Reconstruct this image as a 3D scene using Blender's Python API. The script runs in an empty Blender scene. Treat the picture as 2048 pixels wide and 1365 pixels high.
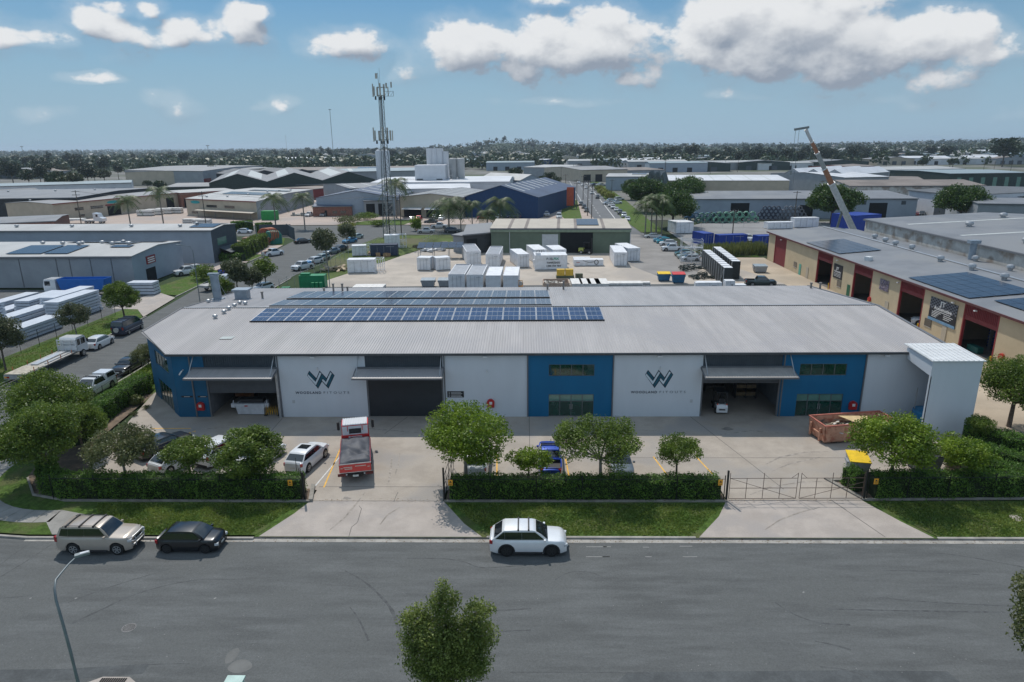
import bpy, math, random
import numpy as np
from mathutils import Vector, Matrix
from math import radians as RAD, sin, cos, pi, sqrt, atan2
random.seed(7); np.random.seed(7)
SC = bpy.context.scene; COL = SC.collection
# ---------------------------------------------------------------- camera
CAM_H = 24.5; FPX = 1345.18
YAW, PIT, ROL = RAD(-1.21910473), RAD(16.1559142), RAD(-0.53090067)
def cam_axes():
    F = Vector((sin(YAW)*cos(PIT), cos(YAW)*cos(PIT), -sin(PIT))); R = Vector((cos(YAW), -sin(YAW), 0)); U = R.cross(F)
    return F, R*cos(ROL)+U*sin(ROL), U*cos(ROL)-R*sin(ROL)
CF, CR, CU = cam_axes()
cd = bpy.data.cameras.new('camera'); cam = bpy.data.objects.new('camera', cd); COL.objects.link(cam); SC.camera = cam
cam.matrix_world = Matrix(((CR.x, CU.x, -CF.x, 0), (CR.y, CU.y, -CF.y, 0), (CR.z, CU.z, -CF.z, CAM_H), (0, 0, 0, 1)))
cd.sensor_width = 36; cd.lens = FPX/2048*36; cd.clip_start = 0.5; cd.clip_end = 20000
def ray(px, py): return CF*FPX + CR*(px-1024) - CU*(py-682.5)
def G(px, py, z=0.0):                       # ground point (at height z) seen at a photo pixel
    d = ray(px, py); t = (z-CAM_H)/d.z; return (t*d.x, t*d.y)
def W(px, py, Y):                           # point on a vertical plane y=Y
    d = ray(px, py); t = Y/d.y; return (t*d.x, CAM_H+t*d.z)
# ---------------------------------------------------------------- world, sun, exposure
SUN = Vector((-0.24, 0.63, 1.0)).normalized()
s_el = math.asin(SUN.z); s_az = atan2(SUN.x, SUN.y)
w = bpy.data.worlds.new('World'); SC.world = w; w.use_nodes = True
NT = w.node_tree; NT.nodes.clear()
def nn(t, typ, **k):
    n = t.nodes.new(typ)
    for a, b in k.items(): setattr(n, a, b)
    return n
def mth(t, op, a, b=None, c=None, clamp=False):
    n = t.nodes.new('ShaderNodeMath'); n.operation = op; n.use_clamp = clamp
    for i, v in enumerate((a, b, c)):
        if v is None: continue
        if isinstance(v, (int, float)): n.inputs[i].default_value = v
        else: t.links.new(v, n.inputs[i])
    return n.outputs[0]
CLOUDS = [ # photo px x, y, half width, half height, strength
 (1480,30,110,55,1.25),(1580,50,150,85,1.35),(1400,95,90,50,.9),(1660,90,110,70,1.2),(1560,120,150,40,.9),(1290,90,110,48,.85),(1150,95,110,62,1.1),(1060,100,110,50,1.0),(950,100,100,52,1.0),
 (860,120,60,35,.7),(1080,130,110,35,.8),(880,85,40,22,.6),(1800,100,100,52,1.0),(1890,90,85,45,1.0),(1950,120,80,45,1.0),(1890,150,80,30,.8),(1720,130,70,50,.9),(1250,150,120,26,.6),(1100,0,40,14,.8),
 (1230,25,50,20,.6),(1300,45,35,18,.55),(0,75,60,30,.75),(70,75,70,24,.75),(180,40,60,28,.95),(240,60,70,26,.95),(245,88,45,26,.8),(290,68,40,22,.8),(375,60,45,28,.95),(420,72,50,28,.9),(495,60,40,42,1.0),(520,35,28,24,.9),(480,105,28,18,.6),(415,100,40,14,.5),
 (650,98,40,24,.85),(700,92,52,26,.95),(735,102,25,20,.8),(775,98,30,12,.5),(300,8,35,18,.8),(200,5,70,12,.7),(195,150,52,12,.65),(355,205,35,26,.62),(330,188,26,12,.5),(570,202,28,16,.6),(90,224,40,13,.6),(520,203,20,6,.45),(1480,182,70,16,.55),(1600,178,90,14,.5),(1130,198,110,8,.5),(1750,190,60,12,.5),(1900,190,120,20,.4),(2030,225,50,20,.4)]
cg = bpy.data.node_groups.new('cloud_field', 'ShaderNodeTree')
cg.interface.new_socket(name='V', in_out='INPUT', socket_type='NodeSocketVector')
cg.interface.new_socket(name='D', in_out='OUTPUT', socket_type='NodeSocketFloat'); cg.interface.new_socket(name='A', in_out='OUTPUT', socket_type='NodeSocketFloat')
gi, go = nn(cg, 'NodeGroupInput'), nn(cg, 'NodeGroupOutput')
wn = nn(cg, 'ShaderNodeTexNoise'); wn.inputs['Scale'].default_value = 7; wn.inputs['Detail'].default_value = 3
sc_ = nn(cg, 'ShaderNodeVectorMath', operation='MULTIPLY'); cg.links.new(gi.outputs[0], sc_.inputs[0]); sc_.inputs[1].default_value = (1, 1.45, 1)
cg.links.new(sc_.outputs[0], wn.inputs['Vector'])
wo = nn(cg, 'ShaderNodeVectorMath', operation='MULTIPLY_ADD'); sb = nn(cg, 'ShaderNodeVectorMath', operation='SUBTRACT')
cg.links.new(wn.outputs['Color'], sb.inputs[0]); sb.inputs[1].default_value = (.5, .5, .5)
cg.links.new(sb.outputs[0], wo.inputs[0]); wo.inputs[1].default_value = (.07, .045, 0); cg.links.new(gi.outputs[0], wo.inputs[2])
acc = None
for (px, py, rx, ry, am) in CLOUDS:
    d = ray(px, py).normalized(); a0, e0 = atan2(d.x, d.y), math.asin(d.z)
    d2 = ray(px+rx, py).normalized(); d3 = ray(px, py+ry).normalized()
    ra, re = abs(atan2(d2.x, d2.y)-a0), abs(math.asin(d3.z)-e0)
    v = nn(cg, 'ShaderNodeVectorMath', operation='MULTIPLY_ADD'); cg.links.new(wo.outputs[0], v.inputs[0]); v.inputs[1].default_value = (1/ra, 1/re, 0); v.inputs[2].default_value = (-a0/ra, -e0/re, 0)
    q = nn(cg, 'ShaderNodeVectorMath', operation='DOT_PRODUCT'); cg.links.new(v.outputs[0], q.inputs[0]); cg.links.new(v.outputs[0], q.inputs[1])
    g = mth(cg, 'MULTIPLY_ADD', q.outputs['Value'], -.30*am, am)
    acc = g if acc is None else mth(cg, 'SMOOTH_MAX', acc, g, .3)
acc = mth(cg, 'MAXIMUM', acc, -1.)
fb = nn(cg, 'ShaderNodeTexNoise'); fb.inputs['Scale'].default_value = 13; fb.inputs['Detail'].default_value = 10; fb.inputs['Roughness'].default_value = .57
cg.links.new(sc_.outputs[0], fb.inputs['Vector'])
dd = mth(cg, 'ADD', mth(cg, 'MULTIPLY', mth(cg, 'SUBTRACT', fb.outputs['Fac'],  .5), 2.1), mth(cg, 'SUBTRACT', acc, .55))
cg.links.new(dd, go.inputs[0]); cg.links.new(acc, go.inputs[1])
tc = nn(NT, 'ShaderNodeTexCoord'); sp = nn(NT, 'ShaderNodeSeparateXYZ'); NT.links.new(tc.outputs['Generated'], sp.inputs[0])
az = mth(NT, 'ARCTAN2', sp.outputs[0], sp.outputs[1]); el = mth(NT, 'ARCSINE', sp.outputs[2])
def field(da, de):
    c = nn(NT, 'ShaderNodeCombineXYZ'); NT.links.new(mth(NT, 'ADD', az, da), c.inputs[0]); NT.links.new(mth(NT, 'ADD', el, de), c.inputs[1])
    g = nn(NT, 'ShaderNodeGroup'); g.node_tree = cg; NT.links.new(c.outputs[0], g.inputs[0]); return g.outputs
(D0, A0_), (D1, A1_) = field(0, 0), field(-.008, .016)
def smooth(t, x, a, b, lo=0., hi=1.):
    n = nn(t, 'ShaderNodeMapRange', interpolation_type='SMOOTHSTEP'); t.links.new(x, n.inputs[0])
    for i, v in enumerate((a, b, lo, hi)): n.inputs[i+1].default_value = v
    return n.outputs[0]
alpha = mth(NT, 'MAXIMUM', smooth(NT, D0, -.05, .24), smooth(NT, D0, -.50, .2, 0., .22))
lit = mth(NT, 'MULTIPLY', mth(NT, 'SUBTRACT', D0, D1), .8)
low = smooth(NT, mth(NT, 'SUBTRACT', A1_, A0_), -.10, .30)
shade = mth(NT, 'ADD', mth(NT, 'MULTIPLY', low, .80), mth(NT, 'MULTIPLY', smooth(NT, lit, .22, -.34), .50), clamp=True)
ccol = nn(NT, 'ShaderNodeMixRGB'); NT.links.new(shade, ccol.inputs[0])
ccol.inputs[1].default_value = (8.2, 8.3, 8.4, 1); ccol.inputs[2].default_value = (2.9, 3.35, 4.1, 1)
sky = nn(NT, 'ShaderNodeTexSky', sky_type='NISHITA'); sky.sun_disc = False; sky.sun_elevation = s_el; sky.sun_rotation = s_az
sky.air_density = 1.0; sky.dust_density = .4; sky.ozone_density = 1.0; sky.altitude = 30
mx = nn(NT, 'ShaderNodeMixRGB'); NT.links.new(mth(NT, 'MULTIPLY', alpha, .96), mx.inputs[0]); hz = nn(NT, 'ShaderNodeMixRGB'); NT.links.new(smooth(NT, el, .0, .30, .95, .0), hz.inputs[0]); tint = nn(NT, 'ShaderNodeMixRGB', blend_type='MULTIPLY'); tint.inputs[0].default_value = 1; tint.inputs[2].default_value = (.235, .535, .72, 1); NT.links.new(sky.outputs[0], tint.inputs[1]); NT.links.new(tint.outputs[0], hz.inputs[1]); hz.inputs[2].default_value = (3.3, 4.75, 6.0, 1); NT.links.new(hz.outputs[0], mx.inputs[1]); NT.links.new(ccol.outputs[0], mx.inputs[2])
# added bright cloud cover, out of view overhead and behind the camera, for fill
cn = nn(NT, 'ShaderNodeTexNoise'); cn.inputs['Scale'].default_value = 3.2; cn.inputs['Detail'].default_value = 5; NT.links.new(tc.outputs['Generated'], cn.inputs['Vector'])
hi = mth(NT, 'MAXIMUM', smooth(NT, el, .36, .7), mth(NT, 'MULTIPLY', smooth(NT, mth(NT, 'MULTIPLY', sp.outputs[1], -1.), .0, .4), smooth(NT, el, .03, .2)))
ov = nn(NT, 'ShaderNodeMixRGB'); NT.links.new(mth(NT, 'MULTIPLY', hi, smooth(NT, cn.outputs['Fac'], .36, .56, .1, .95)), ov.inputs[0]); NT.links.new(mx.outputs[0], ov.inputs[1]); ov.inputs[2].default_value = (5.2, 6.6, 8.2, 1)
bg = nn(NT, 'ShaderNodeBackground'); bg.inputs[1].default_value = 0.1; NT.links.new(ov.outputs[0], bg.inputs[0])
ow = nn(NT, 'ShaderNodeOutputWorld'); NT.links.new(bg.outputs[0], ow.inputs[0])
w.cycles.sampling_method = 'MANUAL'; w.cycles.sample_map_resolution = 512
sl = bpy.data.lights.new('sun', 'SUN'); sl.energy = 3.2; sl.angle = RAD(.53); sl.color = (1, .95, .88)
so = bpy.data.objects.new('sun', sl); COL.objects.link(so); so.rotation_euler = SUN.to_track_quat('Z', 'Y').to_euler(); so.location = (0, 0, 60)
vs = SC.view_settings; vs.view_transform = 'Standard'; vs.look = 'None'; vs.exposure = 0; vs.gamma = 1
SC.render.engine = 'CYCLES'; SC.cycles.max_bounces = 6; SC.cycles.transparent_max_bounces = 8; SC.cycles.volume_bounces = 0
SC.render.resolution_x = 1024; SC.render.resolution_y = 682
# ---------------------------------------------------------------- materials
MATS = {}
def M(name, col=(.5, .5, .5), rough=.7, metal=0., var=.12, scale=1.5, bump=0., bscale=20., spec=.4, streak=None, col2=None, mixs=.4, coat=0., grain=0., gscale=13.):
    if name in MATS: return MATS[name]
    m = bpy.data.materials.new(name); MATS[name] = m; m.use_nodes = True; t = m.node_tree; b = t.nodes['Principled BSDF']
    b.inputs['Roughness'].default_value = rough; b.inputs['Metallic'].default_value = metal; b.inputs['Specular IOR Level'].default_value = spec
    if coat: b.inputs['Coat Weight'].default_value = coat; b.inputs['Coat Roughness'].default_value = .06
    tcn = nn(t, 'ShaderNodeTexCoord'); mp = nn(t, 'ShaderNodeMapping'); t.links.new(tcn.outputs['Object'], mp.inputs[0])
    if streak: mp.inputs['Scale'].default_value = streak
    n1 = nn(t, 'ShaderNodeTexNoise'); n1.inputs['Scale'].default_value = scale; n1.inputs['Detail'].default_value = 6; n1.inputs['Roughness'].default_value = .62; t.links.new(mp.outputs[0], n1.inputs['Vector'])
    f = smooth(t, n1.outputs['Fac'], .32, .68)
    c = nn(t, 'ShaderNodeMixRGB'); t.links.new(f, c.inputs[0])
    c.inputs[1].default_value = tuple(x*(1-var) for x in col)+(1,); c.inputs[2].default_value = tuple(min(1, x*(1+var)) for x in col)+(1,)
    out = c.outputs[0]
    if col2:
        n2 = nn(t, 'ShaderNodeTexNoise'); n2.inputs['Scale'].default_value = scale*mixs; n2.inputs['Detail'].default_value = 4; t.links.new(tcn.outputs['Object'], n2.inputs['Vector'])
        f2 = smooth(t, n2.outputs['Fac'], .47, .66); c2 = nn(t, 'ShaderNodeMixRGB'); t.links.new(f2, c2.inputs[0]); t.links.new(out, c2.inputs[1]); c2.inputs[2].default_value = col2+(1,); out = c2.outputs[0]
    if grain:
        ng = nn(t, 'ShaderNodeTexNoise'); ng.inputs['Scale'].default_value = gscale; ng.inputs['Detail'].default_value = 2; t.links.new(tcn.outputs['Object'], ng.inputs['Vector'])
        mg = nn(t, 'ShaderNodeVectorMath', operation='SCALE'); t.links.new(out, mg.inputs[0]); t.links.new(mth(t, 'MULTIPLY_ADD', ng.outputs['Fac'], grain*2, 1-grain), mg.inputs['Scale']); out = mg.outputs[0]
    t.links.new(out, b.inputs['Base Color'])
    if bump:
        nb = nn(t, 'ShaderNodeTexNoise'); nb.inputs['Scale'].default_value = bscale; nb.inputs['Detail'].default_value = 4; t.links.new(tcn.outputs['Object'], nb.inputs['Vector'])
        bm = nn(t, 'ShaderNodeBump'); bm.inputs['Strength'].default_value = bump; bm.inputs['Distance'].default_value = .05; t.links.new(nb.outputs['Fac'], bm.inputs['Height']); t.links.new(bm.outputs[0], b.inputs['Normal'])
    return m
def leafmat(name, ca, cb, trans=.3, scale=.9):
    if name in MATS: return MATS[name]
    m = bpy.data.materials.new(name); MATS[name] = m; m.use_nodes = True; t = m.node_tree; t.nodes.clear()
    o = nn(t, 'ShaderNodeOutputMaterial'); b = nn(t, 'ShaderNodeBsdfPrincipled'); b.inputs['Roughness'].default_value = .5; b.inputs['Specular IOR Level'].default_value = .35
    ge = nn(t, 'ShaderNodeNewGeometry'); tcn = nn(t, 'ShaderNodeTexCoord'); n1 = nn(t, 'ShaderNodeTexNoise'); n1.inputs['Scale'].default_value = scale; n1.inputs['Detail'].default_value = 3; t.links.new(tcn.outputs['Object'], n1.inputs['Vector'])
    f = mth(t, 'ADD', mth(t, 'MULTIPLY', ge.outputs['Random Per Island'], .45), mth(t, 'MULTIPLY', smooth(t, n1.outputs['Fac'], .35, .66), .6), clamp=True)
    c = nn(t, 'ShaderNodeMixRGB'); t.links.new(f, c.inputs[0]); c.inputs[1].default_value = ca+(1,); c.inputs[2].default_value = cb+(1,)
    t.links.new(c.outputs[0], b.inputs['Base Color']); tr = nn(t, 'ShaderNodeBsdfTranslucent'); t.links.new(c.outputs[0], tr.inputs[0])
    ms = nn(t, 'ShaderNodeMixShader'); ms.inputs[0].default_value = trans; t.links.new(b.outputs[0], ms.inputs[1]); t.links.new(tr.outputs[0], ms.inputs[2]); t.links.new(ms.outputs[0], o.inputs[0])
    return m
# ---------------------------------------------------------------- mesh helpers
class MB:
    def __init__(s): s.v = []; s.f = []; s.m = []
    def add(s, vs, fs, m=0):
        o = len(s.v); s.v += [tuple(p) for p in vs]; s.f += [tuple(i+o for i in f) for f in fs]; s.m += [m]*len(fs); return s
    def box(s, x0, x1, y0, y1, z0, z1, m=0):
        return s.add([(x0,y0,z0),(x1,y0,z0),(x1,y1,z0),(x0,y1,z0),(x0,y0,z1),(x1,y0,z1),(x1,y1,z1),(x0,y1,z1)], [(0,3,2,1),(4,5,6,7),(0,1,5,4),(1,2,6,5),(2,3,7,6),(3,0,4,7)], m)
    def cbox(s, c, sz, rz=0, m=0, ry=0, rx=0):
        R = Matrix.Rotation(rz, 3, 'Z') @ Matrix.Rotation(ry, 3, 'Y') @ Matrix.Rotation(rx, 3, 'X'); a, b, h = [q/2 for q in sz]
        P = [Vector(c)+R@Vector(p) for p in [(-a,-b,-h),(a,-b,-h),(a,b,-h),(-a,b,-h),(-a,-b,h),(a,-b,h),(a,b,h),(-a,b,h)]]
        return s.add(P, [(0,3,2,1),(4,5,6,7),(0,1,5,4),(1,2,6,5),(2,3,7,6),(3,0,4,7)], m)
    def prism(s, pts, z0, z1, m=0):
        n = len(pts); return s.add([(x,y,z0) for x,y in pts]+[(x,y,z1) for x,y in pts], [tuple(range(n-1,-1,-1)), tuple(range(n,2*n))]+[(i,(i+1)%n,n+(i+1)%n,n+i) for i in range(n)], m)
    def extr(s, pts, d, m=0):               # 3D polygon extruded by vector d
        n = len(pts); return s.add([Vector(p) for p in pts]+[Vector(p)+Vector(d) for p in pts], [tuple(range(n-1,-1,-1)), tuple(range(n,2*n))]+[(i,(i+1)%n,n+(i+1)%n,n+i) for i in range(n)], m)
    def poly(s, pts, m=0): return s.add(pts, [tuple(range(len(pts)))], m)
    def tube(s, path, r, n=6, r1=None, m=0, cap=True):
        path = [Vector(p) for p in path]; k = len(path); r1 = r if r1 is None else r1; rings = []
        for i, p in enumerate(path):
            d = (path[min(i+1,k-1)]-path[max(i-1,0)]).normalized(); a = d.orthogonal().normalized() if abs(d.z) < .99 else Vector((1,0,0)); a = (a-d*a.dot(d)).normalized(); b = d.cross(a)
            rr = r+(r1-r)*i/max(1,k-1); rings.append([p+(a*cos(2*pi*j/n)+b*sin(2*pi*j/n))*rr for j in range(n)])
        vs = [q for g in rings for q in g]; fs = [(i*n+j, i*n+(j+1)%n, (i+1)*n+(j+1)%n, (i+1)*n+j) for i in range(k-1) for j in range(n)]
        if cap: fs += [tuple(range(n-1,-1,-1)), tuple((k-1)*n+j for j in range(n))]
        return s.add(vs, fs, m)
    def cyl(s, x, y, z0, z1, r, n=12, r1=None, m=0): return s.tube([(x,y,z0),(x,y,z1)], r, n, r1, m)
    def lathe(s, prof, n=12, c=(0,0,0), m=0):   # prof: (r,z)
        vs = [(c[0]+r*cos(2*pi*j/n), c[1]+r*sin(2*pi*j/n), c[2]+z) for r, z in prof for j in range(n)]; k = len(prof)
        return s.add(vs, [(i*n+j, i*n+(j+1)%n, (i+1)*n+(j+1)%n, (i+1)*n+j) for i in range(k-1) for j in range(n)]+[tuple(range(n-1,-1,-1)), tuple((k-1)*n+j for j in range(n))], m)
    def wheel(s, c, r, wd, n=16, m=0, ins=0): # disc with axis along y
        x, y, z = c; P = [(x+r*cos(2*pi*j/n), y-wd/2, z+r*sin(2*pi*j/n)) for j in range(n)]+[(x+r*cos(2*pi*j/n), y+wd/2, z+r*sin(2*pi*j/n)) for j in range(n)]
        return s.add(P, [tuple(range(n)), tuple(range(2*n-1,n-1,-1))]+[(j,n+j,n+(j+1)%n,(j+1)%n) for j in range(n)], m)
    def mesh(s, name, mats, smooth_=False, ang=35):
        me = bpy.data.meshes.new(name); me.from_pydata(s.v, [], s.f)
        for q in (mats if isinstance(mats, (list, tuple)) else [mats]): me.materials.append(q)
        if any(s.m): me.polygons.foreach_set('material_index', s.m)
        if smooth_: me.shade_smooth(); me.set_sharp_from_angle(angle=RAD(ang))
        me.update(); return me
    def build(s, name, mats, parent=None, smooth_=False, ang=35, loc=None):
        o = bpy.data.objects.new(name, s.mesh(name, mats, smooth_, ang)); COL.objects.link(o)
        if parent: o.parent = parent
        if loc: o.location = loc
        return o
def tag(o, label=None, cat=None, group=None, kind=None):
    if label: o['label'] = label
    if cat: o['category'] = cat
    if group: o['group'] = group
    if kind: o['kind'] = kind
    return o
def thing(name, label, cat, loc=(0,0,0), rz=0., group=None, sc=1.):
    o = bpy.data.objects.new(name, None); COL.objects.link(o); o.empty_display_size = .3
    o.location = loc if len(loc) == 3 else (loc[0], loc[1], 0); o.rotation_euler = (0, 0, rz); o.scale = (sc, sc, sc) if isinstance(sc, (int, float)) else sc
    return tag(o, label, cat, group)
KIDS = {}
def dup(root, loc, rz, label=None, group=None, sc=None, swap=None):
    def cp(o, par):
        c = o.copy(); COL.objects.link(c)
        if par: c.parent = par
        for k in o.children: cp(k, c)
        return c
    r = cp(root, None); r.location = loc if len(loc) == 3 else (loc[0], loc[1], 0); r.rotation_euler = (0, 0, rz)
    if sc: r.scale = (sc, sc, sc) if isinstance(sc, (int, float)) else sc
    if label: r['label'] = label
    if group: r['group'] = group
    return r
def struct(name, mb, mat, smooth_=False): return tag(mb.build(name, mat, None, smooth_), kind='structure')
def text(s, size, mat, parent, M4, name='lettering', bold=0., space=1., depth=.006, align='LEFT', width=None):
    c = bpy.data.curves.new('txt', 'FONT'); c.body = s; c.size = size; c.offset = bold; c.space_character = space; c.extrude = depth; c.align_x = align; c.resolution_u = 3
    to = bpy.data.objects.new('txt', c); COL.objects.link(to); dg = bpy.context.evaluated_depsgraph_get(); me = bpy.data.meshes.new_from_object(to.evaluated_get(dg))
    bpy.data.objects.remove(to); me.name = name; me.materials.clear(); me.materials.append(mat)
    xs = [v.co.x for v in me.vertices]
    if width and xs:
        k = width/(max(xs)-min(xs)); x0 = min(xs) if align == 'LEFT' else 0
        for v in me.vertices: v.co.x = (v.co.x-x0)*k
    me.transform(M4); o = bpy.data.objects.new(name, me); COL.objects.link(o); o.parent = parent; return o
FACE_CAM = Matrix(((1,0,0,0),(0,0,-1,0),(0,1,0,0),(0,0,0,1)))   # text plane facing -y
# ---------------------------------------------------------------- common materials
asphalt = M('asphalt', (.112,.117,.116), .88, var=.16, scale=.9, bump=.5, bscale=30, spec=.3, streak=(.25,1.5,1), col2=(.112,.117,.115), mixs=.25, grain=.32)
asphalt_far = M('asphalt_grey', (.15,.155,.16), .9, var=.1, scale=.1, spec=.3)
conc = M('concrete_slab', (.365,.318,.268), .85, grain=.18, var=.12, scale=.45, bump=.2, bscale=35, col2=(.30,.275,.25), mixs=.5)
conc2 = M('concrete_drive', (.385,.338,.30), .85, grain=.18, var=.1, scale=.6, bump=.2, bscale=35, col2=(.345,.31,.285), mixs=.6)
conc_y = M('yard_concrete', (.44,.385,.325), .88, var=.12, scale=.22, bump=.1, bscale=20, col2=(.36,.32,.28), mixs=.5)
conc_t = M('tan_pavement', (.44,.36,.27), .88, var=.14, scale=.2, col2=(.36,.30,.23), mixs=.5)
conc_p = M('pink_pavement', (.42,.34,.29), .88, var=.1, scale=.1, col2=(.36,.31,.28), mixs=.5)
kerbm = M('kerb_concrete', (.33,.31,.28), .85, var=.2, scale=1.2)
kerbd = M('kerb_dark', (.17,.16,.145), .9, var=.3, scale=1.5)
grassm = M('grass', (.075,.128,.026), .95, grain=.55, gscale=9, var=.3, scale=2.2, bump=1., bscale=45, spec=.15, col2=(.115,.13,.05), mixs=.22)
grassf = M('grass_dry', (.085,.115,.035), .95, var=.3, scale=.15, spec=.15, col2=(.13,.125,.07), mixs=.3)
earth = M('terrain', (.040,.060,.028), .95, var=.35, scale=.02, spec=.1, col2=(.065,.07,.045), mixs=.3)
dirt = M('dirt', (.17,.125,.09), .95, var=.3, scale=1.1, bump=.5, bscale=14, col2=(.11,.085,.06), mixs=.8)
tyre = M('tyre_mark', (.082,.086,.087), .9, var=.25, scale=3)
white_l = M('white_line', (.62,.62,.60), .8, var=.15, scale=3)
yellow_l = M('yellow_line', (.75,.42,.07), .8, var=.15, scale=3)
dark = M('dark_gap', (.02,.02,.02), .9)
stain = M('oil_stain', (.20,.18,.16), .8, var=.2, scale=1.5)
patchm = M('cement_patch', (.145,.146,.14), .9, var=.15, scale=1)
ZR = -.12
def flat(name, pts, z, mat, kind='structure'):
    mb = MB(); mb.poly([(x, y, z) for x, y in pts]); o = mb.build(name, mat); return tag(o, kind=kind)
# terrain: one sheet to the horizon with low hills far away
def terrain():
    xs = np.concatenate([np.linspace(-9000,-1500,26)[:-1], np.linspace(-1500,1500,31), np.linspace(1500,9000,26)[1:]])
    ys = np.concatenate([np.linspace(-400,1200,9)[:-1], np.linspace(1200,4200,46), np.linspace(4200,12000,14)[1:]])
    vs = []; 
    for y in ys:
        for x in xs:
            z = -.16
            if y > 1250:
                k = min(1, (y-1250)/900)
                z += k*(3+3*sin(x*.0021+1)+2*sin(x*.0047+y*.002))
                z += k*34*math.exp(-((x-(y*.92+0))/(y*.38))**2)*math.exp(-((y-3300)/1300)**2)        # ridge far right
                z += k*30*math.exp(-((x+70)/230)**2)*math.exp(-((y-2600)/420)**2)                    # wooded knoll
                z += k*9*math.exp(-((x-500)/900)**2)*math.exp(-((y-3200)/700)**2)
                z += k*5*math.exp(-((y-5200)/1500)**2)
            vs.append((x, y, z))
    n = len(xs); mb = MB(); mb.add(vs, [(j*n+i, j*n+i+1, (j+1)*n+i+1, (j+1)*n+i) for j in range(len(ys)-1) for i in range(n-1)])
    return struct('ground', mb, earth, True)
terrain()
def hgt(x, y):
    z = 0.
    if y > 1250:
        k = min(1, (y-1250)/900); z += k*(3+3*sin(x*.0021+1)+2*sin(x*.0047+y*.002)) + k*34*math.exp(-((x-(y*.92))/(y*.38))**2)*math.exp(-((y-3300)/1300)**2) + k*30*math.exp(-((x+70)/230)**2)*math.exp(-((y-2600)/420)**2)+k*9*math.exp(-((x-500)/900)**2)*math.exp(-((y-3200)/700)**2)+k*5*math.exp(-((y-5200)/1500)**2)
    return z
# roads
flat('road', [(-200,25.9),(200,25.9),(200,38.55),(-34,38.55),(-36.8,38.9),(-39.5,40.1),(-42.0,42.1),(-43.8,44.6),(-44.8,47.6),(-45.1,51),(-45.6,72),(-46.6,130),(-45.6,160),(-42,190),(-36,197),(20,196),(34,193),(33,200),(24,222),(-24,221),(-58,223),(-190,219),(-190,196),(-80,196),(-68,192),(-64,186),(-62.5,160),(-60.5,121),(-58,100),(-56.8,80),(-57.4,66),(-58,44),(-60,40.5),(-64,38.6),(-200,38.55)], ZR, asphalt)
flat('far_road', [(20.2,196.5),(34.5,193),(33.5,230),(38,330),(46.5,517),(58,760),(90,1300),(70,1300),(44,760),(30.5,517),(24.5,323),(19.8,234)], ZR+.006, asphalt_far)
flat('road_shoulder', [(-200,6),(200,6),(200,25.7),(-200,25.7)], -.012, grassm)
# near kerb with the stormwater inlet
mb = MB(); mb.box(-200,200,25.55,25.95,-.14,0); struct('kerb_near', mb, kerbm)
mb = MB(); p0, p1 = G(155,1362,0), G(300,1362,0)
mb.prism([(p0[0],25.6),(p1[0],25.6),(p1[0]-1.1,26.35),(p0[0]+1.1,26.35)], -.13, .03); 
inl = tag(mb.build('storm_drain', conc2), 'concrete stormwater inlet slab with a dark grate on the near kerb', 'storm drain')
mb = MB(); mx0 = (p0[0]+p1[0])/2
for i in range(12): mb.box(mx0-.62+i*.105, mx0-.56+i*.105, 25.72, 26.25, .03, .06)
mb.build('grate', dark, inl)
# verges (raised grass areas between kerb and lots)
def verge(name, pts, mat=None): flat(name, pts, -.004, mat or grassm)
cor = [(-33,38.75),(-36.6,39.1),(-39.2,40.3),(-41.6,42.3),(-43.3,44.8),(-44.3,47.8),(-44.6,51)]
verge('lawn', [(-17.9,38.75)]+[(-15.6,43.15),(-34,43.3),(-35,50),(-38.4,56),(-38.6,92),(-46,122),(-44.7,120),(-45.1,72),(-44.6,51)]+cor[::-1][1:])
verge('lawn', [(-17.95,38.56),(26.6,38.56),(24.1,43.35),(-15.6,43.2)])
verge('lawn', [(26.6,38.75),(120,38.75),(120,60),(38.6,60),(38.6,49),(36,43.4),(24.1,43.3)])
def kerb_line(pts, name='kerb'):
    mb = MB()
    for (a, b) in zip(pts[:-1], pts[1:]):
        A, B = Vector(a), Vector(b); d = (B-A).normalized(); nrm = Vector((-d.y, d.x))*.18
        mb.prism([tuple(A), tuple(B), tuple(B+nrm), tuple(A+nrm)], -.14, .0)
    return struct(name, mb, kerbm)
kerb_line([(-17.9,38.55),(-33,38.55)] + [(x-.12,y-.15) for x, y in cor[1:]] + [(-44.8,72),(-45.9,110),(-46.1,130)][0:3])
# note: kerbs run so that their body lies on the verge side
kerb_line([(11.0,38.55),(-2.6,38.55)][::-1]); kerb_line([(26.5,38.55),(120,38.55)])
# dark gutter joint line + pale gutter strip
mb = MB(); mb.box(-33,140,38.13,38.53,-.13,-.112); mb.prism([(-64,38.2),(-33,38.13),(-33,38.5),(-64,38.6)], -.13, -.113) if False else None
struct('gutter', mb, kerbm)
mb = MB(); mb.box(-17.9,-2.6,38.53,38.60,-.13,-.03); mb.box(11,26.5,38.53,38.60,-.13,-.03); struct('gutter_joint', mb, kerbd)
# aprons and lot
flat('driveway', [(-17.6,38.6),(-2.9,38.6),(-4.2,40.2),(-5.95,43.2),(-15.6,43.2),(-16.2,41.5)], 0, conc2)
flat('driveway', [(11.2,38.6),(26.3,38.6),(25.2,40.6),(23.95,43.4),(14.35,43.4),(13.2,41.2)], 0, conc2)
flat('forecourt', [(-15.6,43.2),(-5.95,43.2),(-5.95,44.8),(14.35,44.8),(14.35,43.4),(23.95,43.4),(24.6,45.2),(33.5,46),(39,52),(39,92),(-38.6,92),(-38.9,65),(-35.5,50),(-33.5,45),(-15.6,44.8)], 0.004, conc)
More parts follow.
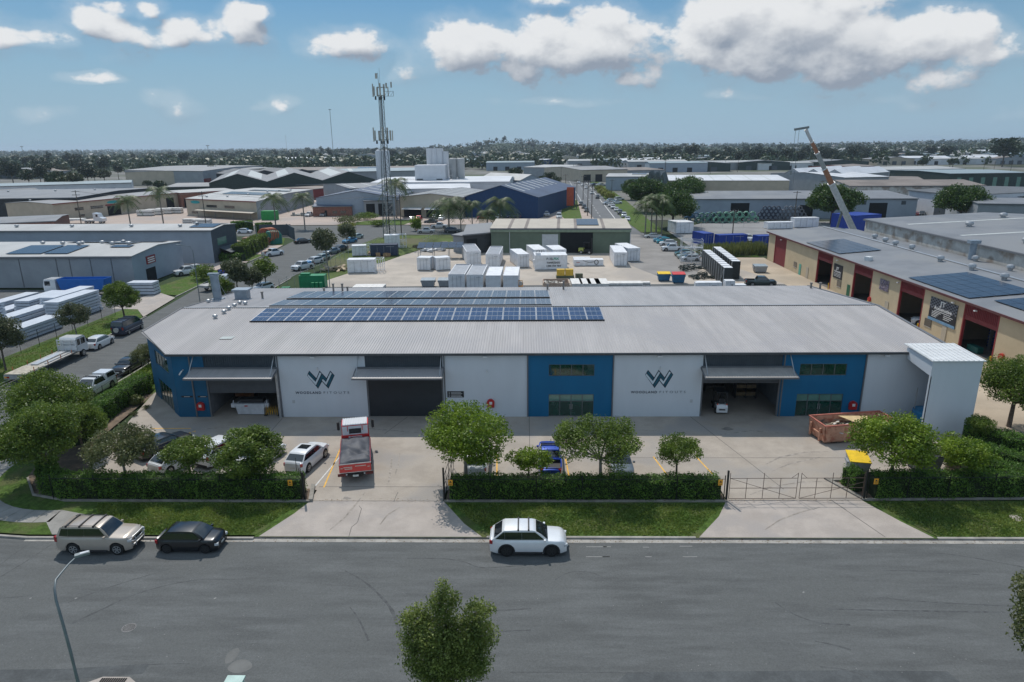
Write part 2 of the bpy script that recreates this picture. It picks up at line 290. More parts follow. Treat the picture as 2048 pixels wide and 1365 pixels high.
# joints in slab
mb = MB()
for (a, b) in [((-15.6,43.2),(-5.95,43.2)),((14.35,43.4),(23.95,43.4)),((-15.6,45.3),(-6,45.3)),((-6,50.2),(30,50.2)),((-15,50.2),(-30,50.2)),((.3,45),(.3,58.9)),((19.0,45),(15.4,58.9)),((-12.6,55),(-11.2,58.9)),((21.8,43.4),(23.2,38.7)),((-5.95,45),(-5.95,58.5)),((-23,50),(-23,58.5)),((27,51),(23,45.5))]:
    A, B = Vector(a), Vector(b); d = (B-A).normalized(); n_ = Vector((-d.y,d.x))*.02; mb.prism([tuple(A-n_),tuple(B-n_),tuple(B+n_),tuple(A+n_)], .005, .009)
def crack(pts, wd=.018, z=.006):
    for a, b in zip(pts[:-1], pts[1:]):
        A, B = Vector(a), Vector(b); d = (B-A).normalized(); n_ = Vector((-d.y,d.x))*wd; mb.prism([tuple(A-n_),tuple(B-n_),tuple(B+n_),tuple(A+n_)], z-.004, z)
crack([G(*p) for p in [(718,1012),(723,1018),(715,1045),(703,1055),(697,1076)]]); crack([G(*p) for p in [(788,1004),(791,995),(796,985)]])
struct('slab_joints', mb, M('joint', (.10,.095,.09), .9))
# tyre marks on the road
mb = MB()
def mark(pxs, w0, w1=None):
    w1 = w1 or w0; P = [Vector(G(x, y, ZR)) for x, y in pxs]; Q = []
    for i in range(len(P)-1):
        a = P[max(i-1,0)]; b = P[i]; c = P[i+1]; d = P[min(i+2,len(P)-1)]
        for k in range(6):
            t = k/6; Q.append(.5*((2*b)+(c-a)*t+(2*a-5*b+4*c-d)*t*t+(3*b-a-3*c+d)*t**3))
    Q.append(P[-1]); n = len(Q)
    vs = []
    for i, q in enumerate(Q):
        d = (Q[min(i+1,n-1)]-Q[max(i-1,0)]).normalized(); e = Vector((-d.y,d.x))*(w0+(w1-w0)*i/n)/2*(1+.25*sin(i*1.9)); vs += [(q.x-e.x,q.y-e.y,ZR+.003), (q.x+e.x,q.y+e.y,ZR+.003)]
    mb.add(vs, [(2*i,2*i+2,2*i+3,2*i+1) for i in range(n-1)])
for a in [([(142,1248),(205,1219),(260,1193),(330,1172),(400,1160),(470,1159)],.16,.04),([(135,1206),(190,1185),(250,1165),(300,1150),(340,1138)],.1,.04),([(0,1155),(60,1118),(105,1088)],.09,.05),
          ([(0,1130),(40,1100),(70,1080)],.06,.04),([(690,1142),(730,1165),(775,1208),(795,1250),(802,1280)],.06,.28),([(700,1215),(715,1235),(730,1265),(737,1282)],.06,.14),([(815,1117),(890,1118),(930,1125),(968,1136),(1060,1130)],.09,.07),
          ([(1550,1205),(1590,1230),(1640,1246),(1700,1250)],.06,.14),([(1630,1283),(1665,1290),(1702,1300)],.05,.15),([(1760,1195),(1820,1202),(1920,1208),(2048,1214)],.05,.1),([(1870,1106),(1940,1115),(2048,1135)],.06,.12),([(1765,1142),(1850,1143),(1960,1150)],.1,.05),
          ([(1640,1334),(1690,1340),(1735,1354)],.05,.16),([(0,1197),(40,1194),(66,1191)],.05,.12),([(1110,1160),(1140,1145),(1180,1145),(1215,1160)],.07,.04),([(980,1222),(1030,1220),(1062,1217)],.05,.14),([(970,1265),(1030,1262),(1062,1261)],.04,.14),([(220,1340),(290,1330),(380,1328)],.05,.05),([(1650,1218),(1800,1222),(2010,1225)],.12,.14),([(1020,1345),(1160,1345),(1300,1347)],.05,.05)]:
    mark(*a)
struct('tyre_marks', mb, tyre)
# patches, manhole, paint flecks
mb = MB()
for (px, py, rx, ry) in [(480,1333,24,13),(464,1312,11,16)]:
    c = G(px, py, ZR); r = abs(G(px+rx, py, ZR)[0]-c[0]); r2 = abs(G(px, py-ry, ZR)[1]-c[1])
    mb.poly([(c[0]+r*(1+.06*sin(3*a+px))*cos(a), c[1]+r2*(1+.08*cos(2*a+px))*sin(a), ZR+.002) for a in [2*pi*i/18 for i in range(18)]])
struct('road_patch', mb, patchm)
random.seed(3); mb = MB()
def fleck(px, py, a, b, r=0):
    c = G(px, py, ZR); mb.cbox((c[0], c[1], ZR+.004), (a, b, .004), r)
for (px, py, l) in [(1193,1094,1.3),(1196,1114,1.5),(1214,1094,.5),(1213,1114,.5),(1292,1095,.4),(1297,1114,.4),(1372,1093,.8),(1380,1114,.9)]: fleck(px, py, l, .07)
for i in range(120): fleck(random.uniform(0,2048), random.uniform(1090,1350), random.uniform(.02,.06), random.uniform(.02,.04), random.random()*3)
for (px, py, a) in [(430,1197,.13),(1607,1185,.14),(152,1197,.12),(61,1197,.1),(1828,1307,.08)]: fleck(px, py, a, .09, .6)
struct('road_flecks', mb, M('paint_fleck', (.24,.24,.23), .8))
mb = MB(); c = G(258,1256,ZR); mb.cyl(c[0], c[1], ZR, ZR+.012, .36, 24); tag(mb.build('manhole_cover', M('cover_concrete', (.22,.215,.21), .8, var=.2)), 'round ribbed manhole cover set in the near road', 'manhole cover')
o = bpy.data.objects['manhole_cover']; mb = MB()
for i in range(-4,5):
    h = sqrt(max(0,.31**2-(i*.07)**2)); mb.box(c[0]+i*.07-.014, c[0]+i*.07+.014, c[1]-h, c[1]+h, ZR+.012, ZR+.018)
mb.build('rib', dark, o)
c = G(2032,1037,0); mb = MB(); mb.cyl(c[0], c[1], 0, .03, .42, 20); tag(mb.build('manhole_cover', conc2), 'pale round concrete cover in the lawn at the right edge', 'manhole cover')
c = G(450,1362,.9); cc = (c[0]+.4, 25.2)
mb = MB(); mb.box(cc[0]-.35, cc[0]+.35, cc[1]-.3, cc[1]+.3, -.02, .8); pl = tag(mb.build('service_pillar', M('pale_green', (.42,.56,.51), .6)), 'pale green service pillar at the bottom edge beside the near kerb', 'utility box')
mb = MB(); mb.box(cc[0]-.42, cc[0]+.42, cc[1]-.36, cc[1]+.36, .8, .9); mb.build('lid', M('pale_green', ()), pl)
# footpath round the corner
mb = MB(); N = 14
for i in range(N):
    a0 = RAD(-82-i*7.4); a1 = RAD(-82-(i+1)*7.4+.25); c0 = (-34.0,49.4)
    P = [(c0[0]+r*cos(a), c0[1]+r*sin(a)) for r, a in ((7.6,a0),(9.2,a0),(9.2,a1),(7.6,a1))]; mb.prism(P, -.02, .012)
mb.prism([(-32.95,40.28),(-32.95,41.88),(-30.6,41.2),(-28.9,38.75),(-31.5,38.75)], -.02, .012)
struct('footpath', mb, M('path_concrete', (.27,.26,.24), .85, var=.15, scale=.9))
# low kerb wall at the foot of the hedges
mb = MB()
for a, b in [((-33.5,43.05),(-15.6,43.0)),((-5.9,43.05),(14.3,43.1)),((24.2,43.35),(36.2,43.55)),((-36.5,43.9),(-33.5,43.05)),((-38.8,46.5),(-36.5,43.9))]:
    A, B = Vector(a), Vector(b); d = (B-A).normalized(); n_ = Vector((-d.y,d.x))*.14; mb.prism([tuple(A),tuple(B),tuple(B+n_),tuple(A+n_)], -.02, .13)
mb.prism([(-15.7,43.1),(-15.4,43.1),(-15.9,45.4),(-16.2,45.4)], 0, .2)
mb.prism([(24.0,43.4),(24.3,43.4),(22.9,46.6),(22.6,46.6)], 0, .12); mb.prism([(22.9,46.2),(25.5,46.2),(25.5,46.5),(22.9,46.5)], 0, .14)
struct('edging_wall', mb, M('edging', (.26,.24,.21), .9, var=.2))
flat('road_reseal', [G(1255,1345,ZR),G(1700,1341,ZR),G(1895,1343,ZR),G(1960,1400,ZR),G(1200,1400,ZR)], ZR+.002, M('reseal', (.080,.086,.088), .9, var=.2, scale=.8, grain=.3))
flat('road_reseal', [G(0,1340,ZR),G(130,1338,ZR),G(300,1328,ZR),G(285,1348,ZR),G(0,1372,ZR)], ZR+.002, M('reseal', ()))
# planted beds (soil)
flat('garden_bed', [(-33.4,43.2),(-15.7,43.15),(-16.2,45.0),(-33.4,45.0)], .012, dirt)
flat('garden_bed', [(-5.8,43.2),(14.25,43.2),(14.25,45.0),(-5.8,45.0)], .012, dirt)
flat('garden_bed', [(24.3,43.45),(36.4,43.65),(40,52),(38,51.5),(34.2,50.6),(31.8,46.8),(25.5,46.5),(23.3,46.4)], .012, dirt)
flat('garden_bed', [(-38.8,46.5),(-36.5,43.9),(-33.4,43.2),(-33.4,45.2),(-37.6,53),(-38.8,65),(-41.6,65),(-41,52)], .014, dirt)
# parking bay lines
mb = MB()
for a, b in [((-34.3,56.2),(-30.6,56.2)),((-15.2,45.2),(-15.8,52.7)),((3.35,45.1),(3.2,50.4)),((-2.2,45.1),(-2.4,50.6)),((7.9,45.1),(7.0,50.4)),((11.2,45.1),(10.4,50.4)),((14.6,46.2),(13.9,50.3))]:
    A, B = Vector(a), Vector(b); d = (B-A).normalized(); n_ = Vector((-d.y,d.x))*.055; mb.prism([tuple(A-n_),tuple(B-n_),tuple(B+n_),tuple(A+n_)], .006, .012)
struct('parking_lines', mb, yellow_l)
mb = MB(); mb.prism([(-16.0,45.1),(-15.9,45.1),(-15.1,52.4),(-15.2,52.4)], .006, .012); struct('white_bay_line', mb, white_l)
mb = MB()
for k in range(6):
    c = (-31.4+k*.28, 53.9+k*.33); mb.cbox((c[0], c[1], .009), (.34,.08,.006), .9); mb.cbox((c[0]+.14, c[1]-.1, .009), (.2,.07,.006), 2.3)
for k in range(5): mb.cbox((-16.1+k*.26-2.6 if k > 2 else -18.2+k*.26, 51.6, .009), (.16,.18,.006), .3*k)
struct('bay_stencils', mb, yellow_l)
# rubber skid stains on the slab
random.seed(5); mb = MB()
for (px, py, r) in [(693,997,.3),(750,905,.22),(1455,858,.5),(1365,868,.3),(1250,905,.2)]:
    c = G(px, py); mb.poly([(c[0]+r*(1+.3*sin(3*a+px))*cos(a), c[1]+r*.6*(1+.3*cos(2*a+px))*sin(a), .0075) for a in [2*pi*i/14 for i in range(14)]])
struct('oil_stains', mb, stain)
mb = MB(); random.seed(15)
def slabmark(pxs, w_):
    P_ = [Vector(G(x, y)) for x, y in pxs]; Q_ = [P_[i]+(P_[i+1]-P_[i])*(k/4) for i in range(len(P_)-1) for k in range(4)]+[P_[-1]]; vs = []
    for i, q in enumerate(Q_): d = (Q_[min(i+1,len(Q_)-1)]-Q_[max(i-1,0)]).normalized(); e = Vector((-d.y,d.x))*w_*(.3+.7*sin(pi*(i+.5)/len(Q_)))/2; vs += [(q.x-e.x,q.y-e.y,.0085),(q.x+e.x,q.y+e.y,.0085)]
    mb.add(vs, [(2*i,2*i+2,2*i+3,2*i+1) for i in range(len(Q_)-1)])
for a in [([(784,915),(782,935),(779,955),(776,970)],.16),([(800,905),(797,930),(790,950)],.12),([(660,1060),(690,1035),(715,1005),(730,985)],.14),([(760,1050),(775,1030),(800,1015)],.12),([(1530,930),(1560,915),(1610,905),(1660,904)],.2),([(1540,945),(1580,928),(1640,915)],.16),([(1440,870),(1500,862),(1560,866),(1620,874)],.22),([(1100,862),(1200,858),(1320,862)],.2),([(640,862),(740,858),(840,866)],.2),([(1500,990),(1540,975),(1600,965),(1680,962)],.16),([(1530,1060),(1560,1040),(1600,1025),(1640,1015)],.12),([(380,860),(450,856),(540,862)],.2)]: slabmark(*a)
struct('slab_tyre_marks', mb, M('slab_rubber', (.30,.265,.23), .85, var=.3, scale=2.5))
# ---------------------------------------------------------------- main warehouse
wallw = M('wall_pale_grey', (.60,.635,.67), .7, var=.025, scale=.7, bump=.05, bscale=8, streak=(1,1,.25))
blue = M('wall_blue', (.003,.128,.27), .6, var=.05, scale=.7, streak=(1,1,.25))
blue2 = M('wall_teal_blue', (.008,.105,.21), .6, var=.08, scale=.6)
clad = M('cladding_dark', (.065,.08,.095), .55, var=.1, scale=1)
doorm = M('door_dark', (.035,.042,.048), .5, var=.08, scale=.8)
roofm = M('roof_grey', (.41,.385,.37), .42, .0, var=.10, scale=.22, streak=(3.5,.35,1), spec=.45, col2=(.37,.35,.345), mixs=.5)
roofb = M('roof_grey_back', (.375,.36,.355), .42, .0, var=.10, scale=.22, streak=(3.5,.35,1), spec=.45)
trim = M('trim_grey', (.15,.155,.165), .5, var=.08)
fascia = M('fascia_dark', (.07,.075,.08), .5)
glass = M('glass_green', (.008,.05,.035), .04, var=.25, scale=1.2, spec=.9, coat=.5)
glassp = M('glass_pale', (.12,.24,.20), .08, var=.1, spec=.8)
frame = M('window_frame', (.12,.13,.13), .4)
galv = M('galvanised', (.42,.43,.44), .4, .5, var=.1)
whitem = M('white_paint', (.70,.70,.69), .45, var=.06)
whiter = M('white_roof', (.66,.67,.67), .45, var=.08, scale=.6, streak=(.5,3,1))
black = M('black_paint', (.018,.018,.02), .5)
red = M('red_paint', (.42,.018,.02), .4)
orange = M('orange_sign', (.78,.36,.03), .6)
pv = M('solar_cell', (.034,.047,.100), .24, var=.25, scale=.7, spec=.7, coat=.4)
alum = M('aluminium', (.55,.56,.57), .35, .6)
navy = M('logo_ink', (.004,.018,.04), .6)
teal = M('logo_teal', (.012,.085,.125), .6)
silver = M('logo_light', (.55,.62,.66), .5)
YF = 58.93; XL, XR = -38.6, 38.6; ZE = 6.3; YM = 73.5; ZM = 7.15; YB = 92.; ZB = 5.6
bld = thing('warehouse', 'long warehouse with blue and pale grey panels, two W logos and rows of solar panels', 'warehouse', (0,0,0))
def P(mb, name, mat, sm=False, par=None): return mb.build(name, mat, par or bld, sm)
# panels: outer face at YF
for (x0, x1, m, nm) in [(-32.94,-30.0,blue2,'blue_panel'),(-23.2,-14.9,wallw,'grey_panel'),(-7.7,.14,wallw,'grey_panel'),(.2,8.02,blue,'blue_panel'),(8.08,16.24,wallw,'grey_panel'),(23.5,30.97,blue,'blue_panel'),(31.03,38.6,wallw,'grey_panel')]:
    mb = MB()
    if m is blue:
        wx0 = x0+1.92 if x0 < 5 else 25.1; wx1 = wx0+4.2 if x0 < 5 else 29.35; z0, z1 = 4.03, 5.16; d1 = 2.23
        for (a, b, c, d) in [(x0,x1,z1,ZE),(x0,x1,d1,z0),(x0,wx0,z0,z1),(wx1,x1,z0,z1),(x0,wx0,0,d1),(wx1,x1,0,d1)]: mb.box(a,b,YF,YF+.2,c,d)
        P(mb, nm, m)
        for kk, (zz0, zz1, nmw) in enumerate([(z0, z1, 'window'), (.02, d1, 'entrance')]):
            mb = MB(); n = 4; wd = (wx1-wx0)/n
            for i in range(n+1): mb.box(wx0+i*wd-.035, wx0+i*wd+.035, YF+.06, YF+.14, zz0, zz1)
            mb.box(wx0,wx1,YF+.062,YF+.138,zz1-.06,zz1); mb.box(wx0,wx1,YF+.062,YF+.138,zz0,zz0+.06)
            if kk: mb.box(wx0,wx1,YF+.064,YF+.136,1.5,1.56)
            fr = P(mb, nmw, frame)
            for i in range(n):
                g = MB(); g.box(wx0+i*wd+.035, wx0+(i+1)*wd-.035, YF+.10, YF+.11, zz0+.06, (1.5 if kk else zz1-.06)); g.build('pane', glass, fr)
                if kk: g = MB(); g.box(wx0+i*wd+.035, wx0+(i+1)*wd-.035, YF+.10, YF+.11, 1.56, zz1-.06); g.build('transom_pane', glassp, fr)
            if kk:
                for s in (-.09, .09): g = MB(); xx = (wx0+wx1)/2+s; g.box(xx-.02,xx+.02,YF-.02,YF+.02,.75,1.25); g.box(xx-.02,xx+.02,YF+.02,YF+.06,.76,.80); g.box(xx-.02,xx+.02,YF+.02,YF+.06,1.2,1.24); g.build('handle', alum, fr)
    else:
        mb.box(x0,x1,YF,YF+.2,0,ZE); P(mb, nm, m)
# chamfer wall
A, B = Vector((-32.96,YF)), Vector((XL,65.2)); d = (B-A).normalized(); L = (B-A).length; inn = Vector((-d.y,d.x)) * -1
if inn.y < 0: inn = -inn
def onc(u, dep=0.): q = A+d*u+inn*dep; return (q.x, q.y)
ZC = ZE+(65.2-YF)*(ZM-ZE)/(YM-YF)
def cham(mb, u0, u1, z0, z1, d0=0., d1=.2, zt1=None):
    pts = [onc(u0,d0), onc(u1,d0), onc(u1,d1), onc(u0,d1)]; mb.prism(pts, z0, z1)
mb = MB(); w0, w1 = 1.6, 6.2
cham(mb,0,L,5.35,ZE); cham(mb,0,L,2.35,3.9); cham(mb,0,w0,3.9,5.35); cham(mb,w1,L,3.9,5.35); cham(mb,0,w0,0,2.35); cham(mb,w1,L,0,2.35)
mb.extr([(A.x,A.y,ZE),(B.x,B.y,ZE),(B.x,B.y,ZC-.02)], (inn.x*.2, inn.y*.2, 0)); P(mb, 'corner_panel', blue2)
for z0, z1 in ((3.9,5.35),(.02,2.35)):
    mb = MB(); n = 4
    for i in range(n+1): u = w0+(w1-w0)*i/n; cham(mb,u-.035,u+.035,z0,z1,.05,.13)
    cham(mb,w0,w1,z1-.06,z1,.052,.128); cham(mb,w0,w1,z0,z0+.06,.052,.128); fr = P(mb, 'window', frame)
    for i in range(n): g = MB(); cham(g, w0+(w1-w0)*i/n+.035, w0+(w1-w0)*(i+1)/n-.035, z0+.06, z1-.06, .08, .09); g.build('pane', glass, fr)
# side and back walls
mb = MB()
mb.extr([(XL,65.2,0),(XL,YM,0),(XL,YM,ZM-.05),(XL,65.2,ZC-.05)], (.2,0,0)); mb.extr([(XL,YM,0),(XL,YB,0),(XL,YB,ZB-.05),(XL,YM,ZM-.05)], (.2,0,0)); P(mb, 'side_wall', clad)
mb = MB(); mb.extr([(XR-.2,YF+.2,0),(XR-.2,YM,0),(XR-.2,YM,ZM-.05),(XR-.2,YF+.2,ZE-.03)], (.2,0,0)); mb.extr([(XR-.2,YM,0),(XR-.2,YB,0),(XR-.2,YB,ZB-.05),(XR-.2,YM,ZM-.05)], (.2,0,0)); P(mb, 'side_wall', wallw)
mb = MB(); mb.box(XL+.2,XR-.2,YB-.2,YB,0,ZB-.05); P(mb, 'back_wall', clad)
mb = MB(); mb.box(XL+.2,XR-.2,72.8,73.0,0,6.9); mb.box(-30.3,-30.1,YF+.2,72.8,0,5.9); mb.box(-23.1,-22.9,YF+.2,72.8,0,5.9); mb.box(24.2,24.4,YF+.2,72.8,0,5.9); mb.box(15.6,15.8,YF+.2,72.8,0,5.9); P(mb, 'inner_wall', M('inner_wall', (.20,.21,.23), .8))
# bays: cladding above, awning, door
for i, (x0, x1, zb) in enumerate([(-30.0,-23.2,2.42),(-14.9,-7.7,.04),(16.24,23.5,3.3)]):
    mb = MB(); x = x0
    mb.box(x0,x1,YF+.12,YF+.2,4.7,ZE)
    while x < x1-.1: mb.box(x,x+.09,YF+.07,YF+.12,4.72,ZE-.02); x += .2
    P(mb, 'bay_cladding', clad)
    mb = MB(); z = zb
    mb.box(x0+.15,x1-.15,YF+.16,YF+.2,zb,4.7)
    while z < 4.65: mb.box(x0+.16,x1-.16,YF+.13,YF+.16,z,z+.06); z += .12
    mb.box(x0+.15,x1-.15,YF+.11,YF+.21,zb-.02,zb+.06)
    P(mb, 'roller_door', doorm if i == 1 else M('door_grey', (.10,.108,.12), .6, var=.06))
    [P(MB().box(q,q+.15,YF+.05,YF+.25,0,4.7), 'door_jamb', trim) for q in (x0,x1-.15)]
    ax0, ax1 = [(-31.1,-23.1),(-15.7,-7.6),(16.1,24.3)][i]; y0, y1, z0, z1 = 57.15, YF-.01, 4.45, 4.85
    aw = MB(); aw.extr([(ax0,y0,z0),(ax0,y1,z1),(ax0,y1,z1-.05),(ax0,y0,z0-.05)], (ax1-ax0,0,0))
    x = ax0+.05
    while x < ax1-.06: aw.extr([(x,y0,z0),(x,y1,z1),(x,y1,z1+.03),(x,y0,z0+.03)], (.06,0,0)); x += .24
    ao = P(aw, 'awning', roofm if i < 2 else M('awning_tan', (.40,.37,.34), .5, var=.06))
    g = MB(); g.box(ax0-.06,ax1+.06,y0-.08,y0,z0-.13,z0+.03); g.extr([(ax0-.06,y0,z0-.13),(ax0-.06,y1,z1-.13),(ax0-.06,y1,z1+.05),(ax0-.06,y0,z0+.03)], (.06,0,0)); g.extr([(ax1,y0,z0-.13),(ax1,y1,z1-.13),(ax1,y1,z1+.05),(ax1,y0,z0+.03)], (.06,0,0)); g.box(ax0,ax1,y1-.12,y1-.002,z1+.02,z1+.14)
    g.build('awning_trim', trim, ao)
    for xx in (ax0+.25, ax1-.2): g = MB(); g.tube([(xx,YF-.02,6.05),(xx,y0+.35,z0+.1)], .045, 6); g.build('awning_strut', galv, ao)
# downpipes
for x in (-31.25,-23.05,-7.55,.17,8.05,23.62,31.0):
    mb = MB(); mb.box(x-.055,x+.055,YF-.12,YF-.01,.02,6.15); P(mb, 'downpipe', trim)
mb = MB(); mb.box(-23.3,-23.1,YF-.3,YF-.1,0,4.5); P(mb, 'awning_post', galv)
# roofs: ribbed sheets
def ribroof(name, mat, x0, x1, yA, zA, yB, zB, pitch=.25, start=None, rh=.038):
    mb = MB(); xs = []; x = x0; vs = []; 
    while x < x1-1e-6: xs += [(x,0),(x+pitch*.55,0),(x+pitch*.66,rh),(x+pitch*.86,rh)]; x += pitch
    xs.append((x1,0)); n = len(xs)
    top = []; bot = []
    for (x, h) in xs:
        ya = start(x) if start else yA; za = zA+(zB-zA)*(ya-yA)/(yB-yA)
        top.append((x,ya,za+h)); bot.append((x,yB,zB+h))
    mb.add(top+bot, [(i,i+1,n+i+1,n+i) for i in range(n-1)])
    ul = []; ub = []
    mb.add([(x,(start(x) if start else yA), zA+(zB-zA)*((start(x) if start else yA)-yA)/(yB-yA)-.06) for x, h in xs]+[(x,yB,zB-.06) for x, h in xs], [(i,n+i,n+i+1,i+1) for i in range(n-1)])
    return P(mb, name, mat)
def cst(x):
    if x >= -33.2: return YF-.28
    return YF-.28+(-33.2-x)*(65.4-YF+.28)/(33.2*1-0+5.7-33.2) if False else YF-.28+(-33.2-x)*1.10
RF = ribroof('front_roof', roofm, -38.95, 38.95, YF-.28, ZE+.02, YM, ZM+.02, .25, cst)
RB = ribroof('rear_roof', roofb, -38.95, 38.95, YM+.35, ZM-.02, YB+.2, ZB, .25)
mb = MB(); mb.box(-38.95,38.95,YM,YM+.34,ZM-.16,ZM-.10); mb.box(-38.95,38.95,YM-.03,YM+.05,ZM+.02,ZM+.07); P(mb, 'ridge_gutter', dark)
mb = MB(); mb.box(-38.97,38.97,YM+.30,YM+.55,ZM+.0,ZM+.05); P(mb, 'ridge_flashing', galv)
mb = MB(); mb.box(-33.3,38.95,YF-.42,YF-.27,ZE-.14,ZE+.06)
mb.extr([(-33.2,YF-.42,ZE-.14),(-38.98,65.22,ZC-.14),(-38.98,65.22,ZC+.1),(-33.2,YF-.42,ZE+.06)], (.0,.12,0)); P(mb, 'gutter', fascia)
mb = MB(); mb.extr([(-39.05,65.2,ZC-.15),(-39.05,YM,ZM-.15),(-39.05,YB+.2,ZB-.15),(-39.05,YB+.2,ZB+.08),(-39.05,YM,ZM+.1),(-39.05,65.2,ZC+.1)], (.14,0,0)); P(mb, 'barge_trim', trim); mb = MB(); mb.extr([(38.9,YF-.3,ZE-.15),(38.9,YM,ZM-.15),(38.9,YB+.2,ZB-.15),(38.9,YB+.2,ZB+.08),(38.9,YM,ZM+.1),(38.9,YF-.3,ZE+.1)], (.3,0,0)); P(mb, 'barge_trim', trim)
def zrf(y): return ZE+.02+(ZM-ZE)*(y-YF+.28)/(YM-YF+.28)
def zrb(y): return ZM-.02+(ZB-ZM)*(y-YM-.35)/(YB-YM-.15)
# solar rows : 21 columns x 3 front; two rear rows of 18
def panel(x0, x1, y0, y1, zf, lift=.12, cells=(3,2)):
    mb = MB(); za, zb = zf(y0)+lift, zf(y1)+lift
    mb.extr([(x0,y0,za),(x0,y1,zb),(x0,y1,zb-.04),(x0,y0,za-.04)], (x1-x0,0,0)); o = P(mb, 'solar_panel', alum)
    g = MB(); fx, fy = .045, .035; k = (zb-za)/(y1-y0)
    n1, n2 = cells
    for i in range(n1):
        for j in range(n2):
            a0 = x0+fx+(x1-x0-2*fx)*i/n1+.008; a1 = x0+fx+(x1-x0-2*fx)*(i+1)/n1-.008; b0 = y0+fy+(y1-y0-2*fy)*j/n2+.008; b1 = y0+fy+(y1-y0-2*fy)*(j+1)/n2-.008
            g.add([(a0,b0,za+k*(b0-y0)+.004),(a1,b0,za+k*(b0-y0)+.004),(a1,b1,za+k*(b1-y0)+.004),(a0,b1,za+k*(b1-y0)+.004)], [(0,1,2,3)])
    g.build('cells', pv, o)
cw = (8.25+29.15)/21
for r in range(3):
    for i in range(21): panel(-29.15+i*cw+.02, -29.15+(i+1)*cw-.02, 68.3+r*1.57, 68.3+(r+1)*1.57-.03, zrf)
x0s, x1s = -29.25, 2.95; cw = (x1s-x0s)/18
for r, (ya, yb) in enumerate([(74.3,78.9),(80.0,86.4)]):
    for i in range(18): panel(x0s+i*cw+.02, x0s+(i+1)*cw-.02, ya, yb, zrb, .3 if r else .22, (3,4))
mb = MB(); 
for (ya, z) in ((68.25,zrf(68.3)+.02),(74.25,zrb(74.3)+.05),(79.95,zrb(80)+.1)): mb.box(-29.15 if ya < 70 else x0s, 8.25 if ya < 70 else x1s, ya-.03, ya+.03, z-.02, z+.14)
P(mb, 'panel_rail', black)
# roof vents, flues
def vent(x, y, z, r=.28, h=.42, par=None, mat=None):
    g = MB(); g.cyl(x,y,z-.25,z+h*.35,r*.62,12); g.lathe([(r*.7,h*.35),(r,h*.45),(r*1.02,h*.75),(r*.8,h*.98),(r*.2,h*1.12)], 14, (x,y,z)); o = g.build('roof_vent', mat or galv, par or bld, True); return o
for (px, py) in [(431,640),(449,632),(459,626),(470,618),(480,609),(491,611),(417,604)]:
    y = G(px, py, 6.9)[1]
    if y > YM: x, y = G(px, py, 6.9); z = zrb(y)
    else: x, y = G(px, py, 6.8); z = zrf(y)
    vent(x, y, z, .26, .42)
for (px, py, h) in [(526,604,.8),(667,581,1.0),(685,581,1.0),(1095,576,.7),(1127,576,1.1),(1622,574,.7),(1640,576,.8),(648,580,.35),(695,579,.5)]:
    x, y = G(px, py, 6.1); z = zrb(y) if y > YM else zrf(y)
    mb = MB(); mb.cyl(x,y,z-.2,z+h,.13,10); mb.cyl(x,y,z+h,z+h+.12,.19,10); P(mb, 'flue', M('flue_metal', (.22,.21,.20), .6, .3), True)
x, y = G(436,600,6.5); z = zrb(y)
mb = MB(); mb.box(x-.6,x+.7,y-.5,y+.5,z-.2,z+.15); mb.tube([(x,y,z),(x-.1,y,z+2.6),(x-.15,y,z+3.1)], .5, 14, .5); mb.cbox((x-.15,y,z+3.2),(1.3,.5,.25),0); P(mb, 'exhaust_duct', M('duct_grey', (.26,.31,.36), .45, .2), True)
mb = MB(); mb.tube([(x+.3,y-.2,z+2.5),(x+2.2,y-1.5,z)], .015, 4); P(mb, 'guy_wire', galv)
x, y = G(486,598,6.5); z = zrb(y)
mb = MB(); mb.box(x-.75,x+.75,y-.6,y+.6,z-.3,z+1.1); mb.box(x-1,x+1,y-.8,y+.8,z+1.1,z+1.3); P(mb, 'exhaust_cowl', M('duct_grey', ()))
mb = MB(); c = G(455,678,6.5); mb.box(c[0]-.6,c[0]+.6,c[1]-.5,c[1]+.5,zrf(c[1])+.04,zrf(c[1])+.045); P(mb, 'roof_patch', M('patch_pale', (.42,.46,.44), .5))
# logos
def logo(cx):
    lg = thing('_', None, None); bpy.data.objects.remove(lg)
    u = 2.5/770.; x0 = cx-965*u; Y0 = YF-.012
    def q(pts, dy, m, mb): mb.extr([(x0+a*u, Y0-dy, 4.62-(b-205)*u) for a, b in pts][::-1], (0,.008,0), m)
    mb = MB()
    for pts in [[(645,205),(830,430),(945,205),(1125,430),(1250,205),(1365,350),(1155,755),(985,540),(855,755),(568,350)]]:
        q(pts, 0, 0, mb)
    for pts in [[(600,310),(800,545),(948,250),(990,290),(800,650),(585,360)], [(1015,455),(1100,550),(1250,250),(1290,290),(1100,645),(990,510)]]: q(pts, .008, 2, mb)
    for pts in [[(650,240),(815,450),(793,510),(613,295)], [(1005,315),(1120,455),(1095,520),(1015,425),(860,715),(815,665)], [(1300,300),(1345,350),(1157,715),(1112,660)]]: q(pts, .008, 1, mb)
    o = P(mb, 'w_logo', [navy, teal, silver])
    text('WOODLAND', .33, navy, o, Matrix.Translation((cx-2.53, Y0-.002, 2.33)) @ FACE_CAM, 'lettering_bold', .006, 1.3, width=2.42)
    text('F I T O U T S', .32, M('logo_grey', (.05,.08,.11), .6), o, Matrix.Translation((cx+.13, Y0-.002, 2.34)) @ FACE_CAM, 'lettering_light', -.003, width=2.4)
logo(-19.1); logo(12.28)
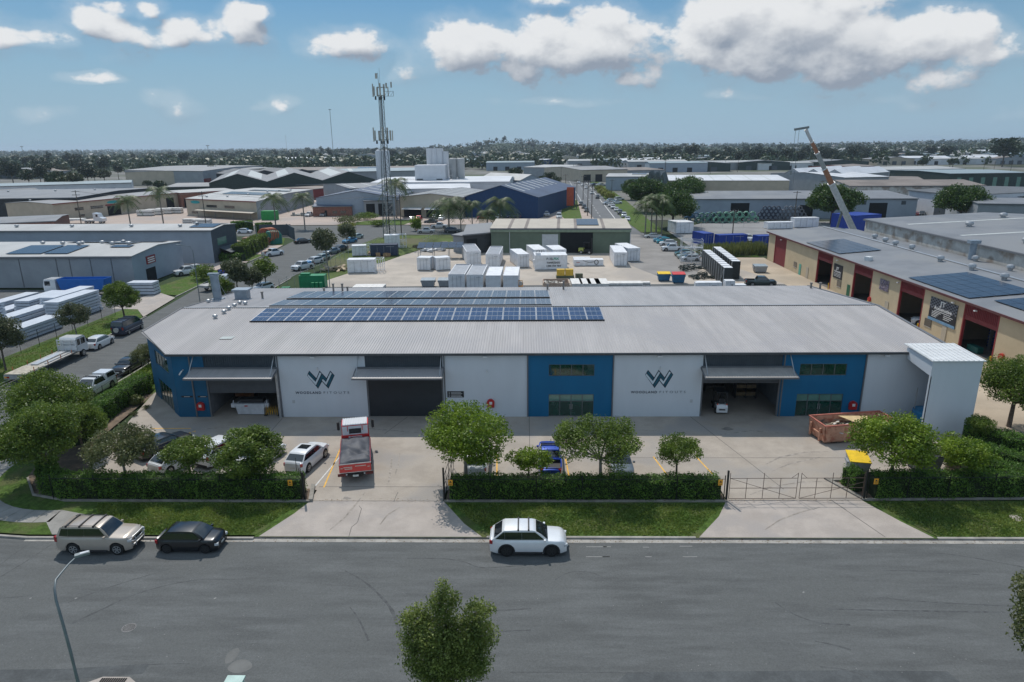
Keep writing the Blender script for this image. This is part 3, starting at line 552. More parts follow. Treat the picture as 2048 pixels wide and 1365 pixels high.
# small fixtures
for x in (-19.6,-3.7,12.2,32.6):
    mb = MB(); mb.box(x-.2,x+.2,YF-.5,YF-.2,5.98,6.08); mb.box(x-.04,x+.04,YF-.25,YF,6.02,6.1); P(mb, 'flood_light', whitem)
for x, z in ((-19.35,4.85),(-3.6,4.6),(12.4,4.85)):
    mb = MB(); mb.cyl(x,YF-.13,z-.16,z,.07,8); mb.box(x-.03,x+.03,YF-.12,YF,z,z+.1); P(mb, 'security_camera', whitem)
mb = MB(); mb.tube([(-31.95,YF-.05,4.75),(-31.95,YF-.3,4.7),(-32.15,YF-.35,4.45),(-32.2,YF-.35,4.35)], .07, 8); P(mb, 'security_camera', whitem, True)
hr = []
for x, z in ((-30.75,1.2),(-3.3,1.45),(30.3,1.2)):
    mb = MB(); mb.tube([(x,YF-.26,z),(x,YF-.01,z)], .36, 18); mb.box(x-.34,x+.34,YF-.24,YF-.012,z-.45,z-.1); P(mb, 'hose_reel_box', red, True); mb = MB(); mb.box(x-.12,x+.14,YF-.275,YF-.262,z-.12,z+.14); P(mb, 'reel_label', whitem)
sgn = [(-32.5,-31.45,2.0,.14),(-30.95,-29.9+.0,2.0,.14),(-7.35,-5.8,1.95,.62)]
for k, (x0, x1, z, h) in enumerate(sgn):
    mb = MB(); mb.box(x0,min(x1,-30.05) if k == 1 else x1,YF-.03,YF-.003,z,z+h); s = P(mb, 'wall_sign', black); mb = MB()
    if k < 2: mb.box(x0+.25,x0+.8,YF-.036,YF-.031,z+.05,z+.09)
    else:
        for r in range(4): mb.box(x0+.14,x0+.22,YF-.036,YF-.031,z+.07+r*.14,z+.12+r*.14); mb.box(x0+.34,x1-.15-.12*(r%2),YF-.036,YF-.031,z+.075+r*.14,z+.115+r*.14)
    mb.build('sign_text', whitem, s)
for x in (-21.9,15.4,-7.2): mb = MB(); mb.box(x-.12,x+.12,YF-.02,YF-.002,1.4,1.7); P(mb, 'notice', M('notice_grey', (.5,.52,.53), .6))
# end portal (annex)
mb = MB(); ax0, ax1, ay = 34.5, 38.72, 54.9
mb.box(ax0,ax1,ay,ay+.2,0,6.72); mb.box(ax1-.2,ax1,ay+.2,YF,0,6.7); mb.extr([(ax0,ay+.2,5.35),(ax0,YF-.01,5.75),(ax0,YF-.01,6.7),(ax0,ay+.2,6.7)], (.12,0,0)); P(mb, 'portal_wall', wallw)
mb = MB(); mb.extr([(ax0-.12,ay-.12,6.74),(ax0-.12,YF+.35,6.98),(ax0-.12,YF+.35,6.9),(ax0-.12,ay-.12,6.66)], (4.5,0,0)); x = ax0-.05
y = ay-.05
while x < ax1+.1: mb.extr([(x,ay-.1,6.74),(x,YF+.3,6.98),(x,YF+.3,7.03),(x,ay-.1,6.79)], (.07,0,0)); x += .42
P(mb, 'portal_roof', whiter)
mb = MB(); mb.box(ax0+.02,ax0+.1,ay+.0,ay+.0+.001,0,5.3); P(mb, 'portal_edge', whitem)
# dust extractor inside the portal
de = thing('dust_extractor', 'blue rounded steel hopper machine with white cone standing inside the open end portal', 'machine', (36.1,56.9,0))
mb = MB(); mb.lathe([(1.15,.35),(1.25,.4),(1.25,1.35),(1.2,1.4)], 24); mb.build('drum', M('machine_blue', (.02,.17,.33), .4), de, True)
mb = MB(); mb.lathe([(.5,0),(1.1,.34)], 16); mb.build('base', black, de, True)
mb = MB(); mb.lathe([(.9,0),(.3,.25),(.2,.9)], 16, (0,0,1.4)); mb.build('cone', M('machine_blue', ()), de, True)
mb = MB(); mb.cyl(0,0,2.3,2.75,.3,12); mb.cbox((0,-.3,2.5),(.3,.15,.3)); mb.build('motor', whitem, de, True)
for a in (.6,2.7,4.7): mb = MB(); mb.tube([(1.1*cos(a),1.1*sin(a),1.4),(1.1*cos(a),1.1*sin(a),3.4)], .05, 6); mb.build('post', galv, de)
mb = MB(); mb.tube([(.2,0,2.3),(1.1,-.8,1.8)], .05, 6); mb.build('brace', whitem, de)
# ---------------------------------------------------------------- vegetation
bark = M('bark', (.13,.105,.085), .9, var=.3, scale=6)
barkp = M('bark_pale', (.24,.215,.19), .85, var=.3, scale=5)
LF = {'lush': leafmat('leaf_lush', (.055,.115,.010), (.27,.37,.030), .35, 1.1), 'mid': leafmat('leaf_mid', (.045,.090,.013), (.21,.285,.045), .35, 1.1), 'dark': leafmat('leaf_dark', (.025,.060,.012), (.09,.155,.030)),
      'olive': leafmat('leaf_olive', (.065,.085,.030), (.20,.215,.085), .35), 'gum': leafmat('leaf_gum', (.055,.075,.036), (.16,.175,.085)), 'hedge': leafmat('leaf_hedge', (.040,.100,.014), (.16,.29,.04), .35, 1.6), 'yellow': leafmat('leaf_yellow', (.13,.15,.03), (.32,.33,.07)),
      'far': leafmat('leaf_far', (.014,.032,.011), (.055,.088,.030), .15, .12), 'far2': leafmat('leaf_far_olive', (.038,.050,.020), (.105,.115,.050), .15, .12), 'far3': leafmat('leaf_far_dark', (.009,.023,.009), (.034,.056,.020), .15, .12), 'palm': leafmat('leaf_palm', (.035,.068,.016), (.12,.17,.045), .25), 'reed': leafmat('leaf_reed', (.09,.12,.03), (.24,.25,.09), .25)}
def leaves(P, Nrm, size, rng, asp=.55, jit=.9):
    n = len(P); a = rng.normal(size=(n,3)); a = Nrm*(1-jit)+a*jit*.6+np.array([0,0,.25]); a /= np.linalg.norm(a,axis=1)[:,None]
    t = rng.normal(size=(n,3)); u = np.cross(a,t); u /= np.linalg.norm(u,axis=1)[:,None]; v = np.cross(a,u)
    s = size*rng.uniform(.65,1.35,size=(n,1)); u = u*s*.5; v = v*s*.5*asp
    V = np.stack([P-u, P+v*1.0, P+u, P-v*1.0],axis=1).reshape(-1,3)
    return V
def leafmesh(name, V, mat):
    n = len(V)//4; me = bpy.data.meshes.new(name); me.vertices.add(n*4); me.vertices.foreach_set('co', V.astype('f').ravel()); me.loops.add(n*4); me.loops.foreach_set('vertex_index', np.arange(n*4,dtype='i'))
    me.polygons.add(n); me.polygons.foreach_set('loop_start', np.arange(0,n*4,4,dtype='i')); me.materials.append(mat); me.update(calc_edges=True); return me
def crown_pts(clumps, n, rng, shell=.55):
    vol = np.array([c[3]**2*c[4] for c in clumps]); cnt = np.maximum(3,(n*vol/vol.sum()).astype(int)); Ps, Ns = [], []
    for (cx,cy,cz,r,rz), k in zip(clumps, cnt):
        d = rng.normal(size=(k,3)); d /= np.linalg.norm(d,axis=1)[:,None]; rad = (shell+(1-shell)*rng.uniform(size=(k,1)))*(1+.10*rng.normal(size=(k,1)))
        q = d*rad*np.array([r,r,rz]); Ps.append(q+np.array([cx,cy,cz])); Ns.append(d)
    return np.concatenate(Ps), np.concatenate(Ns)
TREEC = {}
def tree_proto(key, seed, h, rad, base, nleaf, lsize, mat, nclump=26, flat_=.75, trunk_r=.14, barkm=None, openness=.42, lean=0, shape='dome', nl=5):
    rng = np.random.default_rng(seed); r0 = random.Random(seed); cz = (h+base)/2; hz = (h-base)/2; clumps = []
    for i in range(nclump):
        for _ in range(40):
            d = rng.normal(size=3); d /= np.linalg.norm(d); k = rng.uniform(.30,.86)**.6
            x, y, z = d*k
            if shape == 'dome' and z < -.45: continue
            if shape == 'cone' and (x*x+y*y)**.5 > .25+.6*(1-(z+1)/2): continue
            break
        cr = rad*openness*rng.uniform(.62,1.15); clumps.append((x*(rad-cr*.6), y*(rad-cr*.6), cz+z*(hz-cr*flat_*.6), cr, cr*flat_))
    Pp, Nn = crown_pts(clumps, nleaf, rng); V = leaves(Pp, Nn, lsize, rng); lm = leafmesh('crown', V, mat)
    mb = MB(); fork = base+(h-base)*.16; tips = sorted(clumps, key=lambda c: r0.random())[:max(nl*2,8)]
    mb.tube([(0,0,-.1),(lean*.3,0,fork*.5),(lean*.6,.05,fork)], trunk_r, 7, trunk_r*.72)
    for i, c in enumerate(tips):
        mid = (c[0]*.45+lean*.6, c[1]*.45, fork+(c[2]-fork)*.5-.1); mb.tube([(lean*.6,.05,fork-.08), mid, (c[0],c[1],c[2])], trunk_r*.5, 5, trunk_r*.12)
    tm = mb.mesh('trunk', barkm or bark, True, 80); TREEC[key] = (lm, tm); return TREEC[key]
def tree(key, x, y, label, rz=0., sc=1., name='tree', cat='tree', group=None, z=0.):
    lm, tm = TREEC[key]; t = thing(name, label, cat, (x,y,z), rz, group, sc)
    for nm, me in (('crown', lm), ('trunk', tm)): o = bpy.data.objects.new(nm, me); COL.objects.link(o); o.parent = t
    return t
# prototypes for near trees (crown radius / heights in metres)
tree_proto('A', 1, 6.2, 3.1, 1.5, 19000, .15, LF['lush'], 46, .78, .13, barkp, .29)
tree_proto('B', 2, 5.3, 3.0, 1.5, 12500, .14, LF['mid'], 38, .8, .12, barkp, .26, nl=9)
tree_proto('C', 3, 3.9, 1.85, 1.4, 8000, .13, LF['mid'], 26, .8, .09, bark, .31)
tree_proto('D', 4, 5.4, 2.7, 1.4, 17000, .15, LF['lush'], 40, .8, .12, bark, .31)
tree_proto('E', 5, 4.1, 2.1, 1.3, 6500, .14, LF['lush'], 24, .75, .08, bark, .28)
tree_proto('F', 6, 6.2, 3.7, 1.4, 30000, .16, LF['mid'], 54, .8, .2, bark, .29)
tree_proto('H', 7, 3.1, 1.35, 1.5, 4200, .14, LF['lush'], 12, .7, .06, bark, .5)
tree_proto('I', 8, 5.0, 2.3, 1.0, 16000, .15, LF['mid'], 38, .85, .12, bark, .31)
tree_proto('J', 9, 5.0, 2.7, 1.4, 11500, .15, LF['olive'], 36, .8, .11, barkp, .28)
tree_proto('K', 10, 5.6, 2.3, 1.9, 7000, .19, LF['gum'], 20, .8, .1, barkp, .38)
tree_proto('L', 12, 6.6, 2.4, 1.6, 9000, .22, LF['gum'], 22, .95, .12, bark, .42)
tree('A', -4.5, 45.4, 'round bright green tree with pale forked trunk beside the right gatepost of the truck driveway', 0, (1.28,1.28,1.12))
tree('H', .2, 45.2, 'smallest bushy tree in the hedge bed, left of the blue ute', 1., (1.25,1.25,1.05))
tree('B', 5.5, 45.2, 'open crowned tree with several bare limbs behind the middle hedge, above the grey car', .4, (1.22,1.22,1.12))
tree('C', 11.2, 45.6, 'small round tree with slim trunk alone at the right part of the middle hedge', 2., (1.08,1.08,1.08))
tree('D', 26.7, 45.0, 'dense round tree beside the grey bin with the yellow lid', 1.2, (1.25,1.25,1.12))
tree('E', 32.0, 45.6, 'thin yellow green tree in the right garden bed near the end portal', .2, (1.2,1.2,1.05))
tree('F', 43.2, 56.5, 'large full tree at the right picture edge beside the end portal', 2.6, 1.08)
tree('C', 37.5, 52.3, 'slim sparse sapling against the right side of the end portal', 2.6, .75)
tree('I', -20.4, 45.2, 'dense tree behind the left hedge nearest the white coupe', .8, (1.28,1.2,1.0))
tree('C', -25.2, 45.2, 'low yellowish open tree over the white cars in the left car park', 4., (1.3,1.2,1.05))
tree('J', -30.1, 45.2, 'broad olive green tree over the left end of the car park', 1.5, (1.08,1.08,1.05))
tree('F', -36.9, 46.4, 'biggest dark green tree on the street corner in front', 2., (1.02,1.02,1.05))
tree('F', -41.1, 52.6, 'large dark green corner tree standing behind the biggest one', 4.4, 1.08)
tree('I', -36.9, 50.6, 'dark green tree wedged between the two corner trees and the car park', 3.3, 1.0)
tree('J', -42.6, 71.5, 'round olive tree by the blue corner wall over the black parked car', 1., .78)
tree('L', -60.4, 73.0, 'tall loose gum tree by the slab yard at the left picture edge', 0., 1.05)
tree('K', -64.5, 76.0, 'leaning gum tree behind the slab yard fence at the left edge', 1., 1.05)
tree('K', -59.4, 84.6, 'narrow dark tree on the verge behind the white hatchback', 2., 1.0)
tree('I', -60.0, 96.5, 'full round tree on the verge behind the dark van', 2., 1.25)
# foreground trees on the near verge
def tall_tree():
    rng = np.random.default_rng(21); cl = [(0,0,5.7,.62,.8),(-.1,.1,6.5,.42,.5),(-1.2,.2,5.0,.75,.6),(-1.75,.1,5.0,.42,.35),(1.3,0,5.4,.7,.62),(1.85,.1,5.55,.35,.3),(-.5,-.2,4.6,.95,.8),(.7,-.1,4.4,1.0,.8),(1.6,.1,4.2,.7,.7),(-1.5,0,4.1,.7,.65),(0,-.3,3.6,1.1,.9),(1.0,-.2,3.3,1.0,.8),(-1.1,-.2,3.2,.95,.8),(.1,-.3,2.5,1.0,.7),(1.2,.1,2.5,.7,.6),(-.8,0,2.3,.8,.6),(.4,.1,6.0,.35,.4),(-.4,0,5.9,.45,.5)]
    Pp, Nn = crown_pts(cl, 34000, rng, .35); TREEC['FG'] = (leafmesh('crown', leaves(Pp, Nn, .11, rng), LF['mid2']), None); mb = MB(); mb.tube([(0,0,-.1),(0,0,2),(.1,0,4.5)], .1, 7, .05)
    for c in cl[:12]: mb.tube([(0,0,2),(c[0]*.5,c[1]*.5,(2+c[2])/2),(c[0],c[1],c[2])], .05, 5, .015)
    TREEC['FG'] = (TREEC['FG'][0], mb.mesh('trunk', bark, True, 80))
LF['mid2'] = leafmat('leaf_foreground', (.055,.095,.018), (.29,.34,.085), .35, 1.6)
tall_tree()
tree('FG', -3.45, 24.3, 'bushy foreground street tree standing at the bottom edge in the near verge', 0., 1.0)
tree_proto('FR', 31, 6.4, 2.2, 2.6, 9000, .15, LF['olive'], 20, .8, .1, bark, .42)
tree('FR', 22.15, 24.2, 'foreground tree cut off by the right picture edge', 0.3, (.95,.95,1.22))
# ---- hedges
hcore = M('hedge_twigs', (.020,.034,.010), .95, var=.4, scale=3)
def hedge(pts, wd, ht, label, dens=210, mat='hedge', ls=.13, name='hedge', wob=.10, z0=0.):
    cx, cy = pts[0]; rng = np.random.default_rng(int(abs(cx*13+cy*7))+3); t = thing(name, label, 'hedge', (cx,cy,z0)); Vs = []; core = MB()
    for a, b in zip(pts[:-1], pts[1:]):
        A = np.array(a)-(cx,cy); B = np.array(b)-(cx,cy); L = np.linalg.norm(B-A); d = (B-A)/L; nr = np.array([-d[1], d[0]]); per = (2*ht+wd); n = int(L*per*dens)
        s = rng.uniform(0,L,n); q = rng.uniform(0,per,n); q2 = np.where(q < ht, -wd/2, np.where(q < ht+wd, q-ht-wd/2, wd/2)); zz = np.where(q < ht, q, np.where(q < ht+wd, ht, per-q))
        wv = wob*(np.sin(s*1.7+q*1.1)+np.sin(s*4.1+q*2.3)*.6)+rng.normal(size=n)*.07; nx = np.where(q < ht, -1, np.where(q < ht+wd, 0, 1)); nz = np.where((q >= ht)&(q < ht+wd), 1, 0)
        off = q2+nx*wv; zz = np.maximum(.03, zz+nz*wv); xy = A+s[:,None]*d+off[:,None]*nr; Pp = np.column_stack([xy, zz]); Nn = np.column_stack([nx[:,None]*nr, nz])
        Vs.append(leaves(Pp, Nn, ls, rng, .6, .75)); ns = int(L*26*min(1,.15/ls)); s1 = rng.uniform(0,L,ns); q1 = rng.uniform(-wd*.45,wd*.45,ns); k5 = 7
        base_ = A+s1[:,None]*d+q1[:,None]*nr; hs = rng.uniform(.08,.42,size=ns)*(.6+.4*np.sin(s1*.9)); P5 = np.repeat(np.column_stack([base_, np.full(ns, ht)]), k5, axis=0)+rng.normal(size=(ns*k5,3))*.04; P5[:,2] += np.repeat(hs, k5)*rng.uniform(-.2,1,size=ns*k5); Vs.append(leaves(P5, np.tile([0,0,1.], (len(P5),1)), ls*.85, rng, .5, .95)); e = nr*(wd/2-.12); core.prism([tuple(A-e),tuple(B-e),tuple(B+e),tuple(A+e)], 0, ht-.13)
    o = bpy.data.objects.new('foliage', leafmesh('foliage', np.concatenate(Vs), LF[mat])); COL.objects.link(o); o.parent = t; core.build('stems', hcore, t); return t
hedge([(-34.2,44.0),(-28,43.95),(-22,43.9),(-16.3,43.9)], 1.35, 1.65, 'long clipped hedge along the street in front of the left car park')
hedge([(-37.4,47.2),(-35.9,44.9),(-34.1,44.1)], 1.3, 1.6, 'short hedge curving round the street corner under the big trees')
hedge([(-5.5,43.95),(4,43.95),(13.9,43.95)], 1.3, 1.5, 'long clipped hedge between the two driveways')
hedge([(24.9,44.2),(30,44.3),(35.6,44.4)], 1.4, 1.65, 'glossy hedge at the right of the double gate')
hedge([(24.3,44.6),(23.9,45.9)], 1.0, 1.5, 'short hedge return beside the yellow lidded bin')
hedge([(33.6,50.3),(36.8,48.8),(38.3,47.2)], 1.5, 1.5, 'hedge slanting back in the right garden bed')
hedge([(36.8,53.0),(40.5,50.6),(43,48.5)], 1.6, 1.6, 'hedge beside the end portal at the right picture edge')
hedge([(33.2,46.9),(35.8,46.2),(37.2,44.9)], 1.2, 1.5, 'hedge joining the street hedge at its right end')
hedge([(-38.8,52.5),(-40.2,58),(-40.4,66.5)], 1.6, 1.75, 'long hedge along the side street by the blue corner wall')
hedge([(-41.3,67),(-41.8,73.5)], 1.5, 1.3, 'paler hedge continuing behind the blue corner wall', mat='lush')
def shrub(x, y, r, h, label, mat='mid', n=1500, ls=.14, name='shrub', flat_=.8, group=None):
    rng = np.random.default_rng(int(abs(x*31+y*17))); cl = [(rng.uniform(-.4,.4)*r, rng.uniform(-.4,.4)*r, h*rng.uniform(.35,.62), r*rng.uniform(.45,.65), h*.38) for _ in range(6)]
    Pp, Nn = crown_pts(cl, n, rng, .6); t = thing(name, label, 'shrub', (x,y,0), 0, group); o = bpy.data.objects.new('foliage', leafmesh('foliage', leaves(Pp, Nn, ls, rng), LF[mat])); COL.objects.link(o); o.parent = t
    mb = MB(); [mb.tube([(0,0,0),(c[0],c[1],c[2])], .03, 4, .01) for c in cl[:4]]; mb.build('stem', bark, t); return t
shrub(-39.0, 62.2, .8, 1.1, 'spiky grassy clump at the foot of the side hedge', 'reed', 900, .3)
shrub(33.4, 48.8, 1.1, 1.2, 'loose brownish shrub in the right garden bed', 'olive')
shrub(35.2, 47.0, .7, 1.0, 'small dull green shrub behind the right hedge', 'olive', 900)
shrub(-37.6, 59.2, .5, .5, 'low reddish ground shrub beside the side hedge', 'olive', 400, .1)
shrub(-37.3, 61, .45, .45, 'second low ground shrub nearer the blue corner wall', 'olive', 300, .1)
# palms
def palm_proto(key, seed, h, nf, fl, dead=0, mat='palm', tr=.16):
    rng = random.Random(seed); nrng = np.random.default_rng(seed); V = []
    for i in range(nf):
        az = 2*pi*i/nf*2.4+rng.uniform(-.2,.2); up = rng.uniform(-.2,1.15); pts = []; L = fl*rng.uniform(.8,1.1)
        for k in range(9):
            t = k/8; r = L*t*cos(up*(1-t)); pts.append(np.array([cos(az)*L*t*(.35+.65*cos(up)), sin(az)*L*t*(.35+.65*cos(up)), h+L*(sin(up)*t-.75*t*t)]))
        side = np.array([-sin(az), cos(az), 0])
        for k in range(8):
            for s_ in (-1,1):
                for m_ in (0,.5):
                    a = pts[k]*(1-m_)+pts[k+1]*m_; w_ = fl*.24*sin(pi*(.12+.8*(k+m_)/8)); dn = np.array([0,0,-w_*.45]); e = (pts[k+1]-pts[k]); b = a+side*s_*w_+dn+e*.5
                    V += [a, a+e*.28, b+e*.05, b]
    V = np.array(V); lm = leafmesh('fronds', V, LF[mat]); mb = MB(); mb.tube([(0,0,-.1),(.05,0,h*.5),(0,0,h)], tr, 8, tr*.7); mb.tube([(0,0,h-.9),(0,0,h+.1)], tr*1.1, 8, tr*.6)
    TREEC[key] = (lm, mb.mesh('trunk', barkp, True, 80))
def palm(key, x, y, label, rz=0, sc=1., group=None):
    lm, tm = TREEC[key]; t = thing('palm_tree', label, 'palm tree', (x,y,0), rz, group, sc)
    for nm, me in (('fronds', lm), ('trunk', tm)): o = bpy.data.objects.new(nm, me); COL.objects.link(o); o.parent = t
    return t
palm_proto('P1', 3, 6.5, 34, 3.7); palm_proto('P2', 5, 7.5, 30, 3.5); palm_proto('P3', 8, 5.0, 44, 4.0)
# ---------------------------------------------------------------- vehicles (front towards +x, origin on the ground at the centre)
cglass = M('car_glass', (.012,.016,.018), .05, var=.1, spec=.9, coat=.6)
rubber = M('rubber', (.018,.018,.018), .85)
rimm = M('rim_metal', (.45,.46,.47), .3, .7)
rimd = M('rim_dark', (.04,.04,.042), .4, .4)
plast = M('plastic_black', (.028,.028,.03), .6)
lamp_r = M('lamp_red', (.35,.012,.012), .15, spec=.8)
lamp_w = M('lamp_clear', (.55,.57,.58), .12, spec=.9)
plate = M('number_plate', (.62,.62,.58), .5)
def paint(col, metal=0., rough=.28):
    n = 'car_paint_%02d_%02d_%02d' % tuple(int(c*99) for c in col)
    return M(n, col, rough, metal, var=.03, spec=.5, coat=.8)
WHITE = (.70,.71,.72); SILV = (.46,.46,.45); DGREY = (.06,.065,.07); BLK = (.012,.013,.016); LBLUE = (.10,.30,.42); BLUE = (.012,.06,.42); REDP = (.40,.02,.02); GREEN = (.02,.09,.07); CHAMP = (.46,.40,.34); NAVY = (.015,.03,.07)
# kind: L, W, wheelbase, front overhang, wheel radius, ground clearance, belt z, roof z, hood profile, cabin x (ws base, roof front, roof rear, rear base), kwargs
KS = {
 'hatch': dict(L=4.05,W=1.70,wb=2.49,fo=.80,wr=.31,gc=.17,belt=.95,roof=1.48,hood=.92,nose=.66,tail=.98,cab=(1.22,.45,-1.25,-1.88)),
 'sedan': dict(L=4.65,W=1.80,wb=2.70,fo=.93,wr=.33,gc=.16,belt=.97,roof=1.45,hood=.90,nose=.66,tail=1.00,cab=(1.12,.35,-.95,-1.62)),
 'longhatch': dict(L=4.30,W=1.76,wb=2.65,fo=.85,wr=.32,gc=.16,belt=.96,roof=1.47,hood=.90,nose=.66,tail=1.00,cab=(1.25,.45,-1.30,-1.98)),
 'suv': dict(L=4.80,W=1.90,wb=2.80,fo=.95,wr=.38,gc=.22,belt=1.12,roof=1.73,hood=1.08,nose=.80,tail=1.14,cab=(1.25,.38,-1.55,-2.28)),
 'coupesuv': dict(L=4.45,W=1.80,wb=2.66,fo=.92,wr=.36,gc=.2,belt=1.05,roof=1.58,hood=1.0,nose=.74,tail=1.10,cab=(1.12,.38,-1.35,-2.05)),
 '4wd': dict(L=4.85,W=1.88,wb=2.79,fo=.86,wr=.40,gc=.27,belt=1.22,roof=1.86,hood=1.18,nose=.98,tail=1.24,cab=(1.15,.52,-1.98,-2.25)),
 'ute': dict(L=5.30,W=1.86,wb=3.22,fo=.92,wr=.39,gc=.26,belt=1.16,roof=1.80,hood=1.14,nose=.94,tail=1.14,cab=(1.42,.72,-.55,-.90),tray=True),
 'van': dict(L=5.2,W=1.98,wb=3.2,fo=.85,wr=.34,gc=.22,belt=1.25,roof=2.05,hood=1.12,nose=.85,tail=1.28,cab=(1.95,1.15,-2.40,-2.52)),
}
CARC = {}
def car_parts(kind):
    if kind in CARC: return CARC[kind]
    K = KS[kind]; L, Wd, wb, fo, wr, gc, belt, roof = [K[k] for k in ('L','W','wb','fo','wr','gc','belt','roof')]
    xf = L/2; xw = (xf-fo, xf-fo-wb); c0, c1, c2, c3 = K['cab']; Ra = wr+.07; out = []
    xs = sorted(set([round(-xf+L*i/46, 3) for i in range(47)]+[round(x+s*Ra, 3) for x in xw for s in (-1,-.94,-.78,-.5,0,.5,.78,.94,1)])); mb = MB(); rings = []
    def ztop(x):
        if x > c0:
            t = (x-c0)/(xf-c0); return belt+(K['hood']-belt)*min(1,t*1.6)*1.0-(K['hood']-K['nose'])*max(0,(t-.62)/.38)**2.2
        if x < c3:
            t = (c3-x)/max(.05,xf+c3); return belt+(K['tail']-belt)*min(1,t*3)-.10*max(0,(t-.75)/.25)**2
        return belt
    def hw(x):
        t = abs(x)/xf; w = Wd/2*(1-.16*max(0,(t-.62)/.38)**2.4); return w
    for x in xs:
        zb = gc+.05*max(0,(abs(x)/xf-.85)/.15)
        for q in xw:
            if abs(x-q) < Ra: zb = max(zb, wr+sqrt(max(0,Ra*Ra-(x-q)**2)))
        zt = ztop(x); w_ = hw(x)*(1-.07*max(0,(abs(x)/xf-.82)/.18)); e = max(0,(abs(x)/xf-.9)/.1)
        zb = min(zb, zt-.18)
        zm = max(zb+.03, gc+(zt-gc)*.45); zs = max(zm+.03, zt-.16)
        half = [(w_*.955, zb), (w_, max(zb+.02, min(zm, zb+.14))), (w_*1.0, zm), (w_*.985, zs), (w_*.93, zt-.035), (w_*.82, zt), (w_*.4, zt+.02), (0, zt+.025)]
        rings.append([(x,-y,z) for y, z in half]+[(x,y,z) for y, z in half[:-1][::-1]])
    n = len(rings[0]); vs = [p for r in rings for p in r]
    fs = [(i*n+j, (i+1)*n+j, (i+1)*n+j+1, i*n+j+1) for i in range(len(rings)-1) for j in range(n-1)]; k = (len(rings)-1)*n
    fs += [tuple(range(n-1,-1,-1)) [::-1], tuple(k+j for j in range(n))[::-1]]
    if K.get('tray'):   # open tray behind the cab
        fs = [f for f in fs if not (len(f) == 4 and all(abs(vs[i][1]) < Wd/2*.9 and vs[i][2] > belt-.1 for i in f) and all(vs[i][0] < c3-.05 and vs[i][0] > -xf+.14 for i in f))]
        tx0, tx1, tw, tz = -xf+.13, c3-.05, Wd/2*.84, .72
        mb.add([(tx0,-tw,tz),(tx1,-tw,tz),(tx1,tw,tz),(tx0,tw,tz),(tx0,-tw,belt),(tx1,-tw,belt),(tx1,tw,belt),(tx0,tw,belt)], [(0,1,2,3),(0,4,5,1),(1,5,6,2),(2,6,7,3),(3,7,4,0)], 1)
    mb.add(vs, fs, 0)
    # cabin hull
    wbx = Wd/2*.90; wr_ = Wd/2*.74; crown = .035
    pr = [(c0,belt-.02),(c0-(c0-c1)*.5,belt+(roof-belt)*.56),(c1+.04,roof-.045),(c1-.12,roof-.01),((c1+c2)/2,roof),(c2+.12,roof-.02),(c2,roof-.06),(c3,belt-.02)]
    cols = [-1,-.55,0,.55,1]; vs = []
    for x, z in pr:
        t = max(0,min(1,(z-belt)/(roof-belt))); h_ = wbx+(wr_-wbx)*t
        for c in cols: vs.append((x, c*h_, z+crown*(1-c*c)*(1 if z > roof-.1 else .3)))
    m = len(pr); mb.add(vs, [(i*5+j,i*5+j+1,(i+1)*5+j+1,(i+1)*5+j) for i in range(m-1) for j in range(4)]+[tuple(i*5 for i in range(m)), tuple(i*5+4 for i in range(m))[::-1]], 0)
    mb.box(xf-.30,xf-.02,-Wd*.36,Wd*.36,gc+.02,gc+.20,1) if False else None
    out.append(('body', mb.mesh('body', [paint(WHITE), plast], True, 28), 'paint'))
    def cabw(z): return wbx+(wr_-wbx)*(z-belt)/(roof-belt)
    # glass
    g = MB()
    def wquad(xa, za, xb, zb, off, sgn):
        ha, hb = cabw(za)-.05, cabw(zb)-.05; nx = (zb-za); nz = -(xb-xa); l_ = sqrt(nx*nx+nz*nz); nx, nz = nx/l_*off*sgn, nz/l_*off*sgn
        v = []
        for x, z, h_ in ((xa,za,ha),(xb,zb,hb)):
            for c in (-1,-.5,0,.5,1): v.append((x+nx, c*h_, z+nz+crown*.5*(1-c*c)))
        return v
    fr = lambda a, b, t: a+(b-a)*t
    z1, z2 = fr(belt,roof,.06), fr(belt,roof,.9); xm = fr(c0,c1,.5); 
    rows = [(fr(c0,xm,.10), fr(belt,belt+(roof-belt)*.56,.12)), (xm, belt+(roof-belt)*.565), (fr(xm,c1+.04,.86), fr(belt+(roof-belt)*.56,roof-.045,.84))]
    v = []
    for x, z in rows:
        for c in (-1,-.5,0,.5,1): v.append((x+.014, c*(cabw(z)-.055), z+.014+crown*.55*(1-c*c)))
    g.add(v, [(i*5+j,i*5+j+1,i*5+j+6,i*5+j+5) for i in range(2) for j in range(4)]); out.append(('windscreen', g.mesh('windscreen', cglass, True, 60), None))
    g = MB(); za, zb = fr(belt-.02,roof-.06,.22), fr(belt-.02,roof-.06,.90); xa, xb = fr(c3,c2,.22), fr(c3,c2,.90)
    v = []
    for x, z in ((xa,za),(xb,zb)):
        for c in (-1,-.5,0,.5,1): v.append((x-.014, c*(cabw(z)-.07), z+.012+crown*.3*(1-c*c)))
    g.add(v, [(j,j+1,j+6,j+5) for j in range(4)]); out.append(('rear_window', g.mesh('rear_window', cglass, True, 60), None))
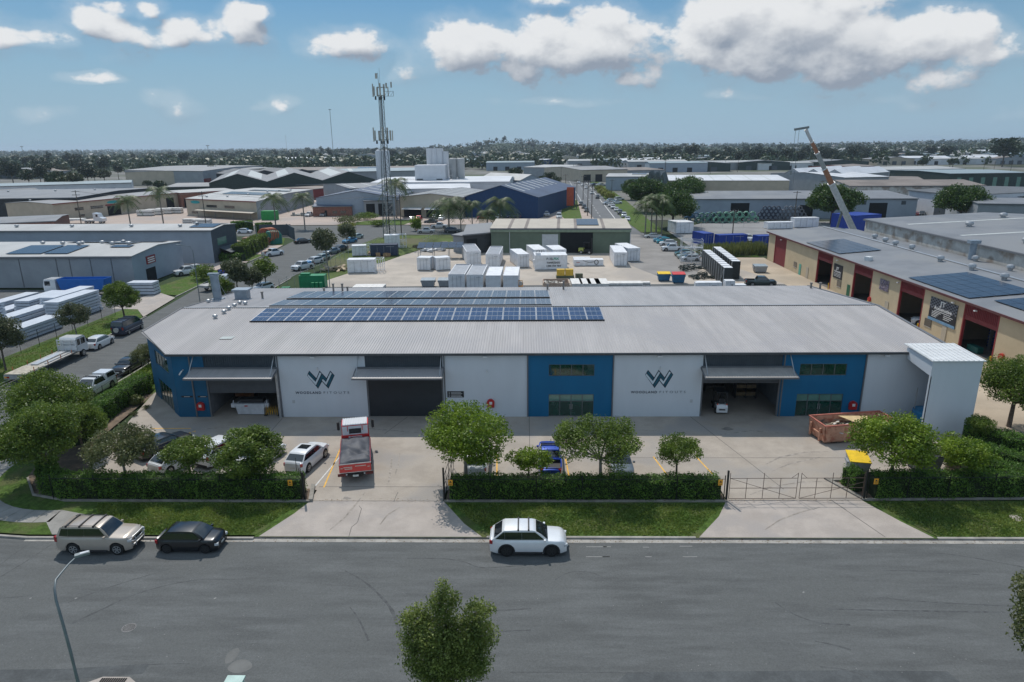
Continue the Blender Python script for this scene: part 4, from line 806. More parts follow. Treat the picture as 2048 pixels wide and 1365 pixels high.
    for s in (-1,1):
        g = MB(); zlo, zhi = belt+.035, roof-.12
        def sx(z, base, top): return base+(top-base)*(z-belt)/(roof-belt)
        def sp(x, z): return (x, s*(cabw(z)+.008), z)
        xb0, xb1 = c0-.16, c1-.10; xr0, xr1 = c3+.20, c2+.12; mid = (c0+c3)/2+.12
        segs = [(mid+.004, None), (None, mid-.004)]; A = [sp(sx(zlo,xb0,xb1)-.02,zlo), sp(sx(zhi,xb0,xb1),zhi), sp(mid+.004,zhi), sp(mid+.004,zlo)]; g.add(A, [(0,1,2,3)])
        if kind == 'ute' or abs(c3) < 1.3: g.add([sp(mid-.004,zlo), sp(mid-.004,zhi), sp(sx(zhi,xr0,xr1),zhi), sp(sx(zlo,xr0,xr1),zlo)], [(0,1,2,3)])
        else:
            q = (mid+c3)/2-.12; g.add([sp(mid-.004,zlo), sp(mid-.004,zhi), sp(q+.004,zhi), sp(q+.004,zlo)], [(0,1,2,3)])
            g.add([sp(q-.004,zlo), sp(q-.004,zhi), sp(min(q-.05,sx(zhi,xr0,xr1)),zhi), sp(sx(zlo,xr0,xr1),zlo+.04)], [(0,1,2,3)])
        out.append(('side_windows', g.mesh('side_windows', cglass), None))
    # under body and bumpers
    u = MB(); u.box(-xf+.25,xf-.25,-Wd/2+.14,Wd/2-.14,gc-.02,belt-.25); u.box(xf-.14,xf+.012,-Wd*.33,Wd*.33,gc+.03,gc+.16); u.box(-xf-.012,-xf+.14,-Wd*.36,Wd*.36,gc+.03,gc+.17); out.append(('underbody', u.mesh('underbody', plast), None))
    u = MB(); zg = K['nose']-.10; u.cbox((xf-.005,0,zg-.06),(.05,Wd*.46,.17)); out.append(('grille', u.mesh('grille', plast), None))
    for s in (-1,1):
        u = MB(); u.cbox((xf-.10,s*Wd*.355,K['nose']-.055),(.24,.30,.15), s*-.35); out.append(('headlight', u.mesh('headlight', lamp_w, True), None))
        u = MB(); zt = K['tail']-.20; u.cbox((-xf+.10,s*Wd*.375,zt),(.20,.20,.22 if kind not in ('van','ute','4wd') else .36), s*.25); out.append(('tail_light', u.mesh('tail_light', lamp_r, True), None))
        u = MB(); u.cbox((c0-.22,s*(Wd/2+.06),belt+.06),(.12,.17,.13)); out.append(('mirror', u.mesh('mirror', [paint(WHITE)], True), 'paint'))
    for xq in (-xf-.02, xf+.02): u = MB(); u.cbox((xq,0,gc+.30 if xq > 0 else K['tail']-.42),(.02,.42,.12)); out.append(('number_plate', u.mesh('number_plate', plate), None))
    CARC[kind] = out; return out
WHEELC = {}
def wheel_meshes(wr, w_, style):
    k = (wr, w_, style)
    if k not in WHEELC:
        t = MB(); n = 20; prof = [(wr*.62,-w_/2),(wr*.93,-w_/2),(wr,-w_/2+.03),(wr,w_/2-.03),(wr*.93,w_/2),(wr*.62,w_/2)]; vs = [(r*cos(2*pi*j/n), y, r*sin(2*pi*j/n)) for r, y in prof for j in range(n)]
        t.add(vs, [(i*n+j,i*n+(j+1)%n,(i+1)*n+(j+1)%n,(i+1)*n+j) for i in range(5) for j in range(n)]+[tuple(range(n-1,-1,-1)), tuple(5*n+j for j in range(n))])
        r = MB(); ns = 5 if style != 'steel' else 8
        for s in (-1,1):
            yy = s*(w_/2+.004); r.add([(wr*.66*cos(2*pi*j/n), yy, wr*.66*sin(2*pi*j/n)) for j in range(n)]+[(wr*.57*cos(2*pi*j/n), yy-s*.002, wr*.57*sin(2*pi*j/n)) for j in range(n)], [(j,(j+1)%n,n+(j+1)%n,n+j) for j in range(n)])
            for i in range(ns+1):
                a = 2*pi*i/(ns+1); c, q = cos(a), sin(a); p, o_ = wr*.07, wr*.10
                r.add([(c*.02-q*p,yy,q*.02+c*p),(c*.02+q*p,yy,q*.02-c*p),(c*wr*.6+q*o_,yy,q*wr*.6-c*o_),(c*wr*.6-q*o_,yy,q*wr*.6+c*o_)], [(0,1,2,3)])
        WHEELC[k] = (t.mesh('tyre', rubber, True, 50), r.mesh('rim', {'alloy': rimm, 'dark': rimd, 'steel': rimm}[style]))
    return WHEELC[k]
def add_wheels(root, xs, y, wr, w_=.22, style='alloy'):
    for x in xs:
        for s in (-1,1):
            tm, rm = wheel_meshes(wr, w_, style); a = bpy.data.objects.new('wheel', tm); COL.objects.link(a); a.parent = root; a.location = (x, s*y, wr); b = bpy.data.objects.new('rim', rm); COL.objects.link(b); b.parent = a
def car(kind, col, x, y, hd, label, group=None, z=0., style='alloy', name=None, cat='car', sc=1., extras=()):
    K = KS[kind]; nm = name or {'ute': 'pickup_truck', 'van': 'van'}.get(kind, 'parked_car'); t = thing(nm, label, {'ute': 'pickup', 'van': 'van'}.get(kind, cat), (x,y,z), hd, group, sc)
    for pn, me, pt in car_parts(kind):
        o = bpy.data.objects.new(pn, me); COL.objects.link(o); o.parent = t
        if pt: o.material_slots[0].link = 'OBJECT'; o.material_slots[0].material = paint(col, .0 if col in (WHITE,) else .25)
    xf = K['L']/2; add_wheels(t, (xf-K['fo'], xf-K['fo']-K['wb']), K['W']/2-.10, K['wr'], .23, style)
    c0, c1, c2, c3 = K['cab']; rz_ = K['roof']; hw_ = K['W']/2*.72
    if 'rails' in extras:
        for s in (-1,1): mb = MB(); mb.tube([(c1-.15,s*hw_,rz_-.01),(c1-.3,s*hw_,rz_+.06),(c2+.3,s*hw_,rz_+.06),(c2+.15,s*hw_,rz_-.02)], .022, 5); mb.build('roof_rail', plast, t)
    nb = 3 if 'bars3' in extras else (2 if 'bars' in extras else 0)
    for i in range(nb): mb = MB(); q = c1-.35-(c1-c2-.75)*i/max(1,nb-1)*(.55 if nb == 2 else 1); mb.box(q-.04,q+.04,-hw_-.05,hw_+.05,rz_+.045,rz_+.09); mb.box(q-.05,q+.05,-hw_-.06,-hw_+.02,rz_-.04,rz_+.06); mb.box(q-.05,q+.05,hw_-.02,hw_+.06,rz_-.04,rz_+.06); mb.build('roof_bar', plast, t)
    if 'sunroof' in extras: mb = MB(); mb.box(c1-1.05,c1-.3,-.42,.42,rz_+.028,rz_+.036); mb.build('sunroof', cglass, t)
    if 'cladding' in extras:
        mb = MB(); 
        for q in (xf-K['fo'], xf-K['fo']-K['wb']):
            for s in (-1,1):
                for k in range(9):
                    a = pi*k/8; mb.cbox((q+(K['wr']+.10)*cos(a), s*(K['W']/2+.0), K['wr']+(K['wr']+.10)*sin(a)), (.10,.05,.19), 0, 0, -a)
        mb.build('arch_trim', plast, t); [MB().box(-.95,.9,s*K['W']/2-.03,s*K['W']/2+.03,K['gc'],K['gc']+.14).build('sill_trim', plast, t) for s in (-1,1)]
    if 'bullbar' in extras:
        mb = MB(); 
        for zz, xx in ((.62,.16),(.86,.18),(1.12,.12)): mb.tube([(xf-.25,-.80,zz-.02),(xf+xx-.06,-.6,zz),(xf+xx,0,zz+.02),(xf+xx-.06,.6,zz),(xf-.25,.80,zz-.02)], .03, 6)
        for yy in (-.45,.45): mb.tube([(xf+.12,yy,.45),(xf+.17,yy,.86),(xf+.10,yy,1.14)], .035, 6)
        mb.build('bull_bar', alum, t, True)
    if 'step' in extras:
        for s in (-1,1): mb = MB(); mb.box(-.95,.95,s*K['W']/2-.10,s*K['W']/2+.08,.30,.36); mb.build('side_step', plast, t)
    if 'spare' in extras: mb = MB(); mb.tube([(-xf-.02,0,.95),(-xf-.25,0,.95)], .34, 16); mb.build('spare_wheel_cover', paint(SILV), t, True)
    if 'canopy' in extras:
        mb = MB(); a, b = -xf+.10, c3-.04; w1, w2 = K['W']/2*.92, K['W']/2*.76; z0, z1 = K['belt']-.02, rz_+.03
        mb.add([(a,-w1,z0),(b,-w1,z0),(b,w1,z0),(a,w1,z0),(a+.22,-w2,z1),(b,-w2,z1),(b,w2,z1),(a+.22,w2,z1)], [(0,3,2,1),(4,5,6,7),(0,1,5,4),(1,2,6,5),(2,3,7,6),(3,0,4,7)]); mb.build('canopy', paint(col), t)
        for s in (-1,1):
            f_ = lambda x, u: (x, s*(w1+(w2-w1)*u+.008), z0+(z1-z0)*u); mb = MB(); mb.add([f_(a+.22,.2), f_(b-.12,.2), f_(b-.12,.85), f_(a+.34,.85)], [(0,1,2,3)]); mb.build('canopy_window', cglass, t)
        mb = MB(); mb.add([(a+.035,-w1+.15,z0+.1),(a+.035,w1-.15,z0+.1),(a+.19,w2-.1,z1-.08),(a+.19,-w2+.1,z1-.08)], [(0,1,2,3)]); mb.build('canopy_window', cglass, t)
    if 'twotone' in extras: mb = MB(); [mb.box(-xf+.3,xf-.3,s*K['W']/2-.015,s*K['W']/2+.012,.62,.68) for s in (-1,1)]; mb.build('side_stripe', paint(SILV), t)
    if 'load' in extras: mb = MB(); mb.lathe([(.55,0),(.62,.3),(.5,.7),(.2,.8)], 14, (c3-.9,0,.8)); mb.build('tank', paint((.02,.28,.6)), t, True)
    return t
UP = RAD(90); DN = RAD(-90)
Z1 = ZR
car('4wd', CHAMP, G(198,1103,ZR)[0]-.1, 37.55, 0, 'champagne four wheel drive with bull bar and roof racks parked at the kerb', z=Z1, extras=('bars3','bullbar','step','rails'))
car('hatch', BLK, G(383,1100,ZR)[0]-.1, 37.62, 0, 'small black hatchback parked at the kerb in front of the four wheel drive', z=Z1, style='dark', sc=.98)
car('suv', (.80,.81,.82), G(1058,1105,ZR)[0]-.05, 37.5, 0, 'white sport utility vehicle with two roof bars parked alone at the middle kerb', z=Z1, style='dark', extras=('bars','cladding'))
x, y = G(203,785); car('ute', WHITE, -45.5, 66.0, DN+RAD(-3), 'white double cab pickup with canopy parked facing the camera on the side street', z=Z1, extras=('canopy','bars'))
car('sedan', BLK, -46.1, 73.4, DN, 'black car under the olive tree, parked behind the white canopy pickup', z=Z1)
car('longhatch', WHITE, -55.6, 83.2, UP, 'white hatchback seen from behind on the side street', z=Z1)
car('van', NAVY, -55.9, 90.3, UP, 'dark blue passenger van with silver side stripe and rear spare wheel', z=Z1, extras=('spare','twotone','bars3'), style='steel')
# car park left of the truck driveway
car('sedan', BLK, -30.6, 51.6, RAD(60), 'black car in the car park, first from the street corner', extras=())
car('longhatch', WHITE, -28.1, 48.9, RAD(65), 'white car with red tail lights under the broad olive tree')
car('suv', WHITE, -25.0, 50.4, RAD(68), 'tall white car in the middle of the left car park row')
car('sedan', WHITE, -21.6, 49.4, RAD(70), 'white sedan mostly hidden by the dense tree beside the white coupe')
car('coupesuv', WHITE, G(617,922)[0]+.1, 49.2, RAD(78), 'white coupe style car with dark sunroof seen from behind beside the red truck', extras=('sunroof',))
car('suv', WHITE, -3.85, 48.6, UP, 'white car under the bright round tree beside the truck driveway')
car('ute', BLUE, 1.9, 48.6, RAD(89), 'bright blue pickup with ribbed blue tray seen from behind', extras=('bars',))
car('sedan', (.13,.15,.16), 7.35, 48.3, DN, 'dark grey car facing the street behind the open crowned tree')
# ---- red and white tipper truck with tarpaulin
tk = thing('tipper_truck', 'red and white tipper truck with grey tarpaulin over its tray driving toward the warehouse', 'truck', (-13.7,49.3,0), RAD(103), sc=1.07)
mb = MB(); mb.box(-3.1,3.0,-.42,.42,.55,.80); mb.build('chassis', plast, tk)
add_wheels(tk, (2.1,-1.75), .92, .42, .34, 'steel')
mb = MB(); mb.extr([(1.35,-1.0,.75),(3.1,-1.0,.55),(3.12,-1.0,1.35),(2.95,-1.0,2.25),(2.7,-1.0,2.5),(1.45,-1.0,2.5),(1.35,-1.0,2.35)], (0,2.0,0)); cb = mb.build('cab', paint((.62,.03,.03)), tk)
mb = MB(); mb.box(1.40,2.72,-.92,.92,2.5,2.56); [mb.box(1.42,2.7,-.85+i*.19,-.79+i*.19,2.56,2.60) for i in range(10)]; mb.build('cab_roof', paint(WHITE), tk)
mb = MB(); mb.box(1.33,1.349,-.95,.95,1.35,2.45); mb.build('cab_back', paint(WHITE), tk)
mb = MB(); mb.box(1.315,1.33,-.45,.45,1.85,2.25); mb.build('rear_window', cglass, tk)
mb = MB(); mb.add([(3.13,-.85,1.45),(3.13,.85,1.45),(2.98,.8,2.2),(2.98,-.8,2.2)], [(0,1,2,3)]); mb.build('windscreen', cglass, tk)
for s in (-1,1):
    mb = MB(); mb.box(1.75,2.75,s*1.0-.008,s*1.0+.008,1.5,2.2); mb.build('side_window', cglass, tk)
    mb = MB(); mb.tube([(2.8,s*1.0,2.3),(2.9,s*1.3,2.25),(2.85,s*1.3,1.5)], .02, 5); mb.cbox((2.86,s*1.32,1.9),(.10,.2,.62)); mb.build('mirror', plast, tk)
mb = MB(); mb.box(1.18,1.26,-1.05,1.05,1.1,1.78); [mb.cyl(1.22,s*.55,2.1,2.5,.03,6) for s in (-1,1)]; mb.build('headboard', paint((.62,.03,.03)), tk)
text('TIPPERS', .2, whitem, tk, Matrix.Translation((1.17,.45,1.75)) @ Matrix.Rotation(RAD(-90),4,'Z') @ FACE_CAM, 'lettering', .004, width=.9) if False else None
mb = MB(); [mb.box(1.165,1.178,a,b,z,z+.05) for a, b, z in ((-.5,.30,1.64),(-.5,.18,1.55))]; mb.box(1.165,1.178,.36,.5,1.52,1.70); mb.build('sign_text', whitem, tk)
mb = MB(); mb.box(-3.2,1.15,-1.08,1.08,.85,.95); mb.box(-3.2,1.15,-1.1,-1.04,.95,1.55); mb.box(-3.2,1.15,1.04,1.1,.95,1.55); mb.build('tray', paint((.30,.02,.02)), tk)
mb = MB(); mb.box(-3.28,-3.2,-1.1,1.1,.9,1.5); tg = mb.build('tailgate', paint((.62,.03,.03)), tk)
mb = MB(); mb.box(-3.3,-3.28,-1.12,1.12,1.5,1.56); mb.box(-3.3,-3.281,-1.12,1.12,.86,.9); mb.build('tailgate_trim', alum, tg)
mb = MB(); [mb.box(-3.30,-3.282,a,b,z,z+.06) for a, b, z in ((.2,.8,1.25),(.2,.72,1.12),(-.75,0,1.3),(-.85,-1.0,1.2),(.85,1.0,1.2))]; mb.build('sign_text', M('sign_pale', (.6,.5,.42), .6), tg)
nx_, ny_ = 34, 18; vs = []; rr = random.Random(4)
for i in range(nx_):
    for j in range(ny_):
        u = i/(nx_-1); v = j/(ny_-1); xx = -3.2+4.35*u; yy = -1.13+2.26*v; e = min(u,1-u,v,1-v); z = 1.58+.30*sin(pi*u)**.5*sin(pi*v)**.6 - .20*math.exp(-((abs(u-.35-.3*(v-.5)))/.05)**2)*min(1,e*8) + .09*sin(9*u+5*v)*min(1,e*6)+.05*sin(14*v-6*u)*min(1,e*6)-.10*math.exp(-((abs(u-.3+.5*(v-.4)))/.04)**2)*min(1,e*8)
        if e < .01: z = 1.40
        vs.append((xx,yy,z))
mb = MB(); mb.add(vs, [(i*ny_+j,(i+1)*ny_+j,(i+1)*ny_+j+1,i*ny_+j+1) for i in range(nx_-1) for j in range(ny_-1)]); mb.build('tarpaulin', M('tarpaulin', (.085,.088,.10), .6, var=.15, scale=2, spec=.25), tk, True, 80)
for s in (-1,1):
    mb = MB(); mb.box(-3.27,-3.2,s*.95-.28,s*.95+.28,.60,.80); mb.build('tail_light', M('lamp_dark', (.12,.02,.02), .3), tk)
    mb = MB(); mb.cbox((-3.29,s*.62,.73),(.04,.1,.08)); mb.build('reverse_lamp', lamp_w, tk)
    mb = MB(); mb.box(-2.3,-1.2,s*.95-.2,s*.95+.2,.86,.93); mb.build('mudguard', plast, tk)
mb = MB(); mb.box(-3.30,-3.26,-.2,.2,.52,.66); mb.build('number_plate', plate, tk)
# ---- long white flatbed truck on the side street
fb_ = thing('flatbed_truck', 'long white flatbed truck with empty timber deck parked on the side street', 'truck', (-56.0,74.6,ZR), UP)
mb = MB(); mb.box(-5.6,5.3,-.4,.4,.55,.85); mb.build('chassis', plast, fb_)
add_wheels(fb_, (4.3,-2.6), .95, .45, .32, 'steel')
mb = MB(); mb.extr([(3.3,-1.02,.9),(5.35,-1.02,.55),(5.4,-1.02,1.5),(5.05,-1.02,2.45),(4.8,-1.02,2.62),(3.45,-1.02,2.62),(3.3,-1.02,2.45)], (0,2.04,0)); mb.build('cab', paint(WHITE), fb_, True, 20)
mb = MB(); mb.add([(5.40,-.9,1.55),(5.40,.9,1.55),(5.10,.86,2.42),(5.10,-.86,2.42)], [(0,1,2,3)]); mb.build('windscreen', cglass, fb_)
for s in (-1,1):
    mb = MB(); mb.box(4.2,4.98,s*1.02-.008,s*1.02+.008,1.6,2.35); mb.box(3.5,4.05,s*1.02-.008,s*1.02+.008,1.6,2.35); mb.build('side_windows', cglass, fb_)
    mb = MB(); mb.cbox((5.1,s*1.25,1.9),(.1,.18,.4)); mb.tube([(5.0,s*1.0,2.2),(5.1,s*1.25,2.1)], .02, 5); mb.build('mirror', plast, fb_)
mb = MB(); [mb.box(3.05,3.13,-1.2,1.2,z,z+.12) for z in (1.1,1.35,1.6,1.95,2.3)]; [mb.box(3.0,3.13,y_-.05,y_+.05,1.0,2.45) for y_ in (-1.15,-.45,.45,1.15)]; mb.box(3.06,3.12,-1.2,1.2,1.1,1.7); mb.build('headboard', paint(WHITE), fb_)
mb = MB(); mb.box(-5.9,3.0,-1.22,1.22,.95,1.06); mb.build('deck', M('deck_steel', (.33,.32,.30), .6, .2, var=.2, scale=2), fb_)
mb = MB(); mb.box(-5.9,-2.9,-1.15,1.15,1.065,1.12); mb.build('timber_deck', M('deck_timber', (.42,.38,.31), .8, var=.2, scale=3), fb_)
mb = MB(); mb.box(-2.6,2.6,-.2,.55,1.065,1.2); mb.box(-2.2,2.4,-.9,-.75,1.065,1.17); mb.build('load_beams', alum, fb_)
mb = MB(); [mb.box(x_-.03,x_+.03,s*1.2-.03,s*1.2+.03,1.0,1.5) for x_ in (-4.5,-2.2,0,2) for s in (-1,1)]; mb.build('stakes', M('stake_orange', (.5,.14,.05), .6), fb_)
mb = MB(); mb.box(-6.0,-5.9,-1.2,1.2,.55,.95); rb = mb.build('rear_bar', M('bar_grey', (.35,.35,.34), .6), fb_)
for s in (-1,1): mb = MB(); mb.box(-6.03,-6.0,s*.85-.28,s*.85-.02,.68,.86); mb.build('tail_light', lamp_r, rb); mb = MB(); mb.box(-6.03,-6.0,s*.85+.02,s*.85+.25,.68,.86); mb.build('marker_plate', orange, rb)
# ---- skip bin, wheelie skips, gates, forklift
sk = thing('skip_bin', 'salmon pink steel skip bin full of timber offcuts standing before the right entrance', 'skip bin', (28.2,54.4,0), RAD(9))
salm = M('skip_paint', (.56,.30,.20), .6, var=.15, scale=1.3, col2=(.40,.15,.09), mixs=2.2)
mb = MB(); Lk, Wk, Hk = 3.2, 1.2, 1.65
for s in (-1,1): mb.extr([(-Lk,s*Wk,.2),(Lk,s*Wk,.2),(Lk+.15,s*Wk,Hk),(-Lk-.1,s*Wk,Hk)], (0,-s*.06,0))
mb.extr([(-Lk-.1,-Wk,Hk),(-Lk,-Wk,.2),(-Lk+.06,-Wk,.2),(-Lk-.04,-Wk,Hk)], (0,2*Wk,0)); mb.extr([(Lk+.15,-Wk,Hk),(Lk,-Wk,.2),(Lk-.06,-Wk,.2),(Lk+.09,-Wk,Hk)], (0,2*Wk,0)); mb.box(-Lk,Lk,-Wk,Wk,.18,.26); mb.build('body', salm, sk)
mb = MB(); 
for s in (-1,1): mb.box(-Lk-.14,Lk+.18,s*Wk-.07,s*Wk+.07,Hk-.02,Hk+.07)
mb.box(-Lk-.16,-Lk-.02,-Wk,Wk,Hk-.015,Hk+.065); mb.box(Lk+.07,Lk+.21,-Wk,Wk,Hk-.015,Hk+.065); mb.build('rim', M('skip_rim', (.42,.14,.10), .6, var=.2), sk)
for q in (-.7,.7): mb = MB(); mb.box(-Lk-.28,-Lk-.12,q-.07,q+.07,.15,1.3); mb.build('lift_post', salm, sk)
mb = MB(); mb.box(-Lk-.2,-Lk-.08,-.9,.9,.75,.85); mb.build('cross_bar', salm, sk)
for q in (-2.2,2.2): mb = MB(); mb.box(q-.3,q+.3,-1.0,1.0,.02,.18); mb.build('skid', plast, sk)
mb = MB(); mb.box(.2,1.5,-Wk-.006,-Wk,.95,1.12); mb.box(-.1,1.6,-Wk-.006,-Wk,.62,.84); mb.build('faded_logo', M('faded_grey', (.33,.32,.32), .7), sk)
rr = random.Random(9); mb = MB()
for i in range(60): mb.cbox((rr.uniform(-2.8,1.5), rr.uniform(-.9,.9), rr.uniform(.95,1.2)), (rr.uniform(.6,1.5), rr.uniform(.05,.16), .05), rr.uniform(-1.3,1.3), rr.randrange(3), rr.uniform(-.15,.15))
mb.build('timber_offcuts', [M('offcut', (.42,.34,.24), .8), M('offcut_dark', (.10,.08,.06), .8), M('offcut_pale', (.6,.56,.5), .7)], sk)
mb = MB(); mb.extr([(-.8,.9,1.6),(1.9,.8,1.45),(1.6,-.9,1.35),(.6,-.95,1.3)], (0,0,.03)); mb.build('plywood_sheet', M('plywood', (.62,.46,.24), .7), sk)
mb = MB(); mb.box(-2.9,2.9,-1.05,1.05,.3,.95); mb.build('rubble', M('rubble', (.14,.12,.10), .9, var=.4, scale=4), sk)
def bin_(x, y, rz, lid, body, label, w=1.5, d=1.3, h=1.45, name='waste_bin'):
    t = thing(name, label, 'waste bin', (x,y,0), rz); mb = MB(); mb.add([(-w*.42,-d*.42,.16),(w*.42,-d*.42,.16),(w*.42,d*.42,.16),(-w*.42,d*.42,.16),(-w/2,-d/2,h*.86),(w/2,-d/2,h*.86),(w/2,d/2,h),(-w/2,d/2,h)], [(0,3,2,1),(4,5,6,7),(0,1,5,4),(1,2,6,5),(2,3,7,6),(3,0,4,7)]); mb.build('body', body, t)
    mb = MB(); mb.extr([(-w/2-.03,-d/2-.05,h*.86+.004),(-w/2-.03,d/2+.03,h+.006),(-w/2-.03,d/2+.03,h+.06),(-w/2-.03,-d/2-.05,h*.86+.06)], (w+.06,0,0)); mb.build('lid', lid, t)
    for sx_ in (-1,1):
        mb = MB(); mb.box(sx_*w/2-.05 if sx_ > 0 else -w/2-.12, sx_*w/2+.12 if sx_ > 0 else -w/2+.05, -d*.25, d*.25, h*.62, h*.74); mb.build('side_pocket', body, t)
        for sy_ in (-1,1): mb = MB(); mb.wheel((sx_*w*.34,sy_*d*.34,.08),.08,.06,10); mb.build('castor', rubber, t)
    return t
gsteel = M('bin_grey', (.30,.32,.34), .5, .1, var=.1)
bin_(25.5, 47.6, RAD(-12), M('lid_yellow', (.80,.52,.01), .5), gsteel, 'grey steel bin with bright yellow lid behind the gate end', 1.45, 1.6, 1.45)
bin_(31.0, 48.4, RAD(4), plast, M('bin_green_grey', (.15,.17,.17), .5), 'grey green steel bin with black lid behind the right hedge', 2.2, 1.6, 1.5)
# fences and gates
fsteel = M('fence_black', (.012,.014,.014), .5); rust = M('gate_steel', (.10,.065,.05), .6, var=.3)
def fence(pts, label, h=2.0, every=2.9, mesh=True, mat=None, rail=1.72, name='fence', barbs=True):
    mat = mat or fsteel; x0, y0 = pts[0]; t = thing(name, label, 'fence', (x0,y0,0)); posts = []; rl = MB(); wr_ = MB()
    for a, b in zip(pts[:-1], pts[1:]):
        A, B = Vector(a)-Vector((x0,y0)), Vector(b)-Vector((x0,y0)); L = (B-A).length; n = max(1,round(L/every))
        for i in range(n+(b == pts[-1])): posts.append(A+(B-A)*i/n)
        for z in ((rail,.1) if mesh else (rail,)): rl.tube([(A.x,A.y,z),(B.x,B.y,z)], .022, 5)
        if mesh:
            k = int(L/.16); d = (B-A)/k
            for i in range(k): q = A+d*i; wr_.tube([(q.x,q.y,.1),(q.x+d.x*4,q.y+d.y*4,rail)], .0035, 3, cap=False) if i < k-4 else None; wr_.tube([(q.x+d.x*4,q.y+d.y*4,.1),(q.x,q.y,rail)], .0035, 3, cap=False) if i < k-4 else None
        if barbs:
            for z in (rail+.12,rail+.24): wr_.tube([(A.x,A.y,z),(B.x,B.y,z)], .006, 3, cap=False)
    rl.build('rail', mat, t); wr_.build('mesh_wire', mat, t) if wr_.v else None
    for p in posts[:95]: mb = MB(); mb.cyl(p.x,p.y,0,h,.035,6); mb.build('post', mat, t)
    return t
fence([(-34.5,43.35),(-28,43.25),(-16.0,43.2)], 'black chain mesh fence in front of the left hedge')
fence([(-5.85,43.25),(4,43.25),(14.1,43.3)], 'black chain mesh fence in front of the middle hedge')
fence([(24.3,43.5),(30,43.55),(36.5,43.7),(39.5,47.0),(46,54.5)], 'black chain mesh fence at the right hedge and end garden')
fence([(-41.6,50),(-42.4,60),(-43.2,74),(-43.2,88)], 'dark chain mesh fence along the side street by the warehouse', 1.8, 2.9)
for (x, y, lab, h) in [(-16.0,43.2,'black gatepost left of the truck driveway by the left hedge end',2.3),(-5.9,43.25,'black gatepost right of the truck driveway under the round tree',2.6),(14.3,43.35,'tall black gatepost at the left end of the double gate',2.35),(24.1,43.5,'tall black gatepost at the right end of the double gate',2.35)]:
    mb = MB(); mb.box(x-.06,x+.06,y-.06,y+.06,0,h); tag(mb.build('gatepost', fsteel), lab, 'gatepost')
def gate(x0, y0, x1, y1, hinge, label, nb=4, mat=rust, h=1.72):
    A, B = Vector((x0,y0)), Vector((x1,y1)); L = (B-A).length; t = thing('gate', label, 'gate', (x0,y0,0), atan2(y1-y0,x1-x0)); mb = MB()
    for z in (.12,.95,h): mb.tube([(.08,0,z),(L-.04,0,z)], .022, 5)
    mb.build('rail', mat, t)
    for i in range(nb+1):
        x = .08+(L-.12)*i/nb; mb = MB(); hh = h+.42 if (i == nb or i == 0 or i == nb//2) else h; mb.tube([(x,0,.12),(x,0,hh)], .022, 5); mb.build('upright', mat, t)
    mb = MB(); mb.tube([(.08,0,h) if hinge == 'L' else (.08,0,.12), (L-.04,0,.12) if hinge == 'L' else (L-.04,0,1.4)], .016, 5); mb.tube([(L-.04,0,h+.38),(L-.5,0,h)] if hinge == 'L' else [(.08,0,h+.38),(.5,0,h)], .016, 5); mb.build('brace', mat, t)
gate(14.4,43.4,19.3,43.45,'L','left leaf of the rusty tube double gate across the right driveway')
gate(19.42,43.45,24.0,43.5,'R','right leaf of the rusty tube double gate across the right driveway')
gate(-16.0,43.3,-17.4,45.9,'R','dark gate leaf folded back at the left side of the truck driveway',3,fsteel)
gate(-5.95,43.3,-5.75,48.4,'R','dark gate leaf folded back at the right side of the truck driveway',4,fsteel)
for (x, y, lab) in [(-16.9,43.1,'orange warning sign on the fence left of the truck driveway'),(-5.4,43.15,'orange warning sign on the fence right of the truck driveway'),(13.75,43.2,'orange warning sign on the fence beside the left double gatepost'),(24.75,43.4,'orange warning sign on the fence beside the right double gatepost')]:
    mb = MB(); mb.box(x-.16,x+.16,y-.012,y,1.28,1.72); s = tag(mb.build('warning_sign', orange), lab, 'sign'); mb = MB(); mb.poly([(x-.09,y-.015,1.5),(x+.09,y-.015,1.5),(x,y-.015,1.66)]); mb.box(x-.1,x+.1,y-.016,y-.013,1.36,1.40); mb.build('pictogram', plast, s)
# forklift in the right bay
fl = thing('forklift', 'white forklift seen from behind inside the right open bay', 'forklift', (18.5,60.4,0), RAD(86))
add_wheels(fl, (.75,-.62), .46, .27, .2, 'steel')
mb = MB(); mb.extr([(-1.15,-.5,.25),(-.2,-.5,.2),(-.2,-.5,.95),(-1.0,-.5,1.0),(-1.2,-.5,.75)], (0,1.0,0)); mb.build('counterweight', paint(WHITE), fl, True, 30)
mb = MB(); mb.box(-.2,1.1,-.5,.5,.22,.6); mb.build('chassis', plast, fl); mb = MB(); mb.box(-.7,-.15,-.28,.28,.95,1.1); mb.box(-.75,-.62,-.28,.28,1.1,1.5); mb.build('seat', plast, fl)
mb = MB(); [mb.tube([(x,s*.45,.6),(x+.1*(1 if x < 0 else -1),s*.42,2.05)], .03, 5) for x in (-.8,.9) for s in (-1,1)]; mb.box(-.75,.8,-.48,.48,2.05,2.1); mb.build('overhead_guard', plast, fl)
mb = MB(); [mb.box(1.15,1.25,s*.35-.05,s*.35+.05,.1,2.1) for s in (-1,1)]; mb.box(1.16,1.24,-.35,.35,2.0,2.1); mb.build('mast', plast, fl)
for s in (-1,1): mb = MB(); mb.box(1.25,2.3,s*.3-.06,s*.3+.06,.08,.13); mb.build('fork', plast, fl)
mb = MB(); mb.box(-1.215,-1.205,-.28,.28,.5,.62); mb.build('vent_grille', black, fl)
for s in (-1,1): mb = MB(); mb.cbox((-1.05,s*.42,1.05),(.08,.1,.12)); mb.build('rear_lamp', M('lamp_amber', (.7,.1,.05), .3), fl)
